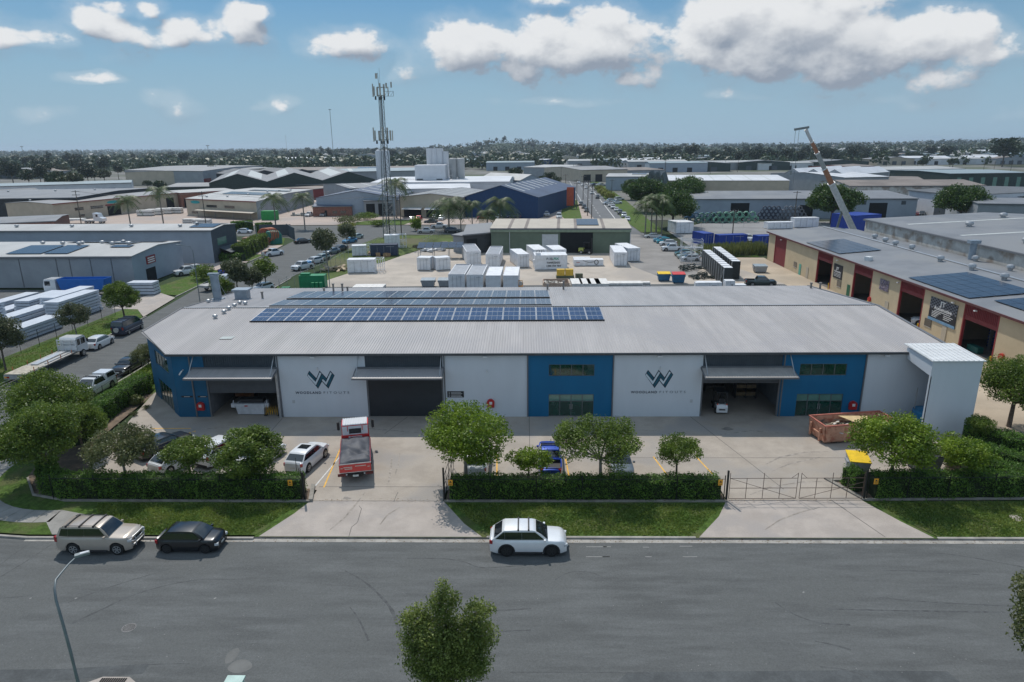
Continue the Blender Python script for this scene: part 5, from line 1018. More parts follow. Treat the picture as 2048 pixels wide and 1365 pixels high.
# left bay machine, barrier
mc = thing('cnc_machine', 'pale grey workshop machine standing in the left open bay', 'machine', (-26.2,59.9,0)); mb = MB()
mb.add([(-1.35,-.5,.08),(1.15,-.5,.08),(1.15,.5,.08),(-1.35,.5,.08),(-1.5,-.6,1.15),(1.3,-.6,1.15),(1.3,.6,1.15),(-1.5,.6,1.15)], [(0,3,2,1),(4,5,6,7),(0,1,5,4),(1,2,6,5),(2,3,7,6),(3,0,4,7)]); mb.build('cabinet', M('machine_grey', (.55,.57,.6), .5), mc)
for x_ in (-1.75,1.45): mb = MB(); mb.cbox((x_,-.3,.95),(.4,.3,.4)); mb.tube([(x_,-.3,1.15),(x_,-.3,1.45)], .04, 6); mb.build('control_head', M('machine_grey', ()), mc)
mb = MB(); mb.box(-.6,-.3,-.606,-.58,.9,1.02); mb.build('red_badge', red, mc); mb = MB(); mb.box(-1.2,1.1,-.3,.5,1.15,1.5); mb.build('bed', plast, mc)
br = thing('folding_barrier', 'yellow expanding barrier across the left open bay', 'barrier', (-24.2,59.3,0)); mb = MB()
for i in range(6): mb.tube([(-.62+i*.22,0,.08),(-.51+i*.22,0,1.0),(-.40+i*.22,0,.08)] if i % 2 == 0 else [(-.62+i*.22,0,.3),(-.51+i*.22,0,.95),(-.40+i*.22,0,.3)], .03, 5)
mb.build('lattice', M('barrier_yellow', (.7,.42,.03), .5), br); mb = MB(); [mb.cbox((x_,0,.05),(.3,.4,.06)) for x_ in (-.6,.7)]; mb.build('feet', plast, br)
rk = []
for k, (x, y, c) in enumerate([(-28.6,64,(.25,.10,.04)),(-25,66,(.3,.3,.32)),(19.5,66,(.08,.07,.06)),(22,64,(.2,.14,.08))]):
    t = thing('storage_rack', ['rusty orange rack deep in the left open bay','grey rack deep in the left open bay','dark rack deep in the right open bay','timber stack deep in the right open bay'][k], 'rack', (x,y,0)); mb = MB()
    [mb.box(a-.04,a+.04,-.4,.4,0,2.6) for a in (-1,0,1)]; mb.build('upright', plast, t); [MB().box(-1,1,-.4,.4,z,z+.35).build('shelf_load', M('rack_load_%d' % k, c, .7, var=.3, scale=3), t) for z in (.3,1.1,1.9)]
# street lamp in the foreground
lampm = M('lamp_steel', (.20,.23,.24), .5, .3, var=.1)
sl_ = thing('street_lamp', 'tall curved grey street lamp leaning over the road at the lower left', 'street lamp', (-20.6,25.3,0))
B0 = Vector((-20.6,25.3,0)); pth = []
for (px, py, Y) in [(155,1360,25.35),(140,1300,25.5),(125,1245,25.7),(112,1200,25.9),(109,1178,26.1),(112,1160,26.5),(121,1148,26.9),(138,1128,27.5),(152,1115,27.9)]:
    x_, z_ = W(px, py, Y); pth.append(Vector((x_,Y,z_))-B0)
pth = [Vector((pth[0].x+.05, 0, 0))]+pth
mb = MB(); mb.tube(pth, .075, 10, .035); mb.build('pole', lampm, sl_, True, 80)
e = pth[-1]; mb = MB(); mb.cbox((e.x+.22,e.y+.15,e.z+.07),(.62,.24,.12), .55, 0, 0); mb.build('lamp_head', lampm, sl_)
mb = MB(); mb.cbox((e.x+.3,e.y+.2,e.z+.14),(.36,.16,.03), .55); mb.build('heat_sink', alum, sl_)
# ---------------------------------------------------------------- surrounding sheds (corners read at eave height)
RM = {'light': M('roof_light', (.40,.40,.39), .55, var=.12, scale=.12, streak=(1,.3,1)), 'grey': M('roof_mid_grey', (.235,.24,.245), .6, var=.15, scale=.1, col2=(.27,.265,.26), mixs=.6), 'dark': M('roof_dark', (.12,.125,.13), .6, var=.15, scale=.1), 'white': M('roof_white', (.62,.63,.65), .5, var=.08, scale=.1),
      'blue': M('roof_blue', (.075,.10,.155), .55, var=.15, scale=.15), 'tan': M('roof_tan', (.45,.40,.33), .6, var=.08, scale=.2), 'brown': M('roof_brown', (.20,.17,.15), .7, var=.2, scale=.1), 'teal': M('roof_pale_blue', (.27,.33,.35), .5, var=.1), 'slate': M('roof_slate', (.19,.20,.215), .6, var=.12, scale=.15, col2=(.22,.225,.23), mixs=.5)}
WM = {'cream': M('wall_cream', (.56,.455,.30), .8, var=.06, scale=.4), 'cream2': M('wall_beige', (.46,.40,.31), .8, var=.08, scale=.3), 'grey': M('wall_grey', (.30,.32,.34), .75, var=.08, scale=.3), 'bluegrey': M('wall_blue_grey', (.30,.35,.41), .7, var=.06, scale=.3), 'white': M('wall_white', (.60,.61,.63), .7, var=.06, scale=.3),
      'dark': M('wall_dark', (.035,.04,.045), .7, var=.2), 'green': M('wall_green', (.125,.165,.12), .65, var=.08, scale=.4), 'dgreen': M('wall_dark_green', (.03,.05,.045), .7, var=.2), 'navy': M('wall_navy', (.010,.045,.13), .6, var=.1), 'red': M('wall_red', (.22,.04,.04), .7), 'brick': M('wall_brick', (.24,.11,.08), .8, var=.2, scale=2), 'stain': M('wall_stained', (.52,.50,.46), .85, var=.18, scale=.5, col2=(.33,.27,.22), mixs=.9), 'slate': M('wall_slate', (.07,.085,.10), .7, var=.1)}
skyl = M('skylight_strip', (.50,.52,.50), .5); maroon = M('maroon_trim', (.20,.030,.035), .6, var=.1); opening = M('bay_shade_panel', (.012,.014,.016), .9); pv_far = M('solar_far', (.045,.052,.068), .2, var=.15, spec=.7)  # opening: near-black flat panel, the shade of an open bay put into its colour
def shed(label, FL, FR, BR=None, h=6.5, depth=25, rise=.8, roof='gx', n=1, wall='grey', rm='light', doors=(), wins=(), sky=(), vents=(), solar=(), group=None, swall=None, trim_=None, name='warehouse', sdoors=(), gut=True, base=0., cat='warehouse', vr=.45):
    gp = lambda q: Vector((q[0],q[1],0)) if len(q) == 3 else Vector(G(q[0], q[1], h)+(0,)); a = gp(FL); b = gp(FR); U = b-a; Lx = U.length; ux = U/Lx; pn = Vector((-ux.y, ux.x, 0))
    V = (gp(BR)-b) if BR else pn*depth
    t = thing(name, label, cat, (a.x,a.y,base), 0, group); Lv = V.length; vx = V/Lv
    def p(u, v, z): q = U*u+V*v; return (q.x, q.y, z)
    def zr(u, v):
        if roof == 'gx': return h+rise*(1-abs(2*v-1))
        if roof == 'gy': k = (u*n) % 1 if u < 1 else 1; return h+rise*(1-abs(2*k-1))
        if roof == 'sk': return h+rise*v
        return h+rise*(1-v)
    W_ = WM[wall]; SW = WM[swall] if swall else W_
    us = [0]+([ (i+.5)/n for i in range(n)] if roof == 'gy' else [])+([i/n for i in range(1,n)] if roof == 'gy' else [])+[1]; us = sorted(us)
    def zu(u): return zr(min(u,.999999) if roof == 'gy' and u < 1 else u, 0) if not (roof == 'gy' and u in (0,1)) else h
    mb = MB()
    for v in (0,1):
        top = [p(u, v, (zu(u) if roof == 'gy' else zr(u,v))) for u in us]; pts = [p(0,v,0), p(1,v,0)]+top[::-1]; mb.add(pts, [tuple(range(len(pts)))])
    for u in (0,1):
        if u == 1 and swall: continue
        vsn = [0,.5,1] if roof == 'gx' else [0,1]; pts = [p(u,0,0), p(u,1,0)]+[p(u,v,(h if roof == 'gy' else zr(u,v))) for v in vsn[::-1]]; mb.add(pts, [tuple(range(len(pts)))])
    mb.build('wall', W_, t)
    if swall:
        mb = MB(); vsn = [0,.5,1] if roof == 'gx' else [0,1]; pts = [p(1,0,0), p(1,1,0)]+[p(1,v,(h if roof == 'gy' else zr(1,v))) for v in vsn[::-1]]; mb.add(pts, [tuple(range(len(pts)))]); mb.build('side_wall', SW, t)
    eu, ev = .25/Lx, .25/Lv; mb = MB()
    if roof == 'gy': strips = [((us[i]-(eu if i == 0 else 0), -ev, us[i+1]+(eu if i == len(us)-2 else 0), 1+ev), (zu(us[i]), zu(us[i+1]), zu(us[i+1]), zu(us[i]))) for i in range(len(us)-1)]
    elif roof == 'gx': strips = [((-eu,-ev,1+eu,.5),(h,h,h+rise,h+rise)), ((-eu,.5,1+eu,1+ev),(h+rise,h+rise,h,h))]
    else: strips = [((-eu,-ev,1+eu,1+ev),(zr(0,0),zr(0,0),zr(0,1),zr(0,1)))]
    for (u0,v0,u1,v1), zz in strips:
        q = [p(u0,v0,zz[0]+.06), p(u1,v0,zz[1]+.06), p(u1,v1,zz[2]+.06), p(u0,v1,zz[3]+.06)]; mb.extr(q, (0,0,.10))
    ro = mb.build('roof', RM[rm], t)
    if gut and roof != 'gy': mb = MB(); mb.extr([p(-eu,-ev*1.7,zr(0,0)-.15), p(1+eu,-ev*1.7,zr(1,0)-.15), p(1+eu,-ev*1.02,zr(1,0)-.15), p(-eu,-ev*1.02,zr(0,0)-.15)], (0,0,.25)); mb.build('gutter', trim_ or trim, t)
    def sheet(nm, m_, u0, u1, v0, v1, off=.18, par=None, th=.02):
        mb = MB(); cuts = sorted(set([u0,u1]+([u for u in us if u0 < u < u1] if roof == 'gy' else []))); vc = sorted(set([v0,v1]+([.5] if roof == 'gx' and v0 < .5 < v1 else [])))
        for i in range(len(cuts)-1):
            for j in range(len(vc)-1):
                def zq(u, v): return (zu(u) if roof == 'gy' and u in us else zr(u,v))+off
                mb.extr([p(cuts[i],vc[j],zq(cuts[i],vc[j])), p(cuts[i+1],vc[j],zq(cuts[i+1],vc[j])), p(cuts[i+1],vc[j+1],zq(cuts[i+1],vc[j+1])), p(cuts[i],vc[j+1],zq(cuts[i],vc[j+1]))], (0,0,th))
        return mb.build(nm, m_, par or t)
    for (u0,u1,v0,v1) in sky: sheet('skylight', skyl, u0, u1, v0, v1)
    for (u0,u1,v0,v1) in solar: sheet('solar_array', pv_far, u0, u1, v0, v1, .3, None, .05)
    def fr_(nm, m_, u0, u1, z0, z1, v=0, off=-.06, side=False):
        mb = MB(); 
        if side: q = [p(1,u0,z0), p(1,u1,z0), p(1,u1,z1), p(1,u0,z1)]; mb.extr(q, tuple(ux*.06))
        else: q = [p(u0,v,z0), p(u1,v,z0), p(u1,v,z1), p(u0,v,z1)]; mb.extr(q, tuple(-vx*.06))
        return mb.build(nm, m_, t)
    for d in doors: fr_('door', d[3] if len(d) > 3 else opening, d[0], d[1], .02, d[2])  # without its own material, a dark panel painted as a shaded opening
    for d in sdoors: fr_('door', d[3] if len(d) > 3 else opening, d[0], d[1], .02, d[2], side=True)
    for d in wins: fr_('window', d[4] if len(d) > 4 else cglass, d[0], d[1], d[2], d[3])
    for (u, v) in vents: q = p(u, v, zr(u,v)); vent(q[0], q[1], q[2]+.1, vr, vr*1.4, t)
    return t, p, zr
rd = M('roller_pale', (.5,.52,.53), .5, var=.06); rdb = M('roller_blue', (.02,.09,.2), .5); signt = M('sign_teal', (.03,.32,.34), .5)
# -- left of the side street
s, p, zr = shed('pale roofed grey shed beside the slab yard with a red and white wall sign', (-330,517), (262,514), (361,484), 5.7, rise=.7, wall='grey', rm='light', swall='bluegrey', vents=[(.56,.62),(.65,.55),(.71,.6),(.72,.5),(.77,.66),(.84,.5),(.83,.75),(.9,.5)], solar=[(.56,.68,.08,.45),(.69,.77,.08,.45),(.80,.9,.55,.75),(.84,.97,.78,.92),(.86,.93,.35,.45),(.62,.78,.75,.9)], sdoors=[(.22,.40,2.6)])
mb = MB(); mb.extr([p(1,.25,3.4), p(1,.42,3.4), p(1,.42,4.9), p(1,.25,4.9)], (.12,0,0)); so_ = mb.build('wall_sign', M('sign_dark_red', (.25,.02,.03), .5), s); mb = MB(); [mb.extr([p(1,.27,z), p(1,.40,z), p(1,.40,z+.22), p(1,.27,z+.22)], (.14,0,0)) for z in (3.6,4.0,4.4)]; mb.build('sign_bands', whitem, so_)
mb = MB(); [mb.extr([p(u,0,.2), p(u+.002,0,.2), p(u+.002,0,5.4), p(u,0,5.4)], (0,-.08,0)) for u in (.62,.745,.79,.86,.93)]; mb.build('wall_joint', trim, s)
s, p, zr = shed('long pale blue grey shed with dark slate office end behind the slab yard', (-330,464), (421,462), (470,449), 7.2, rise=.5, wall='bluegrey', rm='light', swall='slate', vents=[(.46,.3),(.61,.3),(.77,.3),(.9,.3),(.93,.5)], solar=[(.93,.995,.2,.8)])
mb = MB(); mb.extr([p(1,.2,3.6), p(1,.55,3.6), p(1,.55,5.2), p(1,.2,5.2)], (.1,0,0)); mb.build('window', glassp, s); mb = MB(); mb.extr([p(1,.25,2.9), p(1,.8,2.9), p(1,.8,3.0), p(1,.25,3.0)], (3,-1,-.9)); mb.build('shade_awning', WM['slate'], s)
s, p, zr = shed('cream brick warehouse with maroon trim and teal oval sign, left one of the pair', (104,409), (360,386), None, 6.2, 22, .6, wall='cream2', rm='grey', trim_=maroon, doors=[(.37,.47,3.6),(.86,.93,4.5)], wins=[(.14,.20,3.2,4.2),(.25,.34,3.2,4.2),(.16,.2,.8,1.6)], vents=[(.1,.8),(.25,.8),(.4,.8),(.6,.8),(.75,.8)])
mb = MB(); mb.extr([tuple(Vector(p(.42+.045*cos(2*pi*i/16),0,5.0+.55*sin(2*pi*i/16)))) for i in range(16)], (0,-.15,0)); mb.build('oval_sign', signt, s)
mb = MB(); mb.extr([p(.36,0,3.7), p(.50,0,3.7), p(.50,0,4.3), p(.36,0,4.3)], (0,-.2,0)); mb.build('door_awning', maroon, s)
shed('recessed end bay joining the two cream warehouses', (360,387), (470,381), None, 6.2, 22, .5, wall='brick', rm='light', trim_=maroon, doors=[(.05,.25,4),(.35,.9,4.4)])
s, p, zr = shed('cream brick warehouse with teal oval sign and low carport, right one of the pair', (371,398), (512,404), (626,380), 6.2, rise=.7, roof='gx', wall='cream2', rm='light', swall='grey', trim_=maroon, wins=[(.30,.45,3.4,4.3),(.56,.70,3.4,4.3),(.07,.16,.8,1.6)], vents=[(.2,.1),(.45,.15),(.6,.3),(.7,.5),(.75,.65),(.8,.8)], solar=[(.2,.8,.3,.45),(.3,.9,.6,.7)])
mb = MB(); mb.extr([tuple(Vector(p(.14+.07*cos(2*pi*i/16),0,5.1+.55*sin(2*pi*i/16)))) for i in range(16)], (0,-.15,0)); mb.build('oval_sign', signt, s)
mb = MB(); mb.extr([p(.2,0,2.6), p(1,0,2.6), p(1,0,2.7), p(.2,0,2.7)], (0,-5,-.1)); mb.build('carport_roof', RM['tan'], s); mb = MB(); [mb.cyl(p(u,0,0)[0], p(u,0,0)[1]-4.8, 0, 2.6, .08, 6) for u in (.25,.5,.75,.98)]; mb.build('carport_posts', trim, s)
shed('huge dark open fronted shed at the left edge behind the cream warehouse', (-200,401), (152,396), (305,377), 7.5, rise=.7, wall='dark', rm='slate', vents=[(.3,.5),(.6,.5),(.8,.6)])  # closed near-black walls; the shade under the open front is in their colour
shed('dark roofed low building with rusty end wall at the left edge', (-120,453), (110,443), None, 4.5, 22, .5, wall='brick', rm='slate')
shed('white walled warehouse with blue roller door in front of the left woods', (-60,375), (262,366), None, 7, 30, .8, wall='white', rm='teal', doors=[(.80,.89,4.5,rdb),(.72,.77,3,yellow_l)])
shed('small green roofed shed beside the white walled warehouse', (8,388), (85,384), None, 5, 18, 1.5, wall='white', rm='dark')
shed('big plain grey shed under the left tree line', (249,341), (405,343), (525,332), 10, rise=1, wall='grey', rm='grey', sdoors=[(.0,.1,5,maroon)])
shed('beige low roofed hall right of the big plain grey shed', (405,345), (545,336), None, 9, 60, 1, wall='cream2', rm='grey')
# -- centre left
shed('long dark green shed behind the palms', (330,375), (690,369), None, 6, 40, 1, wall='dgreen', rm='grey', vents=[(.3,.2),(.45,.2),(.55,.2),(.7,.2),(.8,.2)])
shed('triple gabled dark fronted factory with light sawtooth roofs', (418,367), (750,359), None, 8, 110, 4.2, roof='gy', n=3, wall='dgreen', rm='grey', sky=[(.05,.14,.1,.9),(.22,.3,.1,.9),(.4,.47,.1,.9),(.73,.8,.1,.9),(.88,.95,.1,.9)])
shed('brown roofed long factory behind the gabled one', (560,342), (860,338), None, 8, 60, 1.5, wall='grey', rm='brown', solar=[(.5,.7,.1,.4)])
shed('pale blue roofed hall behind the triple gables', (655,345), (870,341), None, 9, 70, 1, wall='grey', rm='teal', sky=[(.2,.24,.1,.9),(.5,.54,.1,.9)])
shed('dark roofed factory with ridge vents left of the gabled one', (490,352), (640,347), None, 8, 60, 3, roof='gy', n=2, wall='dark', rm='dark')
shed('low red walled shed right of the dark green shed', (627,379), (679,374), None, 5, 25, .4, wall='red', rm='brown')
shed('blue roofed gabled shed with white skylight stripes behind the red wall', (632,397), (792,396), None, 6.5, 45, 2.6, roof='gy', wall='bluegrey', rm='blue', sky=[(u,u+.45,v,v+.03) for u in (.02,.52) for v in (.15,.4,.65,.9)], doors=[(.78,.95,4.5,WM['slate'])])
shed('low blue roofed office with brick wall beside the car park', (625,414), (703,413), None, 3.6, 14, 2.4, roof='sk', wall='brick', rm='blue', doors=[(.3,.36,2.2)], wins=[(.5,.62,1,2),(.7,.85,1,2)])
shed('striped grey roofed shed behind the blue roofed one', (700,378), (800,374), None, 8, 40, 1, wall='grey', rm='slate', sky=[(.1,.13,0,1),(.5,.53,0,1)])
shed('grey shed with columns behind the mast', (728,403), (797,401), None, 5.5, 25, .8, wall='grey', rm='slate', doors=[(.05,.3,4.5),(.4,.6,4.5),(.7,.9,4.5)])
shed('bright white roofed hall left of the concrete tower', (742,366), (1018,364), None, 8.5, 60, .8, wall='white', rm='white', gut=False)
shed('second white roofed hall in front of the concrete tower', (790,379), (940,377), None, 7.5, 40, .6, wall='white', rm='white', gut=False)
s, p, zr = shed('cream gabled shed with round sign and striped skylights', (799,395), (925,396), None, 7, 38, 1.3, roof='gy', wall='cream2', rm='slate', sky=[(u,u+.44,v,v+.03) for u in (.03,.53) for v in (.1,.25,.4,.55,.7,.85)], doors=[(.06,.34,3.2),(.42,.68,3.2)], wins=[(.72,.8,3.5,4.2)])
mb = MB(); mb.extr([tuple(Vector(p(.69+.025*cos(2*pi*i/16),0,6.2+.6*sin(2*pi*i/16)))) for i in range(16)], (0,-.2,0)); mb.build('round_sign', M('sign_grey', (.4,.38,.34), .6), s)
for u0, u1 in ((.05,.36),(.41,.70)): mb = MB(); mb.extr([p(u0,0,3.3), p(u1,0,3.3), p(u1,0,3.4), p(u0,0,3.4)], (0,-4,-.3)); mb.build('awning', RM['white'], s)
shed('navy blue gabled shed with white skylight stripes', (930,394), (1076,396), None, 7.2, 62, 4.0, roof='gy', wall='navy', rm='blue', sky=[(u,u+.46,v,v+.022) for u in (.02,.51) for v in (.06,.17,.28,.39,.5,.61,.72,.83)], doors=[(0,.001,1)])
shed('low dark blue annex right of the navy gabled shed', (1075,391), (1118,388), None, 5.5, 30, 1, wall='navy', rm='blue', doors=[(.1,.9,2.6)])
# concrete plant
def plant():
    t = thing('concrete_plant', 'white concrete batching plant with block tower and silos on legs', 'factory', (0,0,0)); Y = 335
    x0, z0 = W(829,331,Y); x1, _ = W(890,331,Y); mb = MB(); mb.box(x0,x1,Y,Y+12,0,z0); mb.build('tower', WM['white'], t)
    for a, b in ((834,846),(873,885)): xa, za = W(a,358,Y); xb, zb = W(b,362,Y); mb = MB(); mb.box(xa,xb,Y-.1,Y,zb,za); mb.build('window', WM['slate'], t)
    for k, px in enumerate((859,869,879,891)): xa, za = W(px,297 if k < 3 else 303,Y+16); mb = MB(); mb.cyl(xa,Y+16,0,za,1.75 if k < 3 else 1.5,14); mb.build('silo', RM['white'], t, True)
    for px in (906,921): xa, za = W(px,318,Y+10); mb = MB(); mb.lathe([(.5,7),(2.0,10.5),(2.0,za),(1.5,za+.4)], 14, (xa,Y+10,0)); mb.build('silo', RM['light'], t, True); mb = MB(); [mb.cyl(xa+1.7*a,Y+10+1.7*b,0,11,.12,5) for a in (-1,1) for b in (-1,1)]; [mb.tube([(xa-1.7,Y+10+1.7*b,z),(xa+1.7,Y+10+1.7*b,z+3)], .07, 4) for b in (-1,1) for z in (1,5)]; mb.build('silo_legs', galv, t)
    x2, z2 = W(893,352,Y); mb = MB(); [mb.tube([(x2+i*1.3,Y+2,0),(x2+i*1.3,Y+2,z0)], .08, 4) for i in range(3)]; [mb.box(x2,x2+2.6,Y+1.5,Y+2.5,z,z+.1) for z in range(2,16,3)]; mb.build('stair_frame', galv, t)
plant()
t = thing('silo', 'trio of tall white silos behind the mast', 'silo', (0,0,0))
for px in (756,765,773): xa, za = W(px,304,420); mb = MB(); mb.lathe([(1.7,0),(1.7,za),(1.1,za+.9),(.2,za+1.2)], 14, (xa,420,0)); mb.build('cylinder', RM['white'], t, True)
# -- centre right
s, p, zr = shed('green walled workshop with tan roof and solar panels behind the container yard', (982,458), (1261,458), None, 5.7, 14.5, .7, roof='sk', wall='green', rm='tan', doors=[(.37,.485,4.4,rd),(.50,.735,4.8)], solar=[(.62,.78,.25,.9)], sky=[])
mb = MB(); [mb.extr([p(u,-.02,zr(u,0)+.17), p(u+.022,-.02,zr(u,0)+.17), p(u+.022,1,zr(u,1)+.17), p(u,1,zr(u,1)+.17)], (0,0,.03)) for u in (.12,.24,.475,.60,.80)]; mb.build('roof_sheets', RM['brown'], s)
mb = MB(); mb.extr([p(-.005,-.03,4.95), p(1.005,-.03,4.95), p(1.005,-.03,5.5), p(-.005,-.03,5.5)], (0,.1,0)); mb.build('fascia', M('fascia_sage', (.20,.25,.18), .6), s)
mb = MB(); [mb.cyl(*p(u,-.02,0)[:2],0,5.6,.08,6) for u in (.135,1.0)]; mb.build('downpipes', rd, s)
shed('lean-to with grey roof at the left end of the green workshop', (927,471), (981,466), (983,449), 4.6, rise=.3, roof='sk', wall='dark', rm='slate', doors=[(.1,.5,3.6)])
shed('small pale grey store left of the green workshop', (906,471), (927,473), None, 4.0, 8, .3, wall='grey', rm='slate')
shed('grey walled shed left of the far end of the straight street', (1047,335), (1122,336), None, 8, 60, 1.2, wall='grey', rm='light')
shed('light grey roofed shed in front of the grey walled shed', (1040,362), (1085,360), None, 6.5, 40, 3, roof='gy', wall='bluegrey', rm='light')
shed('long white block with blue band and solar panels far left of the street', (995,320), (1092,320), None, 8, 40, .6, wall='navy', rm='white', solar=[(.1,.35,.1,.6),(.4,.7,.1,.6)])
shed('beige fronted shed right of the far end of the street', (1163,341), (1255,339), None, 8, 70, 1.5, wall='cream2', rm='grey', doors=[(.05,.2,5),(.3,.45,5),(.55,.9,5)])
shed('wide brown roofed shed beyond the beige fronted one', (1240,342), (1330,340), None, 7, 60, 1, wall='grey', rm='brown')
shed('pale blue shed right of the street', (1212,354), (1296,354), None, 7.5, 45, .8, wall='bluegrey', rm='light', solar=[(.6,.95,.3,.5)])
shed('small pale blue shed in front of its larger twin', (1229,358), (1295,358), None, 6, 18, 1, wall='white', rm='light')
shed('long white roofed warehouse with beige wall and dark green gabled front', (1330,362), (1579,362), None, 8.5, 60, 1.2, wall='cream2', rm='white', sky=[(u,u+.01,0,1) for u in (.1,.25,.4,.55,.7,.85)], gut=False)
a = Vector(G(1292,366,8)+(0,)); b = Vector(G(1330,372,8)+(0,)); U = b-a; pts = []
t = thing('gabled_office', 'dark green office front with three steep gables', 'office', tuple(a)); mb = MB()
for k in range(3): mb.extr([tuple(U*(k/3)), tuple(U*((k+1)/3)), tuple(U*((k+1)/3)+Vector((0,0,9))), tuple(U*((k+.5)/3)+Vector((0,0,13))), tuple(U*(k/3)+Vector((0,0,9)))], (6,22,0))
mb.build('wall', WM['dgreen'], t); nrm = Vector((U.y,-U.x,0)).normalized()
for k in range(3):
    for z0, z1 in ((1,5.5),(7,10)): c = U*((k+.5)/3); e = U.normalized()*.8; mb = MB(); mb.extr([tuple(c-e+Vector((0,0,z0))), tuple(c+e+Vector((0,0,z0))), tuple(c+e+Vector((0,0,z1))), tuple(c-e+Vector((0,0,z1)))], tuple(nrm*.15)); mb.build('window', glassp, t)
s, p, zr = shed('wide pale warehouse with three dark doorways and pipe coils outside', (1391,399), (1836,398), None, 6.5, 24, 1.1, roof='sk', wall='bluegrey', rm='slate', doors=[(.165,.25,5.2),(.48,.54,4.5),(.79,.87,5.2)], wins=[(.755,.775,4.6,5.8,WM['slate']),(.93,.95,4.6,5.8,WM['slate'])], gut=True)
shed('low awning office at the left end of the wide pale warehouse', (1365,416), (1414,416), None, 3.4, 12, .5, wall='cream2', rm='slate', doors=[(.1,.9,2.3)])
shed('cream gabled shed left of the crane jib', (1535,366), (1579,364), None, 7, 40, 2, roof='gy', wall='cream2', rm='white', wins=[(.3,.45,3.5,5),(.7,.8,3.5,5)])
shed('triple white gables behind the crane jib', (1566,349), (1690,352), None, 8.5, 60, 3, roof='gy', n=3, wall='grey', rm='white')
shed('long white ribbed roof right of the crane jib', (1690,356), (1778,354), None, 8.5, 60, 1.5, wall='grey', rm='white', sky=[(u,u+.02,0,1) for u in (.2,.5,.8)])
shed('low tan roofed shed with yellow edge', (1735,361), (1850,362), None, 7, 45, .8, wall='cream', rm='brown')
shed('wide brown grey roofed warehouse with pale end wall', (1700,373), (1972,372), None, 8, 34, 1.5, wall='stain', rm='brown', doors=[(.2,.35,4),(.5,.9,4)])
shed('white walled warehouse with dark panelled roof at the right', (1818,381), (1925,392), None, 8, 60, 1, wall='white', rm='dark', sky=[], doors=[(.55,.75,4.5,WM['slate'])])
shed('dark grey warehouse with flat roof above the right tree', (1925,393), (2100,394), None, 7.5, 40, 1, wall='slate', rm='dark', solar=[(.3,.9,.2,.6)])
shed('grey shed at the right edge beside the fig tree', (1957,408), (2120,410), None, 7, 25, .6, wall='grey', rm='slate')
shed('red fronted showroom far right', (1706,335), (1750,332), None, 9, 30, 1, wall='red', rm='brown')
shed('very long white roofed depot far right', (1740,341), (1930,338), None, 8.5, 50, 1, wall='white', rm='light', doors=[(.2,.25,5),(.35,.4,5),(.6,.66,5)])
shed('green grey office blocks far right', (1900,348), (2060,346), None, 9, 50, .6, wall='dgreen', rm='teal', wins=[(u,u+.05,2,7,glassp) for u in (.1,.25,.4,.55,.7,.85)])
shed('pale blue gabled depot far right behind the dark warehouse', (1860,346), (1925,345), None, 8, 40, .8, wall='bluegrey', rm='teal')
# right hand stained tilt panel warehouse behind the cream workshops
s, p, zr = shed('flat roofed warehouse with stained concrete parapet behind the cream workshops', (72.9,147,'w'), (72.2,52,'w'), (122,52,'w'), 8.7, rise=1.2, roof='gx', wall='stain', rm='slate', vents=[(.1,.45),(.3,.42),(.2,.2),(.5,.3),(.42,.12),(.6,.45)], vr=.7, sky=[(.12,.13,.05,.5),(.3,.31,.05,.5),(.5,.51,.05,.5)])
# ---------------------------------------------------------------- cream workshop row (right)
cw = thing('workshop_row', 'cream workshop row with maroon bays, wall signs and solar panels on its slate roof', 'workshop', (0,0,0))
A0 = Vector((53.2,148.5,0)); A1 = Vector((53.2,50.0,0)); UU = A1-A0; LL = UU.length; ud = UU.normalized(); nd = Vector((ud.y,-ud.x,0)); nd = -nd if nd.x > 0 else nd  # outward, towards the yard
HW = 6.0
def cq(s_, z, off=0.): q = A0+ud*s_+nd*off; return Vector((q.x, q.y, z))
def s_at(px, py):     # distance along the wall plane for a photo pixel
    d = ray(px, py); o_ = Vector((0,0,CAM_H)); t_ = (A0-o_).dot(nd)/d.dot(nd); q = o_+d*t_; return (q-A0).dot(ud), q.z
def span(px0, px1, py=600): return s_at(px0, py)[0], s_at(px1, py)[0]
bays = [(s_at(1549,500)[0], s_at(1572,500)[0], 5.6, 'closed'), (s_at(1634,530)[0], s_at(1664,540)[0], 4.3, 'open'), (s_at(1706,560)[0], s_at(1743,570)[0], 4.4, 'open'), (s_at(1797,600)[0], s_at(1846,610)[0], 4.3, 'open'), (s_at(1925,640)[0], s_at(1994,670)[0], 3.9, 'open')]
edges = [0.]+[q for b in bays for q in b[:2]]+[LL]
mb = MB()
for i in range(0, len(edges), 2): a, b = edges[i], edges[i+1]; MB().extr([cq(a,0), cq(b,0), cq(b,HW), cq(a,HW)], tuple(-nd*.2)).build('wall', WM['cream'], cw)
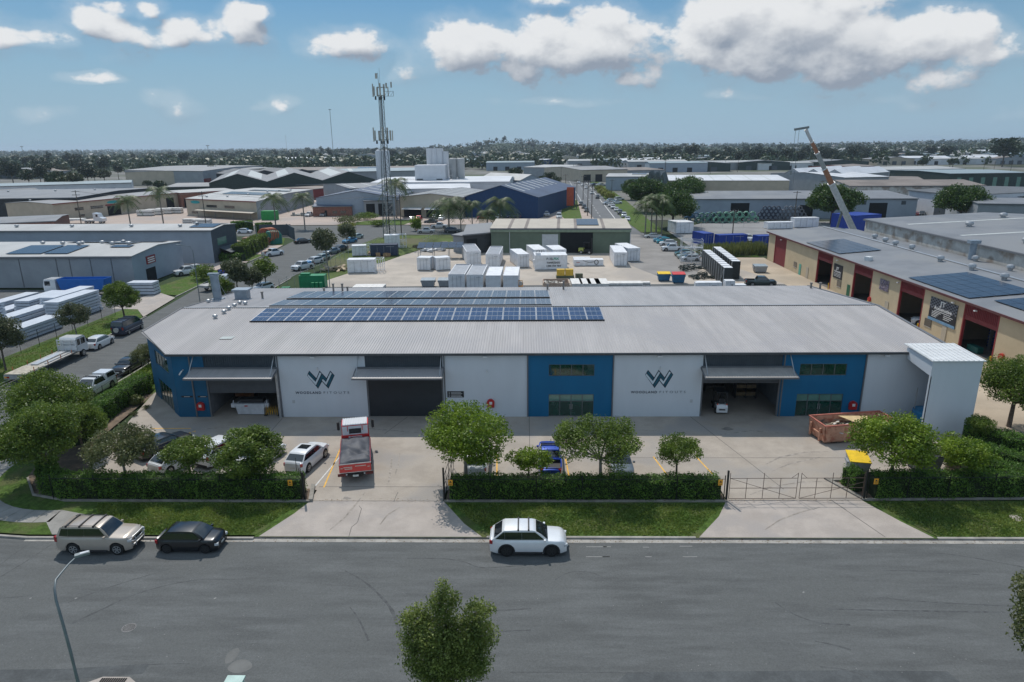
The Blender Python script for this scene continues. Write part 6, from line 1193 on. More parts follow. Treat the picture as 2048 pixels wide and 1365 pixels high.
for k, (a, b, zt, ty) in enumerate(bays):
    mb = MB(); mb.extr([cq(a,zt,-.05), cq(b,zt,-.05), cq(b,HW,-.05), cq(a,HW,-.05)], tuple(-nd*.1))
    n_ = int((b-a)/.3); [mb.extr([cq(a+i*.3,zt+.5,-.04), cq(a+i*.3+.1,zt+.5,-.04), cq(a+i*.3+.1,HW-.1,-.04), cq(a+i*.3,HW-.1,-.04)], tuple(nd*.05)) for i in range(n_)]; mb.build('bay_header', maroon, cw)
    for q in (a, b-.2): mb = MB(); mb.extr([cq(q,0,.02), cq(q+.2,0,.02), cq(q+.2,HW,.02), cq(q,HW,.02)], tuple(-nd*.3)); mb.build('bay_post', M('maroon_post', (.27,.035,.04), .6), cw)
    if ty == 'closed': mb = MB(); mb.extr([cq(a,0,-.08), cq(b,0,-.08), cq(b,zt,-.08), cq(a,zt,-.08)], tuple(-nd*.1)); mb.build('roller_door', maroon, cw)
    for q in (a-.25, b+.25): mb = MB(); c = cq(q,0,.4); mb.cyl(c.x,c.y,0,1.1,.09,8); mb.build('bollard', M('bollard_yellow', (.7,.42,.02), .5), cw) if k >= 1 and q > a else None
mb = MB(); mb.extr([cq(0,0,-12), cq(LL,0,-12), cq(LL,5.6,-12), cq(0,5.6,-12)], tuple(-nd*.2)); [mb.extr([cq(s_,0,-.2), cq(s_,0,-12), cq(s_,5.6,-12), cq(s_,5.6,-.2)], tuple(ud*.1)) for s_ in [ (bays[i][1]+bays[i+1][0])/2 for i in range(4)]+[bays[4][1]+2]]; mb.extr([cq(0,0), cq(0,0,-11.5), cq(0,HW+.9,-11.5), cq(0,HW)], tuple(ud*.2)); mb.build('inner_wall', WM['cream2'], cw)
mb = MB(); mb.extr([cq(0,.01,0), cq(LL,.01,0), cq(LL,.01,-12), cq(0,.01,-12)], (0,0,.01)); mb.build('workshop_floor', M('shop_floor', (.16,.15,.14), .7), cw)
WR = 11.5
mb = MB(); mb.extr([cq(-.4,HW+.02,.35), cq(LL,HW+.02,.35), cq(LL,HW+1.0,-WR), cq(-.4,HW+1.0,-WR)], (0,0,.1)); mb.extr([cq(-.4,HW+1.02,-WR), cq(LL,HW+1.02,-WR), cq(LL,HW+.3,-WR-7.6), cq(-.4,HW+.3,-WR-7.6)], (0,0,.1)); mb.build('roof', RM['slate'], cw)
mb = MB(); mb.extr([cq(-.4,HW-.12,.36), cq(LL,HW-.12,.36), cq(LL,HW+.14,.36), cq(-.4,HW+.14,.36)], tuple(nd*.12)); mb.build('gutter', M('gutter_maroon', (.12,.04,.04), .5), cw)
mb = MB(); mb.extr([cq(-.4,HW+1.13,-WR+.3), cq(LL,HW+1.13,-WR+.3), cq(LL,HW+1.13,-WR-.3), cq(-.4,HW+1.13,-WR-.3)], (0,0,.06)); mb.build('ridge_cap', galv, cw)
def rz_(o_): return HW+.12+1.0*(-o_)/WR if -o_ < WR else HW+1.12-.72*(-o_-WR)/7.6
def rpt(px, py):       # point on the workshop roof for a photo pixel
    z = HW+.6
    for _ in range(4): q = Vector(G(px,py,z)+(0,)); o_ = (q-A0).dot(nd); z = rz_(min(0,o_))
    return (q-A0).dot(ud), o_
def array(c0, c1, nrow, ncol, gapat=None):
    (s0, o0), (s1, o1) = c0, c1
    for i in range(ncol):
        for j in range(nrow):
            sa, sb = s0+(s1-s0)*i/ncol+.03, s0+(s1-s0)*(i+1)/ncol-.03; oa, ob = o0+(o1-o0)*j/nrow-.03, o0+(o1-o0)*(j+1)/nrow+.03
            mb = MB(); mb.extr([cq(sa,rz_(oa)+.14,oa), cq(sb,rz_(oa)+.14,oa), cq(sb,rz_(ob)+.14,ob), cq(sa,rz_(ob)+.14,ob)], (0,0,.04)); yield mb
k_ = 0
for c0, c1, nr, nc in [(rpt(1612,486), rpt(1674,509), 4, 3), (rpt(1675,510), rpt(1675,510), 0, 0)]: 
    pass
s0_, o0_ = rpt(1675,510); s1_, _ = rpt(1608,487); s2_, o2_ = rpt(1777,506)
for mb in array((s1_, -.5), (s0_, -7.6), 5, 6): mb.build('solar_panel', pv_far, cw)
s0_, _ = rpt(1922,600); s1_, _ = rpt(1800,558); 
for mb in array((s1_, -.5), (s0_, -8.6), 5, 6): mb.build('solar_panel', pv_far, cw)
s0_, _ = rpt(2010,640); s1_, _ = rpt(1960,606)
for mb in array((s1_, -2.2), (s1_+9, -6.5), 3, 4): mb.build('solar_panel', pv_far, cw)
for (px, py) in [(1749,478),(1770,485),(1790,492),(1823,500),(1800,476),(1808,474),(1830,480),(1878,495),(1880,523),(1950,523),(1943,540),(2020,542),(2008,560)]:
    s_, o_ = rpt(px, py); c = cq(s_, rz_(o_), o_); vent(c.x, c.y, c.z, .52, .85, cw)
s_, o_ = rpt(1942,520); c = cq(s_, rz_(o_), o_); mb = MB(); mb.cyl(c.x,c.y,c.z,c.z+2.6,.5,12); mb.box(c.x-.8,c.x+.8,c.y-.5,c.y+.5,c.z+2.6,c.z+3.1); mb.build('exhaust_stack', M('duct_grey', ()), cw)
s_, o_ = rpt(1737,522); c = cq(s_, rz_(o_), o_); mb = MB(); mb.cbox((c.x,c.y,c.z+.3),(.9,.9,.7),.4); mb.build('air_unit', whitem, cw)
s_, o_ = rpt(2010,528); c = cq(s_, rz_(o_), o_); mb = MB(); mb.cbox((c.x,c.y,c.z+.5),(2.4,1.4,.9),.1); mb.build('air_unit', trim, cw)
# wall details
def wq(px0, py0, px1, py1, off=.03): a, za = s_at(px0, py0); b, zb = s_at(px1, py1); return a, b, zb, za
def wsheet(nm, m_, a, b, z0, z1, off=.03, par=None): mb = MB(); mb.extr([cq(a,z0,off), cq(b,z0,off), cq(b,z1,off), cq(a,z1,off)], tuple(nd*.04)); return mb.build(nm, m_, par or cw)
ja, jb = s_at(1856,640)[0], s_at(1911,650)[0]
sg = wsheet('jt_sign', M('sign_black', (.02,.022,.03), .5), ja, jb, 2.15, 5.15); wsheet('sign_strip', M('sign_sky', (.16,.30,.45), .5), ja, jb, 2.15, 2.5, .075, sg)
chk = M('sign_check', (.16,.17,.2), .5)
ck = MB(); nx_ = 16
for i in range(nx_):
    for j in range(7):
        if (i+j) % 2: a = ja+(jb-ja)*i/nx_; ck.extr([cq(a,3.75+j*.2,.072), cq(a+(jb-ja)/nx_,3.75+j*.2,.072), cq(a+(jb-ja)/nx_,3.95+j*.2,.072), cq(a,3.95+j*.2,.072)], tuple(nd*.006))
ck.build('check_pattern', chk, sg)
def wtext(s_, size, a, z, bold=.01, width=None, off=.085, par=None):
    o_ = cq(a, z, off); Mx = Matrix(((ud.x,0,nd.x,o_.x),(ud.y,0,nd.y,o_.y),(0,1,0,o_.z),(0,0,0,1))); return text(s_, size, whitem, par or sg, Mx, 'lettering', bold, width=width)
wtext('JT', .85, ja+(jb-ja)*.36, 4.35, .03, (jb-ja)*.22); wtext('Automotive', .62, ja+(jb-ja)*.17, 3.72, .015, (jb-ja)*.66)
mb = MB()
for r, (a, b) in enumerate([(.2,.8),(.12,.45),(.12,.38),(.12,.34),(.12,.3)]): mb.extr([cq(ja+(jb-ja)*a,3.5-r*.2,.08), cq(ja+(jb-ja)*b,3.5-r*.2,.08), cq(ja+(jb-ja)*b,3.58-r*.2,.08), cq(ja+(jb-ja)*a,3.58-r*.2,.08)], tuple(nd*.01))
for r in range(3): mb.extr([cq(ja+(jb-ja)*.56,3.25-r*.22,.08), cq(ja+(jb-ja)*(.9-r*.06),3.25-r*.22,.08), cq(ja+(jb-ja)*(.9-r*.06),3.33-r*.22,.08), cq(ja+(jb-ja)*.56,3.33-r*.22,.08)], tuple(nd*.01))
mb.build('sign_lines', whitem, sg)
a, b = s_at(1663,540)[0]+.9, s_at(1663,540)[0]+4.2; sg2 = wsheet('jt_sign', M('sign_black', ()), a, b, 2.3, 4.7); wtext('JT', .6, a+(b-a)*.3, 3.8, .02, (b-a)*.3, par=sg2); wtext('Automotive', .45, a+(b-a)*.12, 3.35, .01, (b-a)*.75, par=sg2)
mb = MB(); [mb.extr([cq(a+.3,3.1-r*.22,.08), cq(b-.4,3.1-r*.22,.08), cq(b-.4,3.16-r*.22,.08), cq(a+.3,3.16-r*.22,.08)], tuple(nd*.01)) for r in range(3)]; mb.build('sign_lines', whitem, sg2)
a, b = s_at(1757,590)[0], s_at(1775,595)[0]; wsheet('poster', M('poster', (.12,.10,.16), .5, var=.9, scale=3, col2=(.35,.3,.3), mixs=1.5), a, b, 3.4, 5.0)
for px in (1578,1668,1855): a = s_at(px+2,600)[0]; w_ = wsheet('window', cglass, a, a+1.5, 1.1, 2.1); wsheet('window_frame', alum, a-.06, a+1.56, 1.02, 1.09, .03, w_)
for px, m_ in ((1590,M('door_mint', (.12,.38,.30), .6)),(1605,WM['cream2']),(1690,M('door_green', (.01,.12,.06), .5)),(1770,WM['cream2']),(1893,WM['cream2'])): a = s_at(px,610)[0]; wsheet('door', m_, a, a+.95, .02, 2.1)
a = s_at(2004,720)[0]; c = cq(a,1.4,.25); mb = MB(); mb.tube([c, c-nd*.28], .42, 14); mb.build('hose_reel_box', red, cw, True)
a = s_at(1740,600)[0]; c = cq(a,1.3,.25); mb = MB(); mb.tube([c, c-nd*.28], .36, 14); mb.build('hose_reel_box', red, cw, True)
for px in (1553,1668,1795,1912,1960): c = cq(s_at(px,600)[0], 5.4, .3); mb = MB(); mb.cbox((c.x,c.y,c.z),(.3,.3,.15)); mb.build('wall_light', whitem, cw)
# things inside the bays
c = cq((bays[3][0]+bays[3][1])/2, 0, -3.2); car('sedan', WHITE, c.x, c.y, atan2(nd.y, nd.x)-.5, 'white sedan nose out inside the maroon bay of the cream workshops')
c = cq((bays[4][0]+bays[4][1])/2-.6, 0, -3.5); t = thing('kayak_rack', 'tall rack stacked with dark blue kayaks inside the nearest maroon bay', 'rack', tuple(c), atan2(ud.y,ud.x)); mb = MB(); [mb.box(x_-.05,x_+.05,-.5,.5,0,3.8) for x_ in (-1.6,1.6)]; mb.build('upright', trim, t)
for i in range(9): mb = MB(); mb.tube([(-2.4,0,.5+i*.38),(-1.4,0,.42+i*.38),(0,0,.4+i*.38),(1.4,0,.42+i*.38),(2.4,0,.5+i*.38)], .16, 8); mb.build('kayak', M('kayak_blue', (.01,.03,.14), .4), t, True)
c = cq(bays[4][0]+1.4, 0, -1.2); mb = MB(); mb.cbox((c.x,c.y,.45),(2.0,.7,.7), atan2(ud.y,ud.x)); tag(mb.build('work_bench', M('bench_teal', (.01,.10,.09), .5), None), 'teal bench at the mouth of the nearest maroon bay', 'bench')
# ---------------------------------------------------------------- ground of the estate
flat('pavement', [(-41,96),(47.5,96),(47.5,120),(40.5,152),(38.5,162),(35,192),(26,194),(25,163),(-26,168),(-31,150),(-40.5,120)], -.004, conc_y)
flat('asphalt_lane', [(25.5,130),(33,130),(41.5,152),(40,165),(35,193),(26.5,194),(26,160),(21,146)], .0, M('asphalt_lane', (.25,.235,.22), .9, var=.12, scale=.2))
flat('asphalt_strip', [(-38.5,92.5),(47,92.5),(47,121),(40,122),(-37,120.5),(-40.5,120)], .003, M('asphalt_dark', (.105,.11,.11), .9, var=.15, scale=.4))
flat('pavement', [(38.8,50),(53.4,50),(53.4,151),(40.5,152),(47,122),(47,96),(38.8,92)], -.002, conc_t)
flat('pavement', [(41,163),(90,163),(140,222),(60,225),(42,200)], -.006, M('asphalt_yard', (.24,.235,.23), .9, var=.12, scale=.1))
flat('lawn', [(40.6,152.5),(53,152.5),(53.5,162.5),(40.5,163.5)], -.001, grassm)
flat('slab_yard', [(-64.5,60),(-64,104),(-66,118),(-130,121),(-140,60)], -.006, M('asphalt_dark', ()))
verge('lawn', [(-57.6,60),(-57,80),(-58.2,98),(-62,104),(-64.3,104),(-64.5,60)])
flat('crossover', [(-58.3,98.5),(-60.2,112),(-66,117),(-66.5,104),(-62,103.5)], .003, conc2)
verge('lawn', [(-60.8,114),(-62.2,140),(-67,138),(-69,116)]); flat('crossover', [(-61.9,139),(-62.6,150),(-84,150),(-90,139)], .002, conc_p)
verge('lawn', [(-62.4,151),(-62.7,160),(-66,160),(-71,150.5)]); flat('crossover', [(-62.6,160.5),(-63.8,176),(-68,176),(-70,160)], .002, conc_p); verge('lawn', [(-63.9,176.5),(-68.3,190.5),(-74,191),(-68.5,176)])
flat('pavement', [(-66.5,160),(-70,176),(-90,196),(-150,196),(-150,160)], -.008, conc_p)
flat('pavement', [(-420,219.5),(-58,223.5),(-24,222),(24,222.5),(24,330),(-420,340)], -.010, conc_p)
verge('lawn', [(-44.6,150),(-45.2,162),(-41.8,190),(-36,195.5),(20,195.5),(25.5,193),(25,164),(-25,169),(-31,151),(-39.8,122)], grassf)
verge('lawn', [(-130,219.2),(-92,220),(-92,224),(-130,224)]); verge('lawn', [(-57,223.2),(-40,222.5),(-38,236),(-50,240),(-58,232)], grassm)
flat('estate_ground', [(-460,330),(24.5,322),(30.5,517),(44,760),(40,900),(-500,900)], -.03, M('estate_ground', (.17,.165,.15), .95, var=.25, scale=.02, col2=(.075,.095,.045), mixs=1.1))
flat('estate_ground', [(33.5,232),(140,224),(420,240),(520,900),(66,900),(47,517),(38.3,330)], -.03, M('estate_ground', ()))
verge('lawn', [(14.5,222.5),(19.6,235),(24.3,322),(18,322),(13,250)], grassm); verge('lawn', [(33.8,198),(33.6,232),(38.2,330),(46,500),(52,500),(47,330),(42,232),(41,200)], grassm)
mb = MB()
for (xa, ya, xb, yb, w_) in [(22.0,240,26.3,330,.12),(26.3,330,32.5,517,.12),(31.0,232,35.6,330,.14),(35.6,330,44,517,.14)]: A, B = Vector((xa,ya)), Vector((xb,yb)); n_ = Vector((-(B-A).normalized().y,(B-A).normalized().x))*w_; mb.prism([tuple(A-n_),tuple(B-n_),tuple(B+n_),tuple(A+n_)], ZR+.006, ZR+.012)
for y in range(235,520,11): x = 26.6+(y-235)*.04; mb.box(x-.1,x+.1,y,y+4,ZR+.006,ZR+.012)
struct('lane_lines', mb, white_l)
kerb_line([(-58.0,60),(-56.9,80),(-58.0,99)]); kerb_line([(-60.6,113),(-62.0,140)]); kerb_line([(-62.4,150),(-62.6,160)])
# ---------------------------------------------------------------- container yard
cwh = M('container_white', (.76,.77,.79), .5, var=.06, scale=.8, col2=(.68,.68,.68), mixs=1.5); cdoor = M('container_seam', (.34,.36,.39), .6)
navyc = M('container_navy', (.035,.05,.09), .6, var=.15); bluec = M('container_blue', (.012,.045,.28), .5, var=.12); rust_ = M('rust_brown', (.12,.06,.05), .8, var=.3)
def container(pl, pr, depth, h, label, body=cwh, top=None, ribs=False, skew=0, sides=True, name='container', group=None, doors_=True, frame_=False):
    a, b = Vector(G(*pl)), Vector(G(*pr)); U = b-a; w_ = U.length; rz = atan2(U.y,U.x); t = thing(name, label, 'container', (a.x,a.y,0), rz+skew, group)
    mb = MB(); mb.box(0,w_,0,depth,.12,h); mb.build('body', body, t)
    mb = MB(); [mb.box(x_-.06,x_+.06,y_-.06,y_+.06,.0,h+.04) for x_ in (.02,w_-.02) for y_ in (.02,depth-.02)]; mb.box(0,w_,-.05,.02,h-.1,h+.05); mb.box(0,w_,depth-.02,depth+.05,h-.1,h+.05); mb.box(-.05,.02,0,depth,h-.1,h+.05); mb.box(w_-.02,w_+.05,0,depth,h-.1,h+.05); mb.build('frame', body, t)
    n = max(3,int(depth/.9)); mb = MB()
    if ribs: [mb.box(.1,w_-.1,.3+i*(depth-.5)/n,.3+i*(depth-.5)/n+.28,h+.0,h+.06) for i in range(n)]; mb.box(.15,w_-.15,depth-.5,depth-.2,h,h+.16); mb.build('roof_ribs', cdoor if body is cwh else body, t)
    if doors_: mb = MB(); [mb.box(x_-.02,x_+.02,-.075,-.005,.2,h-.2) for x_ in (w_*.5,w_*.25,w_*.75)]; mb.box(w_*.58,w_*.88,-.02,-.002,h-.45,h-.38); mb.build('door_bars', cdoor, t)
    if frame_: mb = MB(); [mb.box(w_+.05+i*.0,w_+1.6,y_,y_+.1,z_,z_+.1) for i in (0,) for y_ in (0,depth-.1) for z_ in (.1,h/2,h)]; [mb.box(x_,x_+.1,y_,y_+.1,0,h+.1) for x_ in (w_+.8,w_+1.6) for y_ in (0,depth-.1)]; mb.box(w_+1.6,w_+1.7,0,depth,h,h+.1); [mb.box(w_+.1,w_+.5,-.06,-.02,.3+.35*i,.35+.35*i) for i in range(6)]; mb.build('ladder_frame', body, t)
    return t
container((696,547),(750,546),2.6,2.7,'large white cabin with ladder frame left of the yard driveway',frame_=True)
container((705,513),(733,512),2.5,2.4,'white cabin with open frame behind the large white cabin',frame_=True)
container((742,513),(795,512),2.5,2.6,'dark navy shipping container with rusty roof in the yard',body=navyc,ribs=False,top=rust_)
container((770,497),(800,496),2.6,3.2,'white tank cabin behind the navy container',frame_=True)
container((835,541),(861,541),2.6,2.6,'small white double door unit, first right of the yard driveway',skew=-.1)
container((873,542),(901,540),2.6,2.6,'plain white cube cabin beside the small double door unit')
container((934,531),(962,530),11.5,2.9,'long white ribbed container left of its twin behind the yard',ribs=True)
container((972,537),(999,537),11.5,2.9,'long white ribbed container, middle of the back yard row',ribs=True)
container((898,582),(930,582),10.5,2.9,'white container with ribbed roof nearest the warehouse, left one of two',ribs=True)
container((934,583),(966,583),10.5,2.9,'white container with ribbed roof nearest the warehouse, right one of two',ribs=True)
container((972,582),(1001,582),9.0,2.7,'flat roofed white container with red stripe next to the ribbed pair',doors_=False)
container((1007,582),(1036,582),9.0,2.7,'flat roofed white container beside the orange trolley',doors_=False)
container((1036,536),(1058,535),8.0,2.8,'white container with double doors left of the lettered tank')
container((1068,527),(1093,526),8,2.9,'white container behind the lettered tank, left one'); container((1106,527),(1132,526),7,2.9,'white container behind the lettered tank, right one with open lid')
container((1228,533),(1253,533),10.5,2.9,'long white container right of the fuel trough'); container((1255,524),(1279,523),8.5,2.9,'white container at the right end of the yard row')
container((1406,492),(1426,491),5.5,3.0,'blue container standing end on in the far yard',body=bluec); container((1437,493),(1493,491),2.5,2.7,'long blue container side on in the far yard',body=bluec); container((1516,495),(1545,494),3,2.7,'blue container half hidden by the cream workshop corner',body=bluec)
container((1352,468),(1386,467),6.5,3.2,'white site hut with grey base in the far yard',name='site_hut'); container((1588,456),(1636,455),2.5,2.9,'pale grey container behind the cream workshop roof'); container((1535,459),(1585,458),2.5,2.0,'low white container behind the cream workshop roof')
ft = container((1070,541),(1134,540),4.6,3.0,'white fuel tank container lettered FUELFIX TANKS2GO',doors_=False); Wft = (Vector(G(1134,540))-Vector(G(1070,541))).length
grn = M('logo_green', (.01,.30,.20), .6); ink = M('letter_dark', (.03,.04,.05), .6)
for s_, z_, sz, x_, w_, m_ in [('F   EL',2.1,.62,.36,.21,ink),('FIX',2.1,.62,.58,.17,grn),('TANKS2GO',1.35,.5,.36,.42,ink),('1300 734 764',.7,.45,.36,.44,ink)]: text(s_, sz, m_, ft, Matrix.Translation((Wft*x_,-.02,z_)) @ FACE_CAM, 'lettering', .02, width=Wft*w_)
text('U', .62, cdoor, ft, Matrix.Translation((Wft*.41,-.02,2.1)) @ FACE_CAM, 'lettering', .03, width=Wft*.05)
mb = MB(); mb.box(.2,1.2,.3,1.6,3.0,3.5); mb.box(-.4,0,-.1,.5,1.2,2.2); mb.build('pump_box', cwh, ft); mb = MB(); [mb.tube([(.4+i*.5,1,3.5),(.5+i*.5,1,4.0),(.9+i*.5,1,4.0)], .05, 5) for i in range(3)]; mb.build('pipes', plast, ft)
tr = thing('fuel_trough', 'low long white tank with coiled black hose', 'tank', G(1148,533)+(0,), 0.02); w_ = (Vector(G(1207,533))-Vector(G(1148,533))).length
mb = MB(); mb.box(0,w_,0,2.2,.1,1.35); mb.box(.1,w_*.6,2.6,4.2,.1,1.35); mb.build('body', cwh, tr); mb = MB(); mb.tube([(w_*.76+.38*cos(a),-.06,.85+.5*sin(a)) for a in [2*pi*i/16 for i in range(17)]], .07, 6); mb.tube([(w_*.3,-.05,1.2),(w_*.5,-.08,.8),(w_*.7,-.06,.95)], .04, 5); mb.build('hose', rubber, tr)
mb = MB(); mb.box(w_*.08,w_*.2,-.02,0,.75,.85); mb.build('label_strip', red, tr)
# telehandler in front of the green workshop
th = thing('telehandler', 'small yellow and black reach forklift before the green workshop door', 'forklift', G(1172,508)+(0,), RAD(-20)); add_wheels(th, (1.0,-1.0), .75, .42, .3, 'steel')
mb = MB(); mb.box(-1.4,1.3,-.6,.6,.5,1.05); mb.build('chassis', plast, th); mb = MB(); mb.box(-1.7,-.5,-.65,.65,.6,1.35); mb.build('engine_cover', M('loader_yellow', (.45,.48,.12), .5), th); mb = MB(); [mb.tube([(x_,y_,1.0),(x_*.9,y_*.9,2.6)], .05, 5) for x_ in (-.5,.7) for y_ in (-.55,.55)]; mb.box(-.6,.75,-.6,.6,2.6,2.68); mb.build('cab_guard', plast, th); mb = MB(); [mb.box(1.3,1.42,y_-.06,y_+.06,.1,3.6) for y_ in (-.4,.4)]; mb.box(1.3,1.4,-.4,.4,3.5,3.6); mb.build('mast', plast, th)
ag = container((600,578),(650,577),2.2,2.3,'bright green generator and pump skid at the yard fence',body=M('gen_green', (.01,.22,.09), .5),name='generator',doors_=False); mb = MB(); mb.box(.2,1.8,.3,1.4,2.3,2.7); [mb.cyl(2.6+i*.7,-1.0,0,1.3,.3,8) for i in range(3)]; mb.box(-3,-1.6,-1.2,-.2,0,.5); mb.build('pump_parts', M('gen_green', ()), ag)
for px, py, lab, lid in [(1327,562,'blue steel bin with yellow lid behind the warehouse',M('lid_yellow',())),(1356,566,'blue steel bin with red lid behind the warehouse',M('lid_red', (.6,.05,.05), .5))]: x, y = G(px,py); bin_(x, y, 0, lid, M('bin_blue', (.03,.13,.24), .5), lab, 2.3, 1.4, 1.6 if px < 1340 else 1.9)
for px, py, lab in [(857,574,'grey lidded skip just behind the warehouse roof, left one'),(891,574,'grey lidded skip just behind the warehouse roof, right one'),(1519,545,'grey steel bin by the cream workshops')]: x, y = G(px,py); bin_(x, y, 0, M('lid_steel', (.28,.33,.36), .5), gsteel, lab, 2.5, 1.7, 1.5)
ib = thing('tank_group', 'pair of yellow chemical tanks on a dark base', 'tank', G(1130,556)+(0,)); 
for i in (0,1): mb = MB(); mb.box(-1.6+i*1.65,-.1+i*1.65,-.6,.6,.5,1.7); mb.build('yellow_tank', M('tank_yellow', (.62,.40,.05), .5), ib)
mb = MB(); mb.box(-1.7,1.7,-.7,.7,0,.5); mb.box(2.0,3.4,-.4,.4,0,.8); mb.build('base', M('base_olive', (.10,.11,.07), .7), ib)
ot = thing('trolley', 'small orange wheeled trolley beside the white containers', 'trolley', G(1028,578)+(0,)); mb = MB(); mb.box(-.9,1.6,-.4,.4,.3,.5); [mb.box(x_-.04,x_+.04,-.4,-.32,.3,1.6) for x_ in (-.8,0,.8,1.5)]; mb.box(-.8,1.5,-.4,-.32,1.5,1.6); mb.build('frame', M('trolley_orange', (.6,.25,.04), .6), ot)
# timber and pipe stacks behind the roof
ps = M('pallet_white', (.68,.66,.63), .7, var=.15, scale=2)
rr = random.Random(12)
def stack(px, py, w_, d_, h_, label, m_=ps, rows=3, name='slab_stack', rz=0, gap=.03, cat='stack', xy=None, z0=0., group=None):
    x, y = xy or G(px, py); t = thing(name, label, cat, (x,y,z0), rz, group); mb = MB(); mb2 = MB(); hh = h_/rows
    for r in range(rows): o_ = rr.uniform(-.12,.12); mb.box(-w_/2+o_,w_/2+o_,-d_/2,d_/2,r*hh+hh*.22,(r+1)*hh); [mb2.box(-w_/2+.1+o_,w_/2-.1+o_,q-.08,q+.08,r*hh,r*hh+hh*.22) for q in (-d_*.4,0,d_*.4)]
    mb.build('sheets', m_, t); mb2.build('bearers', plast, t); return t
for px, lab in ((1112,'open timber crate of offcuts just behind the warehouse roof'),):
    x, y = G(px,580); t = thing('crate', lab, 'crate', (x,y,0)); mb = MB(); [mb.box(a,b,c,d,0,1.5) for a, b, c, d in ((-2.3,2.3,-1.5,-1.4),(-2.3,2.3,2.4,2.5),(-2.3,-2.2,-1.4,2.4),(2.2,2.3,-1.4,2.4))]; mb.build('sides', M('crate_wood', (.5,.36,.27), .8, var=.15), t); mb = MB(); [mb.cbox((rr.uniform(-1.7,1.7),rr.uniform(-1,2),1.2),(1.2,.5,.1),rr.uniform(0,3)) for _ in range(16)]; mb.build('offcuts', M('offcut_pale', ()), t)
for k, (px, w_) in enumerate([(1152,1.9),(1170,1.9),(1186,2.2),(1203,2.2)]): stack(px, 578, w_, 5, 1.4, ['wrapped white pallet stack behind the roof, first from the timber crate','wrapped white pallet stack behind the roof, second from the timber crate','untidy white board stack, third from the timber crate','untidy white board stack, fourth from the timber crate'][k], rows=2)
stack(1240, 579, 7.5, 2.2, 1.3, 'long stack of white beams right of the pallet stacks', rows=3); stack(1270, 573, 5.5, 1.2, .8, 'short row of white beams pushed past the long stack', rows=2)
stack(915-3, 500, .1, .1, .1, 'x') if False else None
x, y = G(905,571); stack(0,0,5.5,3,.5,'pale flat sheet lying in the lane behind the roof', xy=G(738,577), rows=1)
# scaffold tower, racks, pipes on the right of the yard
al2 = M('scaffold_alu', (.62,.63,.64), .4, .5)
st = thing('scaffold', 'white aluminium scaffold frame in front of the parked cars', 'scaffold', G(1362,527)+(0,), RAD(-8)); mb = MB()
for x_ in (0,2.2,4.4): [mb.tube([(x_,y_,0),(x_,y_,5.2-.8*(x_ > 3))], .05, 5) for y_ in (0,1.4,4.0)]
for z_ in (.4,1.9,3.4,4.9): [mb.tube([(0,y_,z_),(4.4,y_,z_-.3)], .045, 5) for y_ in (0,1.4,4.0)]; [mb.tube([(x_,0,z_),(x_,4.0,z_)], .045, 5) for x_ in (0,2.2,4.4)]
for i in range(3): mb.tube([(0,0,.4+i*1.5),(4.4,0,1.9+i*1.4)], .04, 5); mb.tube([(0,4,1.9+i*1.4),(4.4,4,.5+i*1.4)], .04, 5)
mb.build('tubes', al2, st); mb = MB(); mb.box(0,4.4,.3,1.2,3.3,3.4); mb.build('platform', al2, st)
def rackrow(px0, px1, py0, py1, n, label):
    a, b = Vector(G(px0,py0)), Vector(G(px1,py1)); t = thing('frame_rack', label, 'rack', (a.x,a.y,0), atan2((b-a).y,(b-a).x)); L = (b-a).length
    for i in range(n): u = L*i/n; mb = MB(); mb.box(u,u+L/n*.8,0,1.6,.1,3.4); f = mb.build('black_frame', M('rack_black', (.03,.035,.035), .6, var=.4, scale=5), t); mb = MB(); mb.box(u+.05,u+L/n*.78,.05,1.55,3.41,3.47); mb.build('white_top', cwh, f)
    mb = MB(); [mb.tube([(L*i/n,-.06,0),(L*i/n,-.06,3.4)], .05, 4) for i in range(n+1)]; mb.tube([(L*.86,-.1,.1),(L,-.1,3.3)], .05, 4); mb.build('white_posts', al2, t)
rackrow(1403,1446,533,575,10,'double row of black frames with white tops, near row'); rackrow(1424,1462,526,560,9,'double row of black frames with white tops, far row')
random.seed(31)
for k, (px, py, lab) in enumerate([(1382,540,'heap of black hoses at the foot of the black frame racks'),(1402,556,'second heap of black hoses nearer the warehouse roof')]):
    x, y = G(px,py); t = thing('hose_heap', lab, 'hoses', (x,y,0)); mb = MB()
    for i in range(26): c = (random.uniform(-2.2,2.2), random.uniform(-2,2), random.uniform(.1,.9)); r = random.uniform(.3,.55); mb.tube([(c[0]+r*cos(a),c[1]+r*.8*sin(a),c[2]+.12*sin(a*2)) for a in [2*pi*j/10 for j in range(11)]], .09, 5)
    mb.build('coils', M('hose_green_black', (.02,.035,.03), .5), t)
def cabinet(px, py, w_, d_, h_, label): x, y = G(px,py); t = thing('equipment_cabinet', label, 'cabinet', (x,y,0)); mb = MB(); mb.box(-w_/2,w_/2,-d_/2,d_/2,.1,h_); mb.build('body', cwh, t); mb = MB(); mb.box(-.02,.02,-d_/2-.02,-d_/2,.2,h_-.1); mb.box(w_*.1,w_*.3,-d_/2-.03,-d_/2,h_*.5,h_*.7); mb.build('door_seam', cdoor, t)
cabinet(1416,582,4.2,1.6,1.6,'wide white equipment cabinet at the rear roof edge'); cabinet(1457,582,1.6,1.5,1.9,'tall white equipment cabinet at the rear roof edge'); cabinet(1478,580,2.0,1.3,1.0,'low white box right of the tall cabinet'); cabinet(1396,582,1.2,1.2,1.5,'narrow white cabinet left of the wide one')
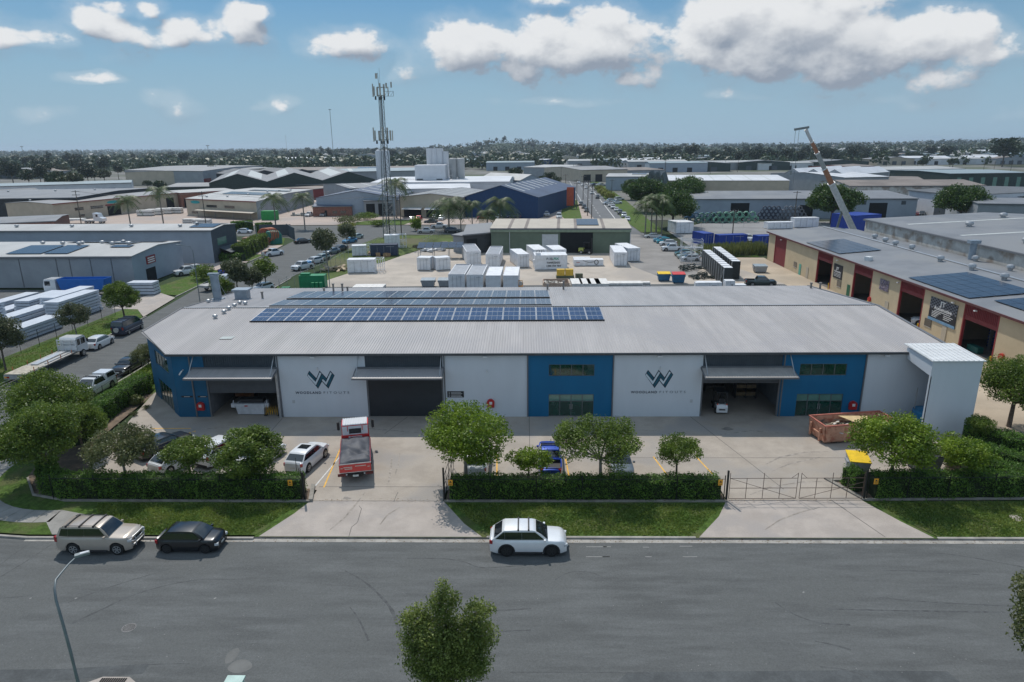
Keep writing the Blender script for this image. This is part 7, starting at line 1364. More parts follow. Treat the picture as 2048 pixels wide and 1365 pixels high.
# solar shelter, drum piles, debris
ss_ = thing('solar_canopy', 'canopy of dark solar panels on posts beside the white cabins', 'canopy', G(835,520)+(0,), RAD(2)); 
for i in range(6): 
    for j in range(2): mb = MB(); mb.extr([(i*1.75,j*2.2,2.6+j*.35),(i*1.75+1.65,j*2.2,2.6+j*.35),(i*1.75+1.65,j*2.2+2.1,2.95+j*.35),(i*1.75,j*2.2+2.1,2.95+j*.35)], (0,0,.06)); mb.build('solar_panel', pv_far, ss_)
mb = MB(); [mb.cyl(x_,y_,0,2.7,.07,6) for x_ in (.2,3.5,7,10.2) for y_ in (.2,4)]; mb.build('posts', galv, ss_)
random.seed(41)
for k, (px, py, n, sz, col, lab) in enumerate([(672,541,26,(1.8,.6,.18),(.42,.33,.22),'heap of broken timber beside the large white cabin'),(763,512,8,(1.6,1.0,.9),(.36,.22,.12),'brown timber crates beside the navy container'),(850,496,16,(1.2,.7,.6),(.16,.13,.08),'rusty machine parts on the grass behind the solar canopy'),(890,493,16,(1.1,.8,.7),(.2,.2,.17),'jumbled engine parts behind the solar canopy, nearer the lean-to'),(868,503,8,(1.6,.8,.5),(.55,.56,.57),'white equipment boxes beyond the solar canopy'),(600,432,9,(1.5,1,1),(.3,.3,.28),'goods stacked before the palms')]):
    x, y = G(px,py); t = thing('scrap_heap', lab, 'heap', (x,y,0)); mb = MB(); [mb.cbox((random.uniform(-2.6,2.6),random.uniform(-1.4,1.4),random.uniform(.1,.7)), sz, random.uniform(0,3), 0, random.uniform(-.3,.3), random.uniform(-.3,.3)) for _ in range(n)]; mb.build('pieces', M('heap_%d' % k, col, .8, var=.4, scale=1.5), t)
# ---------------------------------------------------------------- cars round the yard and the streets
cars = [('sedan',SILV,(1306,476),178,'silver sedan, furthest car of the diagonal row beside the green workshop'),('hatch',LBLUE,(1322,484),178,'pale blue hatchback, second car of the diagonal row'),('hatch',(.02,.33,.42),(1328,487),178,'turquoise hatchback squeezed in the diagonal row'),('longhatch',WHITE,(1336,491),180,'white hatchback, fourth car of the diagonal row'),
 ('ute',WHITE,(1345,502),180,'white double cab pickup in the diagonal row'),('longhatch',GREEN,(1368,512),182,'dark green car behind the scaffold'),('sedan',(.30,.40,.37),(1375,517),182,'grey green car behind the scaffold'),('hatch',WHITE,(1380,522),182,'white hatchback nearest the black frame racks'),
 ('ute',WHITE,(1493,482),-75,'white pickup facing the camera beyond the blue containers'),('ute',(.02,.04,.04),(1520,572),-8,'dark pickup with silver toolbox behind the warehouse'),('wag',WHITE,(1557,590),0,''),
 ('ute',WHITE,(546,511),55,'white pickup driving away on the side street'),('sedan',BLK,(606,486),38,'black sedan alone on the side street bend'),('ute',WHITE,(606,538),-118,'white pickup with blue tank, first of the kerb row'),('longhatch',WHITE,(629,526),-118,'white car, second of the kerb row'),('longhatch',(.35,.40,.37),(644,520),-118,'pale green car, third of the kerb row'),
 ('sedan',(.22,.25,.27),(664,507),-118,'grey sedan, fourth of the kerb row'),('sedan',DGREY,(680,501),-118,'dark car, fifth of the kerb row'),('sedan',(.06,.22,.38),(700,485),-118,'blue sedan, sixth of the kerb row'),('sedan',(.45,.52,.48),(713,477),-118,'pale sedan, furthest of the kerb row'),
 ('hatch',WHITE,(527,580),-115,'white hatchback under the small round tree on the side street'),('ute',BLUE,(463,546),62,'blue pickup half hidden by the gum trees'),('sedan',(.42,.05,.04),(386,523),-120,'old red coupe against the pale blue grey wall'),('ute',WHITE,(376,548),-130,'white pickup with canopy beside the shed doorway'),
 ('longhatch',WHITE,(490,466),0,'white car behind the trimmed hedges'),('suv',NAVY,(570,461),0,'navy car by the corner of the cross street'),('ute',WHITE,(878,456),0,'silver white pickup on the cross street by the palms'),('ute',(.5,.5,.5),(852,466),0,'light grey tray pickup on the cross street'),('suv',DGREY,(905,465),0,'dark car on the cross street beneath the palms'),
 ('ute',WHITE,(620,433),-100,'white pickup in the palm car park, left of three'),('suv',DGREY,(635,432),-100,'dark car in the palm car park, middle of three'),('suv',(.25,.26,.27),(649,433),-100,'grey wagon in the palm car park, right of three'),('suv',BLK,(870,438),-90,'black car under the cream shed awning'),('sedan',DGREY,(862,446),180,'dark sedan before the cream shed'),('ute',WHITE,(884,440),-95,'white pickup under the cream shed awning'),('sedan',SILV,(825,441),-90,'silver car under the left awning'),('suv',REDP,(838,441),-92,'red tailed car under the left awning'),
 ('ute',WHITE,(1092,432),-80,'white truck beside the navy shed'),('van',WHITE,(1118,437),-92,'white van facing the camera beside the straight street'),('ute',(.5,.5,.52),(1078,433),0,'grey pickup at the navy shed corner'),
 ('suv',DGREY,(1162,411),-96,'dark car, furthest on the left side of the straight street'),('suv',BLK,(1168,417),-96,'black car, middle of the left side of the straight street'),('suv',DGREY,(1173,424),-96,'dark car, nearest on the left side of the straight street'),
 ('sedan',WHITE,(1255,441),-97,'white sedan, nearest on the right side of the straight street'),('suv',WHITE,(1248,434),-97,'white car, second on the right side of the straight street'),('suv',DGREY,(1240,428),-97,'grey car, third on the right side of the straight street'),('longhatch',WHITE,(1233,422),-97,'white hatchback, fourth on the right side of the straight street'),('suv',WHITE,(1226,417),-97,'white car, fifth on the right side of the straight street'),('sedan',SILV,(1220,413),-97,'silver car, sixth on the right side of the straight street'),
 ('sedan',WHITE,(1216,409),10,'white sedan in the forecourt by the fig trees'),('suv',WHITE,(1224,404),10,'white wagon behind the white sedan in the fig tree forecourt'),('ute',WHITE,(1232,408),15,'white pickup in the fig tree forecourt'),('suv',WHITE,(1238,401),20,'white car furthest in the fig tree forecourt'),
 ('suv',BLK,(1195,397),-97,'black car on the verge side of the straight street'),('suv',WHITE,(1184,388),-97,'white car parked ahead of the black one on the straight street'),('sedan',WHITE,(1172,377),-97,'white sedan driving on the straight street'),('sedan',WHITE,(1165,372),-97,'white hatchback driving behind the white sedan'),('van',WHITE,(1158,367),-97,'white van far along the straight street'),('suv',BLK,(1135,385),-97,'black car far left on the straight street'),('sedan',SILV,(1146,396),-97,'silver car left side of the straight street'),
 ('ute',WHITE,(197,447),0,'') ]
for kind, col, (px, py), deg, lab in cars:
    if not lab: continue
    x, y = G(px, py); car(kind, col, x, y, RAD(deg), lab, z=(ZR if (y > 180 and x > -60) or x < -44 else 0), extras=(('load',) if 'blue tank' in lab else ('canopy',) if 'canopy' in lab else ()))
# far car parks: individual cars, indistinct in the photo
random.seed(77); pal = [WHITE, WHITE, SILV, DGREY, BLK, (.3,.04,.04), NAVY]
def lot(x0, x1, y, n, label, group, hd=90):
    for i in range(n):
        x_ = x0+(x1-x0)*(i+random.uniform(-.2,.2))/max(1,n-1); c_ = pal[random.randrange(7)]
        car(random.choice(['sedan','suv','longhatch','ute']), c_, x_, y+random.uniform(-1,1), RAD(hd+random.choice([0,180])+random.uniform(-6,6)), label, group)
# slab yard stacks, fence, skip truck
slab = M('white_slab', (.50,.54,.60), .55, var=.07, scale=1)
SY = [(-68.5,75.5,2.4,11,1.6,'long low slab stack nearest the fence by the flatbed truck'),(-68.0,88,2.4,9,1.4,'low slab stack with bright top beside the narrow dark tree'),(-71.8,84,2.4,7,3.8,'tallest slab stack, seven layers, behind the leaning gum tree'),(-73.0,94,2.4,8,2.2,'slab stack with white sheet top in the middle of the slab yard'),(-69.0,99,2.4,9,3.4,'tall slab stack at the right end of the slab yard'),(-72.5,103,2.4,9,3.2,'tall slab stack second from the right end of the slab yard'),(-76.2,102,2.4,8,2.8,'slab stack third from the right end of the slab yard'),(-80,100,2.4,8,2.0,'medium slab stack in the back row of the slab yard'),(-84,98,2.4,8,2.0,'medium slab stack beside the narrow lane of the yard'),(-78,89,2.4,8,1.8,'low slab stack half hidden by the gum crown'),(-86,106,2.4,14,1.5,'long slab stack pointing at the skip truck'),(-92,103,2.4,16,1.4,'longest slab stack at the left picture edge'),(-74.5,79,2.4,8,2.4,'slab stack at the left edge behind the gum trees'),(-101,109,6,2.4,1.6,'slab stack against the grey shed wall'),(-108,110,7,2.4,2.4,'second slab stack against the grey shed wall at the left edge'),(-70,67,2.4,8,1.8,'slab stack below the gum trees at the left edge')]
for (x_, y_, w_, d_, h_, lab) in SY: hk = 1.3 if y_ < 90 else .95 if x_ > -78 else .6; stack(0, 0, w_, d_, h_*hk, lab, slab, max(3,int(h_*hk/.42)), xy=(x_,y_), rz=RAD(-3 if d_ > w_ else 0))
stack(0, 0, 4.5, 2.2, 2.2, 'separate slab stack behind the street gate, right of the dark van', slab, 4, xy=G(290,588))
fence([(-64.2,60),(-63.7,80),(-63.5,100)], 'dark wire fence between the slab yard and the side street verge', 2.1, 3.4)
sktr = thing('skip_truck', 'white truck carrying a bright blue skip in the slab yard', 'truck', G(158,590)+(0,), RAD(182)); add_wheels(sktr, (3.6,-1.4,-2.7), .95, .5, .35, 'steel')
mb = MB(); mb.box(-4.8,4.4,-.45,.45,.6,.95); mb.build('chassis', plast, sktr); mb = MB(); mb.extr([(3.0,-1.15,.8),(5.1,-1.15,.6),(5.15,-1.15,2.0),(4.9,-1.15,3.0),(3.0,-1.15,3.0)], (0,2.3,0)); mb.build('cab', paint(WHITE), sktr)
mb = MB(); mb.add([(5.17,-1.0,1.9),(5.17,1.0,1.9),(4.95,.95,2.8),(4.95,-.95,2.8)], [(0,1,2,3)]); mb.build('windscreen', cglass, sktr); mb = MB(); [mb.box(3.9,4.85,s*1.15-.01,s*1.15+.01,1.9,2.7) for s in (-1,1)]; mb.build('side_windows', cglass, sktr)
mb = MB(); bb = M('skip_blue', (.012,.13,.45), .4, var=.06); [mb.extr([(-5.2,s*1.2,1.1),(2.2,s*1.2,1.1),(2.7,s*1.2,3.0),(-5.6,s*1.2,3.0)], (0,-s*.1,0)) for s in (-1,1)]; mb.extr([(-5.6,-1.2,3.0),(-5.2,-1.2,1.1),(-5.1,-1.2,1.1),(-5.5,-1.2,3.0)], (0,2.4,0)); mb.extr([(2.7,-1.2,3.0),(2.2,-1.2,1.1),(2.1,-1.2,1.1),(2.6,-1.2,3.0)], (0,2.4,0)); mb.box(-5.2,2.2,-1.1,1.1,1.05,1.15); mb.build('blue_skip', bb, sktr)
tt = thing('tray_truck', 'white tray truck on the side street behind the exhaust duct', 'truck', G(435,577)+(ZR,), RAD(65)); add_wheels(tt, (2.0,-1.6), .9, .42, .3, 'steel'); mb = MB(); mb.box(1.3,3.0,-1,1,.6,2.3); mb.build('cab', paint(WHITE), tt); mb = MB(); mb.box(-3.2,1.1,-1.1,1.1,.8,1.2); mb.build('tray', M('bar_grey', ()), tt); mb = MB(); mb.box(3.0,3.02,-.85,.85,1.4,2.1); mb.build('windscreen', cglass, tt)
# hedges, shrubs, tanks on the left of the side street
hedge([G(418,522),G(488,521)], 3, 1.5, 'trimmed low hedge by the tank on the left kerb', 60, ls=.3, wob=.15)
hedge([G(478,520),G(526,493)], 2.6, 3.2, 'tall trimmed hedge along the left kerb', 60, 'mid', ls=.3, wob=.2)
hedge([G(465,462),G(505,459)], 3, 2.6, 'clipped hedge block in front of the cream warehouses', 40, 'hedge', ls=.4); hedge([G(512,464),G(545,462)], 3, 2.4, 'second clipped hedge block in front of the cream warehouses', 40, 'hedge', ls=.4)
x, y = G(464,508); t = thing('water_tank', 'white cube water tank above the trimmed low hedge', 'tank', (x,y,0)); mb = MB(); mb.box(-1.4,1.4,-1.2,1.2,0,2.6); mb.build('body', cwh, t, True)
x, y = G(532,490); t = thing('hose_reel', 'big orange pipe coils stacked on a rusty frame', 'pipe coil', (x,y,0)); mb = MB()
for i in range(5): mb.tube([(1.9*cos(a)+i*.3,.4*i,2.5+1.8*sin(a)) for a in [2*pi*j/20 for j in range(21)]], .13, 5)
mb.build('coil', M('pipe_orange', (.45,.13,.06), .6), t); mb = MB(); mb.box(-6,1,-.5,2,.0,1.9); mb.build('frame', M('frame_rust', (.25,.13,.09), .7, var=.3), t)
x, y = G(548,487); t = thing('covered_stack', 'dark green covered stack beside the orange pipe coils', 'tank', (x,y,0)); mb = MB(); mb.lathe([(2.2,0),(2.2,2.2),(1.6,3.2),(.3,3.5)], 14, (0,0,0)); mb.build('cover', M('cover_green', (.02,.16,.12), .6, var=.2), t, True)
x, y = G(562,478); t = thing('yard_wall', 'dark slate fence wall at the bend of the side street', 'wall', (x,y,0)); mb = MB(); mb.cbox((1.5,4,1.6),(.2,12,3.2),.5); mb.cbox((-4,7,1.6),(9,.2,3.2),.1); mb.build('panels', WM['slate'], t)
x, y = G(541,440); t = thing('green_tank', 'bright green bin behind the left palm', 'bin', (x,y,0)); mb = MB(); mb.box(-2.6,2.6,-1.5,1.5,0,3.2); mb.build('body', M('bin_green', (.02,.25,.06), .6), t)
shrub(*G(405,560), 3.0, 3.2, 'rounded dark bush by the shed corner lawn', 'mid', 1600, .35); shrub(*G(448,585), 2.0, 2.5, 'dull hedge shrub behind the exhaust duct', 'olive', 900, .3)
for k, (px, py, r, h_, m_) in enumerate([(700,447,6,3.0,'olive'),(735,440,5,2.8,'mid'),(690,455,4,1.6,'yellow'),(755,452,4,2.0,'mid'),(830,462,2.6,4.5,'lush'),(1322,515,2.4,2.5,'lush'),(1395,505,2,2,'reed')]):
    shrub(*G(px,py), r, h_, ['wide olive bush in the island bed by the mast','green bush behind the island bed','yellowish low planting in the island bed','low green planting right of the island bed','tall bright bush by the yard fence','bush','tuft'][k], m_, 1100, .5) if k < 5 else None
rl_ = thing('reeds', 'strip of tall green and tan reeds in front of the blue containers', 'reeds', (0,0,0)); rng = np.random.default_rng(5); n = 5200; a = np.array(G(1398,512)); b = np.array(G(1528,505)); u = rng.uniform(size=n); q = rng.uniform(-1,1,size=n)*3.2; P0 = np.column_stack([a[0]+(b[0]-a[0])*u, a[1]+(b[1]-a[1])*u+q, np.zeros(n)]); hgt_ = rng.uniform(1.0,2.6,size=n); d_ = rng.normal(size=(n,3))*.3; w_ = rng.normal(size=(n,3))*.09; w_[:,2] = 0; T = P0+np.column_stack([d_[:,0],d_[:,1],hgt_])
o = bpy.data.objects.new('blades', leafmesh('blades', np.stack([P0-w_,P0+w_,T+w_*.3,T-w_*.3],axis=1).reshape(-1,3), LF['reed'])); COL.objects.link(o); o.parent = rl_; o['kind'] = 'stuff'
# trees round the yard
tree_proto('G1', 41, 9, 3.2, 2.5, 3600, .42, LF['gum'], 22, .9, .16, barkp, .36); tree_proto('R1', 42, 7, 2.9, 1.6, 3200, .42, LF['mid'], 20, .85, .15, bark, .45); tree_proto('FIG', 43, 13, 9.5, 2.0, 17000, .62, LF['dark'], 60, .75, .5, bark, .30); tree_proto('FIG2', 44, 12, 7.0, 2.0, 11000, .6, LF['dark'], 40, .8, .4, bark, .33)
tree('G1', *G(655,535), 'loose gum tree on the verge behind the kerb row of cars', 1., 1.0); tree('G1', *G(695,500), 'thinner gum tree further along the same verge', 3., .8)
tree('R1', *G(533,580), 'small round street tree behind the warehouse roof', 0, .85); tree('G1', *G(478,600), 'pair of dark gums behind the exhaust cowl, left one', 2, .85); tree('G1', *G(507,598), 'pair of dark gums behind the exhaust cowl, right one', 4, .65); tree('R1', *G(447,610), 'low leafy tree between the duct and the cowl', 1, .7)
tree('I', *G(592,470), 'small tree', 1, 1) if False else None
for k, (px, py, key, sc_, lab) in enumerate([(1345,455,'FIG',.9,'spreading fig tree on the corner right of the straight street'),(1290,425,'FIG2',1.1,'dark fig tree left of the spreading one'),(1365,425,'FIG',1.0,'broad fig tree above the awning office'),(1262,400,'FIG2',.8,'dark tree before the long white roofed warehouse'),(1380,400,'FIG',.85,'fig tree touching the long beige wall'),(1662,448,'FIG',1.0,'huge round fig tree behind the crane'),(1918,447,'FIG',.95,'big dark fig tree right of the crane roof'),(1300,395,'FIG2',.9,'dark tree in front of the three gables'),(1277,374,'R1',1.2,'small tree left of the green gables')]): tree(key, *G(px,py), lab, k*.9, sc_)
tree_proto('YS', 45, 4, 3.2, .3, 1500, .5, LF['yellow'], 12, .8, .1, bark, .5)
for k, (px, py) in enumerate([(1205,392),(1212,397),(1219,402),(1198,386)]): tree('YS', *G(px,py), 'yellow green shrub in the row on the straight street verge', k, 1., 'shrub', 'shrub', 'yellow green shrubs on the street verge')
for k, (px, py, key, sc_, lab) in enumerate([(552,458,'P1',1.5,'full palm beside the green bin'),(610,458,'P2',1.35,'leaning palm by the palm car park gate'),(262,455,'P1',1.4,'palm in front of the left cream warehouse'),(327,447,'P2',1.5,'tall palm at the cream warehouse yard entrance'),(453,485,'P3',.8,'small palm before the slate office end'),(898,462,'P3',1.7,'shaggy palm at the left of the palm group on the cross street'),(922,462,'P2',1.1,'second palm of the group on the cross street'),(945,460,'P1',1.2,'third palm of the group on the cross street'),(1000,455,'P3',1.6,'palm alone before the navy wall'),(975,462,'P3',1.1,'low palm at the right of the palm group on the cross street'),
   (1290,470,'P1',1.3,'palm at the corner by the parked silver sedan, left one'),(1302,468,'P2',1.3,'palm at the corner, second from the left'),(1312,466,'P1',1.5,'tallest palm at the corner by the parked silver sedan'),(1323,468,'P2',1.2,'palm at the corner, right one'),(793,436,'P1',1.9,'very tall palm behind the mast'),(1660,380,'P1',1.2,'distant palm behind the crane jib')]): palm(key, *G(px,py), lab, k*1.3, sc_)
# ---------------------------------------------------------------- mast, crane, poles
tw = thing('telecom_mast', 'tall grey lattice telecom mast carrying two rings of antenna panels', 'telecom mast', (-37.9,187,0)); Ht = 41.5
stl = M('mast_steel', (.20,.22,.22), .5, .3); ant = M('antenna_panel', (.42,.40,.34), .5)
def leg(i, z): r = 2.1-1.35*min(1,z/30); a = 2*pi*i/3+.5; return Vector((r*cos(a), r*sin(a), z))
for i in range(3): mb = MB(); mb.tube([leg(i,0), leg(i,30), leg(i,Ht-4)], .12, 6, .07); mb.build('leg', stl, tw)
mb = MB(); z = 0
while z < Ht-5:
    dz = 1.9 if z < 30 else 1.4
    for i in range(3): j = (i+1) % 3; mb.tube([leg(i,z), leg(j,z)], .035, 4, cap=False); mb.tube([leg(i,z), leg(j,z+dz)], .035, 4, cap=False); mb.tube([leg(j,z), leg(i,z+dz)], .035, 4, cap=False)
    z += dz
mb.build('bracing', stl, tw); mb = MB(); mb.tube([(.2,.2,0),(.1,.1,Ht-4)], .16, 6, .12); mb.build('cable_ladder', plast, tw)
for zc, r, hh in ((27.5,1.9,3.6),(38.6,1.5,3.2)):
    mb = MB(); [mb.tube([(r*.8*cos(a),r*.8*sin(a),zc+dz_),(r*.8*cos(a+2.1),r*.8*sin(a+2.1),zc+dz_)], .07, 5) for a in (0,2.1,4.2) for dz_ in (-1,1)]; mb.build('antenna_frame', stl, tw)
    for k in range(7 if zc < 30 else 6): a = k*2*pi/7+.35; c = (r*1.35*cos(a), r*1.1*sin(a), zc+(.3 if k % 2 else 0)); mb = MB(); mb.cbox(c, (.42,.2,hh*(1 if k % 2 else .72)), a+pi/2); mb.build('antenna', ant, tw)
    mb = MB(); [mb.cyl(r*.9*cos(a),r*.9*sin(a),zc-2.1,zc-1.2,.22,8) for a in (1,2,3.5,5)]; mb.build('radio_unit', plast, tw)
mb = MB(); mb.tube([(-.2,0,38),(-.5,0,43.2)], .06, 5); mb.tube([(0,0,39),(0,0,44.4)], .03, 4); mb.build('whip_antenna', stl, tw)
mb = MB(); mb.cbox((-.9,0,42.4),(.5,.3,1.3)); mb.cbox((2.9,0,40.2),(.35,.3,1.4)); mb.cbox((1.6,0,40.0),(.4,.3,1.3)); mb.build('small_antenna', ant, tw)
mb = MB(); mb.tube([(.8,0,38.6),(3.4,0,38.6)], .05, 4); mb.tube([(.8,0,37.4),(3.4,0,37.4)], .05, 4); mb.tube([(3.4,0,37.4),(3.4,0,38.6)], .05, 4); [mb.tube([(1+i*.8,0,37.4),(1.8+i*.8,0,38.6)], .035, 4) for i in range(3)]; mb.build('outrigger_frame', stl, tw)
cr = thing('mobile_crane', 'mobile crane with long telescopic jib leaning left, grey base and tan upper sections', 'crane', (81.5,168,0))
b0 = Vector((0,0,2.5)); xt, zt = W(1612,260,160); tip = Vector((xt-81.5, -8, zt)); d_ = tip-b0
cols_ = [M('jib_white', (.55,.56,.57), .4), M('jib_tan', (.36,.17,.10), .5), M('jib_grey', (.34,.36,.36), .4), M('jib_tan', ()), M('jib_white', ())]
cuts = [0,.52,.66,.80,.90,1.0]; wd = [.85,.68,.58,.48,.4]
for k in range(5): mb = MB(); mb.tube([b0+d_*(cuts[k]-(.03 if k else 0)), b0+d_*cuts[k+1]], wd[k]*1.1, 4, wd[k]*1.0); o_ = mb.build('jib_section', cols_[k], cr); mb = MB(); mb.tube([b0+d_*(cuts[k+1]-.008), b0+d_*cuts[k+1]], wd[k]*1.25, 4); mb.build('collar', whitem, o_)
mb = MB(); mb.cbox(tuple(tip+Vector((-1.0,0,.3))), (3.2,.5,.5), 0, 0, -.15); mb.build('jib_head', stl, cr); mb = MB(); [mb.tube([tip+Vector((-2.3+i*.8,0,.1)), tip+Vector((-2.4+i*.8,0,-9-3*i))], .04, 4) for i in (0,1)]; mb.cbox(tuple(tip+Vector((-2.4,0,-9.4))), (.4,.3,.9)); mb.build('hoist_cable', stl, cr)
mb = MB(); mb.tube([b0+Vector((-5.5,0,-1.5)), b0+d_*.28], .3, 8); mb.build('lift_ram', stl, cr)
mb = MB(); mb.box(-9,5,-1.3,1.3,.6,1.8); mb.box(-10.6,-8.4,-1.25,1.25,.6,2.9); mb.build('carrier', M('carrier_white', (.55,.56,.58), .5), cr); mb = MB(); mb.box(-2,3.5,-1.5,1.5,1.8,3.4); mb.build('turntable', M('carrier_white', ()), cr); add_wheels(cr, (-8,-6.3,-1,1,3.5), 1.2, .6, .5, 'steel'); mb = MB(); [mb.box(x_-.5,x_+.5,y_-.5,y_+.5,0,.3) for x_ in (-5,4) for y_ in (-3.4,3.4)]; mb.build('outrigger_pad', plast, cr)
container((1706,470),(1758,466),8,5.2,'tall blue covered load behind the crane',body=bluec,name='covered_load',doors_=False)
poleM = M('power_pole', (.10,.085,.07), .9, var=.2)
def pole(px, py, h_, label, arms=1, group=None):
    x, y = G(px, py); t = thing('power_pole', label, 'power pole', (x,y,0), RAD(8), group); mb = MB(); mb.tube([(0,0,0),(0,0,h_)], .17, 7, .11); mb.build('pole', poleM, t)
    for i in range(arms): mb = MB(); mb.box(-1.3,1.3,-.07,.07,h_-.5-i*1.1,h_-.36-i*1.1); c = mb.build('cross_arm', poleM, t); mb = MB(); [mb.cyl(q,0,h_-.36-i*1.1,h_-.12-i*1.1,.06,6) for q in (-1.15,-.4,.4,1.15)]; mb.build('insulators', whitem, c)
    return Vector((x,y,h_))
tops = [pole(1183,440,11.5,'power pole nearest the green workshop roof on the straight street',2), pole(1153,418,11.5,'power pole with transformer on the left of the straight street',2), pole(1131,398,11.5,'thin power pole further up the left of the straight street'), pole(1166,400,11,'power pole on the right kerb of the straight street'), pole(1175,432,12.5,'tall dark pole in front of the straight street',2), pole(1122,370,11,'distant power pole left of the straight street'), pole(1147,357,11,'distant power pole at the end of the straight street'), pole(1223,398,9,'light grey pole by the pale roofed annex',1), pole(813,425,13,'power pole left of the cream gabled shed',2), pole(803,470,11.5,'power pole beside the mast'), pole(163,450,11.5,'power pole before the left cream warehouse',2), pole(412,450,11,'power pole before the right cream warehouse',2), pole(1373,440,9,'pole before the awning office'), pole(1588,446,10,'pole with lamp before the wide pale warehouse'), pole(1465,470,7,'thin pole in the far yard')]
x, y = G(1153,395); mb = MB(); mb.cyl(x,y,7.2,9.0,.55,10); tag(mb.build('transformer', M('transformer', (.13,.16,.15), .6)), 'grey transformer drum hung on the power pole on the straight street', 'transformer') if False else None
wires = MB()
for a, b in ((10,11),(11,9),(9,8),(8,4),(4,0),(0,1),(1,2),(2,5)):
    for q in (-1,0,1):
        A, B = tops[a]+Vector((q*.9,0,-.2)), tops[b]+Vector((q*.9,0,-.2)); wires.tube([A+(B-A)*(i/8)-Vector((0,0,1.6*(1-(2*i/8-1)**2))) for i in range(9)], .018, 3, cap=False)
tag(wires.build('power_line', M('wire', (.12,.12,.12), .6)), 'thin overhead wires strung between the power poles', 'power line')
def pole_light(px, py, h_, label, arm=2.0):
    x, y = G(px, py); t = thing('street_lamp', label, 'street lamp', (x,y,0)); mb = MB(); mb.tube([(0,0,0),(0,0,h_-1),(-.3,0,h_-.3),(-arm,0,h_)], .08, 6, .05); mb.build('pole', lampm, t); mb = MB(); mb.cbox((-arm-.3,0,h_),(.7,.25,.12)); mb.build('lamp_head', lampm, t)
pole_light(400,604,9.5,'slim curved street lamp behind the left end of the warehouse roof'); pole_light(517,500,7,'slim street lamp on the left kerb of the side street'); pole_light(661,590,6,'slim pole lamp at the yard fence corner')
fence([G(560,583),(-41.5,138),(-40.5,160),(-37,182)], 'light wire fence along the left side of the container yard', 2.2, 3.2, mesh=False, mat=galv, barbs=True)
fence([(-26,171),(-24,196)], 'pale mesh fence between the mast and the machine parts', 2.4, 3, mesh=False, mat=galv)

# clutter round the middle distance
random.seed(202)
for k, (px, py, col, r_, lab) in enumerate([(1420,446,(.10,.22,.18),1.0,'pale green pipe coils at the left end of the pipe yard'),(1440,444,(.03,.05,.05),1.0,'black pipe coils second from the left in the pipe yard'),(1458,446,(.14,.30,.22),1.1,'mint green pipe coils in the middle of the pipe yard'),(1532,440,(.05,.06,.09),.75,'dark stack of pipe coils between the two doorways'),(1556,436,(.22,.24,.28),.85,'tallest grey stack of pipe coils beside the fig tree'),(1575,440,(.16,.17,.2),.75,'grey stack of pipe coils under the fig tree'),(1398,445,(.03,.10,.18),1.0,'blue pipe coils by the awning office')]):
    x, y = G(px, py); t = thing('pipe_coils', lab, 'pipe coils', (x,y,0), random.uniform(-.2,.2)); mb = MB(); nl_ = 3 if 'stack' in lab else 1
    for lv in range(nl_+1):
        for i in range(7-lv): mb.tube([((i-2+lv*.5)*2.0*r_+.8*r_*cos(a), random.uniform(-.1,.1), .9*r_+lv*1.4*r_+.8*r_*sin(a)) for a in [2*pi*j/10 for j in range(11)]], .28*r_, 5)
    mb.build('coils', M('coil_%d' % k, col, .5, var=.3, scale=1), t)
LC = [('white','sedan',WHITE),('silver','suv',SILV),('dark grey','ute',DGREY),('black','sedan',BLK),('white','ute',WHITE),('red','longhatch',(.3,.03,.03)),('navy','suv',NAVY)]
def carrow(px0, px1, py, n, hd, where):
    for i in range(n):
        c_, kd, cl = LC[random.randrange(7)] if random.random() > .25 else LC[0]; x, y = G(px0+(px1-px0)*(i+.5)/n+random.uniform(-2,2), py+random.uniform(-.6,.6))
        car(kd, cl, x, y, RAD(hd+random.choice([0,180])+random.uniform(-5,5)), '%s %s, %s from the left %s' % (c_, {'ute':'pickup','sedan':'sedan','suv':'wagon','longhatch':'hatchback'}[kd], ['first','second','third','fourth','fifth','sixth','seventh','eighth','ninth'][i], where))
carrow(1692,1790,433,9,80,'by the pale warehouse right door')
carrow(1800,1850,432,4,60,'at the pale warehouse right end')
carrow(1130,1210,361,6,90,'beside the pale blue shed')
carrow(1180,1216,372,5,20,'in the street side car yard')
carrow(1100,1135,352,5,80,'near the far street end')
carrow(1300,1365,385,5,90,'before the long beige wall')
carrow(430,470,428,4,90,'under the right cream carport')
carrow(1400,1560,372,7,88,'along the long beige wall')
carrow(960,1035,438,5,0,'behind the palms before the navy wall')
wt = thing('prime_mover', 'white prime mover with low trailer before the left cream warehouse', 'truck', G(190,447)+(0,), 0); add_wheels(wt, (2.6,-1.2,-2.4), .95, .5, .35, 'steel'); mb = MB(); mb.extr([(.4,-1.2,.9),(3.6,-1.2,.7),(3.7,-1.2,1.7),(2.6,-1.2,2.1),(2.2,-1.2,3.4),(.4,-1.2,3.6)], (0,2.4,0)); mb.build('cab', paint(WHITE), wt); mb = MB(); mb.box(-4,.4,-.9,.9,.8,1.2); mb.box(-18,-3.6,-1.25,1.25,1.1,1.7); mb.build('trailer', M('pallet_white', ()), wt); mb = MB(); mb.box(1.4,2.1,-1.22,1.22,2.3,3.1); mb.build('side_windows', cglass, wt)
for k, (px, py) in enumerate([(292,432),(310,430),(330,428),(350,427),(385,446),(405,447)]): stack(px, py, 6, 2.2, 2.2 if k < 4 else 1.4, ['first white bagged pallet row from the left by the cream warehouse yard','second white bagged pallet row by the cream warehouse yard','third white bagged pallet row by the cream warehouse yard','fourth white bagged pallet row, beside the recessed bay','small pallet stack at the left corner of the right cream warehouse','small pallet stack second from the left corner of the right cream warehouse'][k], rows=2, xy=G(px,py))
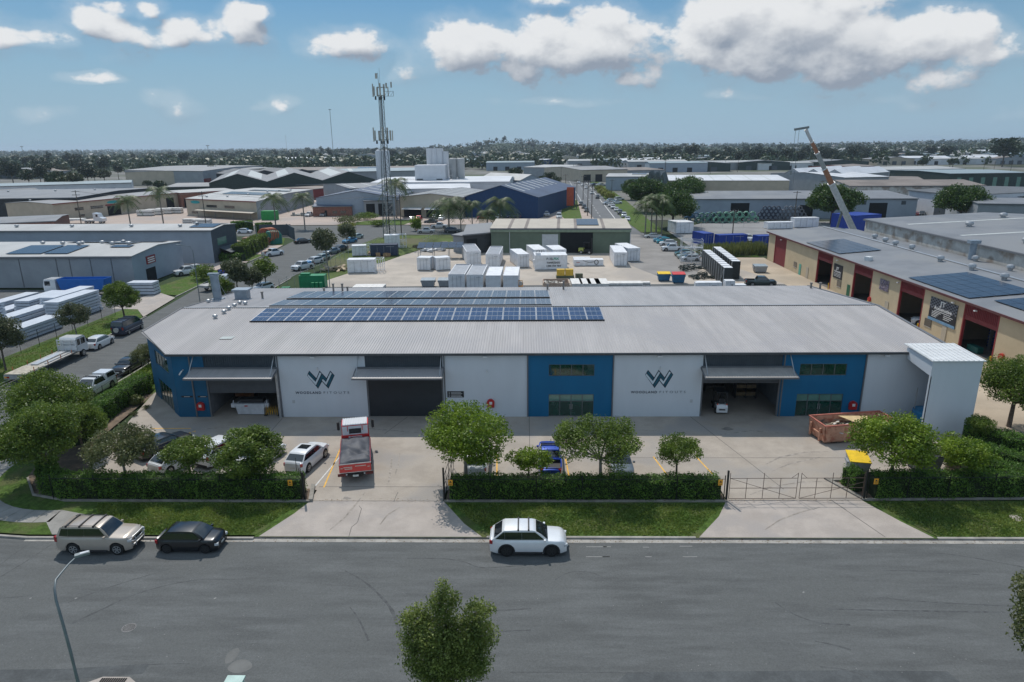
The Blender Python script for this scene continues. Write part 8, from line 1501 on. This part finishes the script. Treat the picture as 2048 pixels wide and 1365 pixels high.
fence([G(1402,455),G(1530,455),G(1590,450)], 'thin wire fence before the pipe yard', 2.0, 6, mesh=False, mat=galv, barbs=False)
x, y = G(1112,430); t = thing('banner_sign', 'tall orange red blank sign panel by the straight street', 'sign', G(1140,418)+(0,)); mb = MB(); mb.box(-1.4,1.4,-.12,.12,1.2,8.5); mb.build('panel', M('sign_orange_red', (.50,.09,.04), .5), t); mb = MB(); [mb.cyl(q,0,0,1.2,.1,6) for q in (-1,1)]; mb.build('posts', trim, t)
# fine grass blades on the near verges
rng = np.random.default_rng(77)
def turf(poly_, n):
    P_ = np.array(poly_); lo, hi_ = P_.min(0), P_.max(0); q = rng.uniform(lo, hi_, size=(n*2,2)); inside = np.zeros(len(q), bool); j = len(P_)-1
    for i in range(len(P_)): a, b = P_[i], P_[j]; c = ((a[1] > q[:,1]) != (b[1] > q[:,1])) & (q[:,0] < (b[0]-a[0])*(q[:,1]-a[1])/(b[1]-a[1]+1e-9)+a[0]); inside ^= c; j = i
    return q[inside][:n]
Q = np.concatenate([turf([(-28.3,38.9),(-18.3,38.8),(-16.2,42.8),(-31,42.8)],14000), turf([(-2.3,38.8),(10.7,38.8),(14,42.8),(-5.4,42.8)],15000), turf([(26.8,38.8),(40,38.8),(40,43.2),(24.6,43.0)],15000), turf([(-57.8,62),(-57.3,80),(-58.2,98),(-63.2,98),(-63.6,62)],9000)])
n = len(Q); P0 = np.column_stack([Q, np.zeros(n)]); w_ = rng.normal(size=(n,3))*.035; w_[:,2] = 0; T = P0+np.column_stack([rng.normal(size=(n,2))*.04, rng.uniform(.03,.11,size=n)])
LF['turf'] = leafmat('leaf_turf', (.085,.160,.025), (.26,.31,.07), .35, .6)
tag(bpy.data.objects.new('grass_blades', leafmesh('grass_blades', np.stack([P0-w_,P0+w_,T+w_*.4,T-w_*.4],axis=1).reshape(-1,3), LF['turf'])), 'short grass growing on the street verges', 'grass', kind='stuff'); COL.objects.link(bpy.data.objects['grass_blades'])
# leaf litter along the gutter and the bed edges
n = 900; Q = np.column_stack([rng.uniform(-30,38,size=n), np.where(rng.uniform(size=n) < .6, rng.uniform(38.1,38.5,size=n), rng.uniform(43.0,43.3,size=n)), np.where(rng.uniform(size=n) < .6, -.105, .02)]); Q[:,2] = np.where(Q[:,1] < 40, -.105, .14)
o = bpy.data.objects.new('leaf_litter', leafmesh('leaf_litter', leaves(Q, np.tile([0,0,1.],(n,1)), .09, rng, .6, .2), M('dead_leaf', (.16,.10,.05), .8, var=.4, scale=3))); COL.objects.link(o); tag(o, 'dry leaf litter lying along the kerb gutter', 'leaf litter', kind='stuff')
# ---------------------------------------------------------------- distance: trees, sheds, houses, woods
for k, (h_, r_, b_, n_, m_, fl_, ba_) in enumerate([(13,6.5,2.0,1900,'far',.8,2.5),(16,6.0,2.5,1900,'far3',.9,4),(11,5.5,1.5,1500,'far2',.8,2),(19,5.0,3.5,1700,'far3',1.0,5),(9,5.0,1.0,1300,'far',.75,1.5)]):
    tree_proto('F%d' % k, 60+k, h_, r_, ba_, n_, 1.05, LF[m_], 20, fl_, .3, bark, .40)
random.seed(101)
BIG = [ # photo px of the trunk foot, kind, scale, label
 (28,372,1,1.5,'dark tree at the left edge beyond the long sheds'),(60,374,0,1.3,'broad dark tree second from the left edge beyond the long sheds'),(92,376,1,1.4,'tall dark tree third from the left edge'),(118,388,0,1.4,'wide crowned tree standing over the white walled warehouse'),(150,392,2,1.6,'spreading tree with visible limbs before the white walled warehouse'),(178,372,1,1.2,'dark tree right of the spreading tree'),(210,366,2,1.3,'olive tree over the roof of the white walled warehouse'),(238,360,3,1.0,'narrow tree beside the big plain grey shed'),
 (425,362,2,1.5,'large loose tree before the big plain grey shed'),(440,366,4,1.0,'smaller bush tree at the foot of the large loose tree'),(320,384,4,1.0,'dark bush tree at the door of the grey shed'),(296,378,4,.8,'small palm like tree beside the cream roof'),(545,333,2,1.6,'olive brown tree at the edge of the playing field'),
 (1178,326,1,1.9,'tallest dark clump right of the straight street'),(1160,322,3,1.5,'pointed dark tree beside the tallest clump'),(1204,322,0,1.5,'rounded tree right of the tallest clump'),(1382,330,1,2.1,'tall ragged tree over the far white sheds'),(1262,320,0,1.4,'dark tree behind the brown roofed shed'),(1300,324,2,1.3,'olive tree behind the brown roofed shed'),(1337,326,1,1.2,'dark tree between the far sheds'),
 (1478,333,1,1.5,'first tree of the dark row left of the crane'),(1508,334,1,1.6,'second tree of the dark row left of the crane'),(1545,333,3,1.3,'third tree of the dark row left of the crane'),(1574,333,1,1.7,'fourth tree of the dark row left of the crane'),(1600,332,3,1.3,'fifth tree of the dark row left of the crane'),(1650,332,1,1.7,'tree right of the crane jib, nearer one'),(1672,330,0,1.4,'tree right of the crane jib, further one'),(1705,323,1,1.9,'round headed tree far right of the crane jib'),(1730,328,1,1.3,'dark tree beside the red showroom'),
 (2004,334,0,3.0,'huge round tree near the right picture edge'),(1845,338,4,1.4,'dark bushy tree before the far white sheds'),(1905,336,4,1.4,'bushy tree left of the huge round one'),(1070,392,4,.9,'bush tree at the navy shed corner'),(1100,372,0,.9,'tree at the left kerb of the straight street'),(1085,374,4,1.0,'bushy tree behind the navy shed'),(1112,376,0,.7,'small tree by the left kerb of the straight street'),(1030,366,0,1.1,'tree left of the light grey roofed shed')]
for k, (px, py, kd, sc_, lab) in enumerate(BIG): x, y = G(px, py); tree('F%d' % kd, x, y, lab, k*1.7, (sc_*.85,sc_*.85,sc_*.78), z=hgt(x,y))
def drift(px0, px1, py0, py1, n, kinds, s0, s1, label, group):
    for i in range(n):
        px = px0+(px1-px0)*(i+random.random())/n; py = random.uniform(py0, py1); x, y = G(px, py); s_ = random.uniform(s0, s1); tree('F%d' % random.choice(kinds), x, y, label, random.uniform(0,6), (s_,s_,s_*.9), group=group, z=hgt(x,y)-.3)
drift(-20,250,330,366,26,[0,1,1,2,3],.9,1.5,'tree in the dark wood beyond the left sheds','trees in the left wood')
drift(240,560,313,334,30,[0,1,2,3,2],1.0,1.7,'tree in the belt behind the big grey shed','trees behind the big grey shed')
drift(560,900,309,326,34,[0,1,2,2,3],1.0,1.8,'tree in the belt behind the gabled factory','trees behind the gabled factory')
drift(900,1180,306,318,24,[0,1,2,3],1.0,1.8,'tree among the houses beyond the concrete plant','trees beyond the concrete plant')
drift(1180,1460,306,327,28,[0,1,1,3,2],1.0,1.7,'tree among the far sheds in the centre right','trees among the centre right sheds')
drift(1440,1760,310,331,34,[1,1,3,0],1.0,1.6,'tree in the dark row around the crane jib','trees in the row around the crane jib')
drift(1760,2060,304,326,26,[0,1,2,4],1.0,1.7,'tree among the far right depots','trees among the far right depots')
# far sheds, shared by copies
FS = []
for k, (w_, d_, h_, ri, wm, rm, gy) in enumerate([(46,30,8,2.2,'white','white',0),(60,34,8,1.5,'grey','light',0),(38,26,7,2.6,'cream2','grey',1),(52,30,9,1.2,'bluegrey','teal',0),(34,24,7,2.4,'grey','brown',1),(70,28,7,1.2,'white','light',0),(42,30,8,2,'dgreen','slate',1)]):
    t = thing('warehouse', '_', 'warehouse', (0,0,0)); mb = MB(); mb.box(-w_/2,w_/2,0,d_,0,h_)
    if gy: mb.extr([(-w_/2,0,h_),(w_/2,0,h_),(0,0,h_+ri)], (0,d_,0))
    else: mb.extr([(-w_/2,0,h_),(-w_/2,d_,h_),(-w_/2,d_/2,h_+ri)], (w_,0,0))
    mb.build('wall', WM[wm], t); mb = MB()
    if gy: [mb.extr([(s*w_/2*1.02,-.4,h_),(0,-.4,h_+ri+.1),(0,d_+.4,h_+ri+.1),(s*w_/2*1.02,d_+.4,h_)], (0,0,.2)) for s in (-1,1)]
    else: [mb.extr([(-w_/2-.4,y_,h_),(w_/2+.4,y_,h_),(w_/2+.4,d_/2,h_+ri+.1),(-w_/2-.4,d_/2,h_+ri+.1)], (0,0,.2)) for y_ in (-.4,d_+.4)]
    mb.build('roof', RM[rm], t); mb = MB(); [mb.box(-w_*.35+i*w_*.25,-w_*.35+i*w_*.25+4.5,-.12,-.01,0,4.5) for i in range(3)]; mb.build('doors', opening if k % 2 else WM['slate'], t); FS.append(t)
spots = []
rows = [(327,560,860,5,'shed beyond the brown factory','sheds beyond the brown factory'),(333,880,1040,3,'shed behind the white halls','sheds behind the white halls'),(324,930,1160,5,'shed left of the straight street end','sheds left of the street end'),(343,1000,1040,1,'shed left of the street end near the silos',''),(331,1180,1440,6,'shed beyond the beige fronted shed','sheds beyond the beige fronted one'),(323,1200,1430,5,'roof in the centre right distance','pale roofs in the centre right distance'),(345,1340,1420,2,'low shed behind the long white roof','low sheds behind the long white roof'),(340,1440,1720,5,'shed in front of the dark tree row','sheds before the dark tree row'),(318,1480,1720,4,'shed behind the dark tree row','sheds behind the dark tree row'),(329,1770,2050,5,'pale shed among the far right depots','sheds among the far right depots'),(320,1740,2050,6,'distant pale roof at far right','distant pale roofs at far right'),(312,1700,2050,7,'tiny pale roof on the far right rise','tiny roofs on the far right rise'),(306,1560,2050,7,'roof on the horizon rise','roofs on the horizon rise'),(315,930,1150,5,'roof among the trees beyond the plant','roofs beyond the plant'),(318,640,880,4,'roof in the trees beyond the gabled factory','roofs beyond the gabled factory'),(336,1180,1330,4,'shed right of the street end','sheds right of the street end'),(322,20,240,3,'roof deep in the left wood','roofs in the left wood'),(357,10,110,2,'shed roof at the left edge below the wood','shed roofs below the left wood')]
random.seed(55); used = set()
for (py, px0, px1, n, lab, grp) in rows:
    for i in range(n):
        k = random.randrange(7); RN = ['white roofed ','light roofed ','grey gabled ','pale blue roofed ','brown gabled ','long light roofed ','dark green gabled '][k]; px = px0+(px1-px0)*(i+.5)/n+random.uniform(-8,8); x, y = G(px, py+random.uniform(-1.5,1.5)); L_ = RN+lab.replace('tiny pale ','').replace('distant pale ','').replace('pale ','').replace('low ','')+(', '+['leftmost','second from the left','third from the left','fourth from the left','fifth from the left','sixth from the left','seventh from the left'][i]+'' if n > 1 else ''); g_ = grp or None; s_ = random.uniform(.85,1.25)
        if k not in used: used.add(k); t = FS[k]; t.location = (x,y,hgt(x,y)); t.rotation_euler = (0,0,random.uniform(-.15,.15)); t['label'] = L_; t.scale = (s_,s_,.9)
        else: t = dup(FS[k], (x,y,hgt(x,y)), random.uniform(-.15,.15), L_, None, (s_,s_,.9))
        if g_: t['group'] = g_
for k in range(7):
    if k not in used: x, y = G(980+k*20, 326); FS[k].location = (x,y,0); FS[k]['label'] = 'shed left of the far end of the straight street'; FS[k]['group'] = 'sheds left of the street end'
# suburban houses
H0 = None; random.seed(66)
hm = [(RM['light'],WM['white']),(RM['grey'],WM['cream2']),(RM['dark'],WM['grey'])]
HP = []
for rm_, wm_ in hm:
    t = thing('house', 'small pale house among the distant trees', 'house', (0,0,0), 0, 'houses scattered through the distant trees'); mb = MB(); mb.box(-8,8,-5,5,0,4); mb.build('wall', wm_, t); mb = MB(); mb.add([(-9,-6,3.9),(9,-6,3.9),(9,6,3.9),(-9,6,3.9),(-4,0,7.5),(4,0,7.5)], [(0,3,2,1),(0,1,5,4),(1,2,5),(2,3,4,5),(3,0,4)]); mb.build('roof', rm_, t); HP.append(t)
i = 0
while i < 80:
    px = random.choice([random.uniform(930,2048), random.uniform(930,2048), random.uniform(0,2048)]); Y = random.uniform(950,3600); d = ray(px, 300); x = d.x/d.y*Y
    if -250 < x-55-Y*.02 < 30 and Y < 1300: continue
    k = i % 3; z = hgt(x,Y)+1.2
    if i < 3: HP[k].location = (x,Y,z); HP[k].rotation_euler = (0,0,random.uniform(0,3))
    else: dup(HP[k], (x,Y,z), random.uniform(0,3), None, None, random.uniform(.8,1.6))
    i += 1
# far woodland, one uncountable mass
def woods(n, y0, y1, name, seed, mat, q=22, s=1.):
    rng = np.random.default_rng(seed); Y = y0+(y1-y0)*rng.uniform(size=n)**1.35; X = (rng.uniform(-1.02,1.02,size=n))*Y*.86-.02*Y; 
    keep = ~((np.abs(X-(20+Y*.045)) < 16) & (Y < 1300)); cl = np.sin(X*.006+1.3)+np.sin(Y*.004+X*.002)+rng.normal(size=n)*.8; keep &= cl > -.55-(Y > 2200)*1.2; X, Y = X[keep], Y[keep]; n = len(X)
    Z = np.array([hgt(a,b) for a,b in zip(X,Y)])-.3; H = rng.uniform(7,17,size=n)*s; R_ = H*rng.uniform(.35,.6,size=n)
    c = np.repeat(np.column_stack([X,Y,Z+H*.58]), q, axis=0); d = rng.normal(size=(n*q,3)); d /= np.linalg.norm(d,axis=1)[:,None]; sc3 = np.repeat(np.column_stack([R_,R_,H*.45]), q, axis=0); P0 = c+d*sc3*rng.uniform(.6,1.05,size=(n*q,1))
    V = leaves(P0, d, 1., rng, .8, .5).reshape(-1,4,3); V = P0[:,None,:]+(V-P0[:,None,:])*np.repeat(R_*.62, q)[:,None,None]
    o = bpy.data.objects.new(name, leafmesh(name, V.reshape(-1,3), mat)); COL.objects.link(o); tag(o, kind='stuff'); return o
tag(woods(5200, 760, 2300, 'woodland', 3, LF['far'], 24), 'distant mixed woodland between the suburbs', 'woodland')
tag(woods(6500, 2000, 6500, 'woodland', 4, LF['far3'], 14, 1.2), 'far dark woodland along the horizon', 'woodland')
# distant masts
def thinmast(px, pyt, Y, r, label):
    x, z = W(px, pyt, Y); mb = MB(); mb.tube([(x,Y,0),(x,Y,z)], r, 4, r*.8); mb.box(x-r*5,x+r*5,Y-.1,Y+.1,z-r*2,z); tag(mb.build('radio_mast', stl), label, 'mast')
thinmast(659.5,219,900,.35,'very thin tall radio mast left of the telecom mast'); thinmast(43,293,2200,1.0,'short distant mast on the left horizon'); thinmast(571,272,2400,.4,'faint distant radio mast near the left centre horizon'); thinmast(415,291,2500,1.2,'stubby distant mast above the left tree belt')
for k, (px, py) in enumerate([(1240,352),(1330,345),(1415,340),(1450,342),(1475,345),(1490,338),(1530,340),(1640,342),(1660,344),(1690,342),(1770,350),(1800,352),(1832,350),(1895,360),(1965,352),(1985,355),(2020,348),(1330,352),(1420,352),(720,350),(650,355),(552,345),(1112,352)]): pole(px, py, 11, 'distant power pole among the far sheds', 1, 'distant power poles')
# haze
hz_ = MB(); hz_.box(-9100,9100,-480,12100,-1.5,82); ho = hz_.build('haze', []) if False else None
hm_ = bpy.data.materials.new('haze'); hm_.use_nodes = True; ht_ = hm_.node_tree; ht_.nodes.clear(); oo = nn(ht_, 'ShaderNodeOutputMaterial'); pv_ = nn(ht_, 'ShaderNodeVolumePrincipled'); pv_.inputs['Color'].default_value = (.72,.86,1,1); pv_.inputs['Density'].default_value = .00009; pv_.inputs['Anisotropy'].default_value = .3; ht_.links.new(pv_.outputs[0], oo.inputs['Volume'])
ho = hz_.build('haze', hm_); tag(ho, kind='stuff')
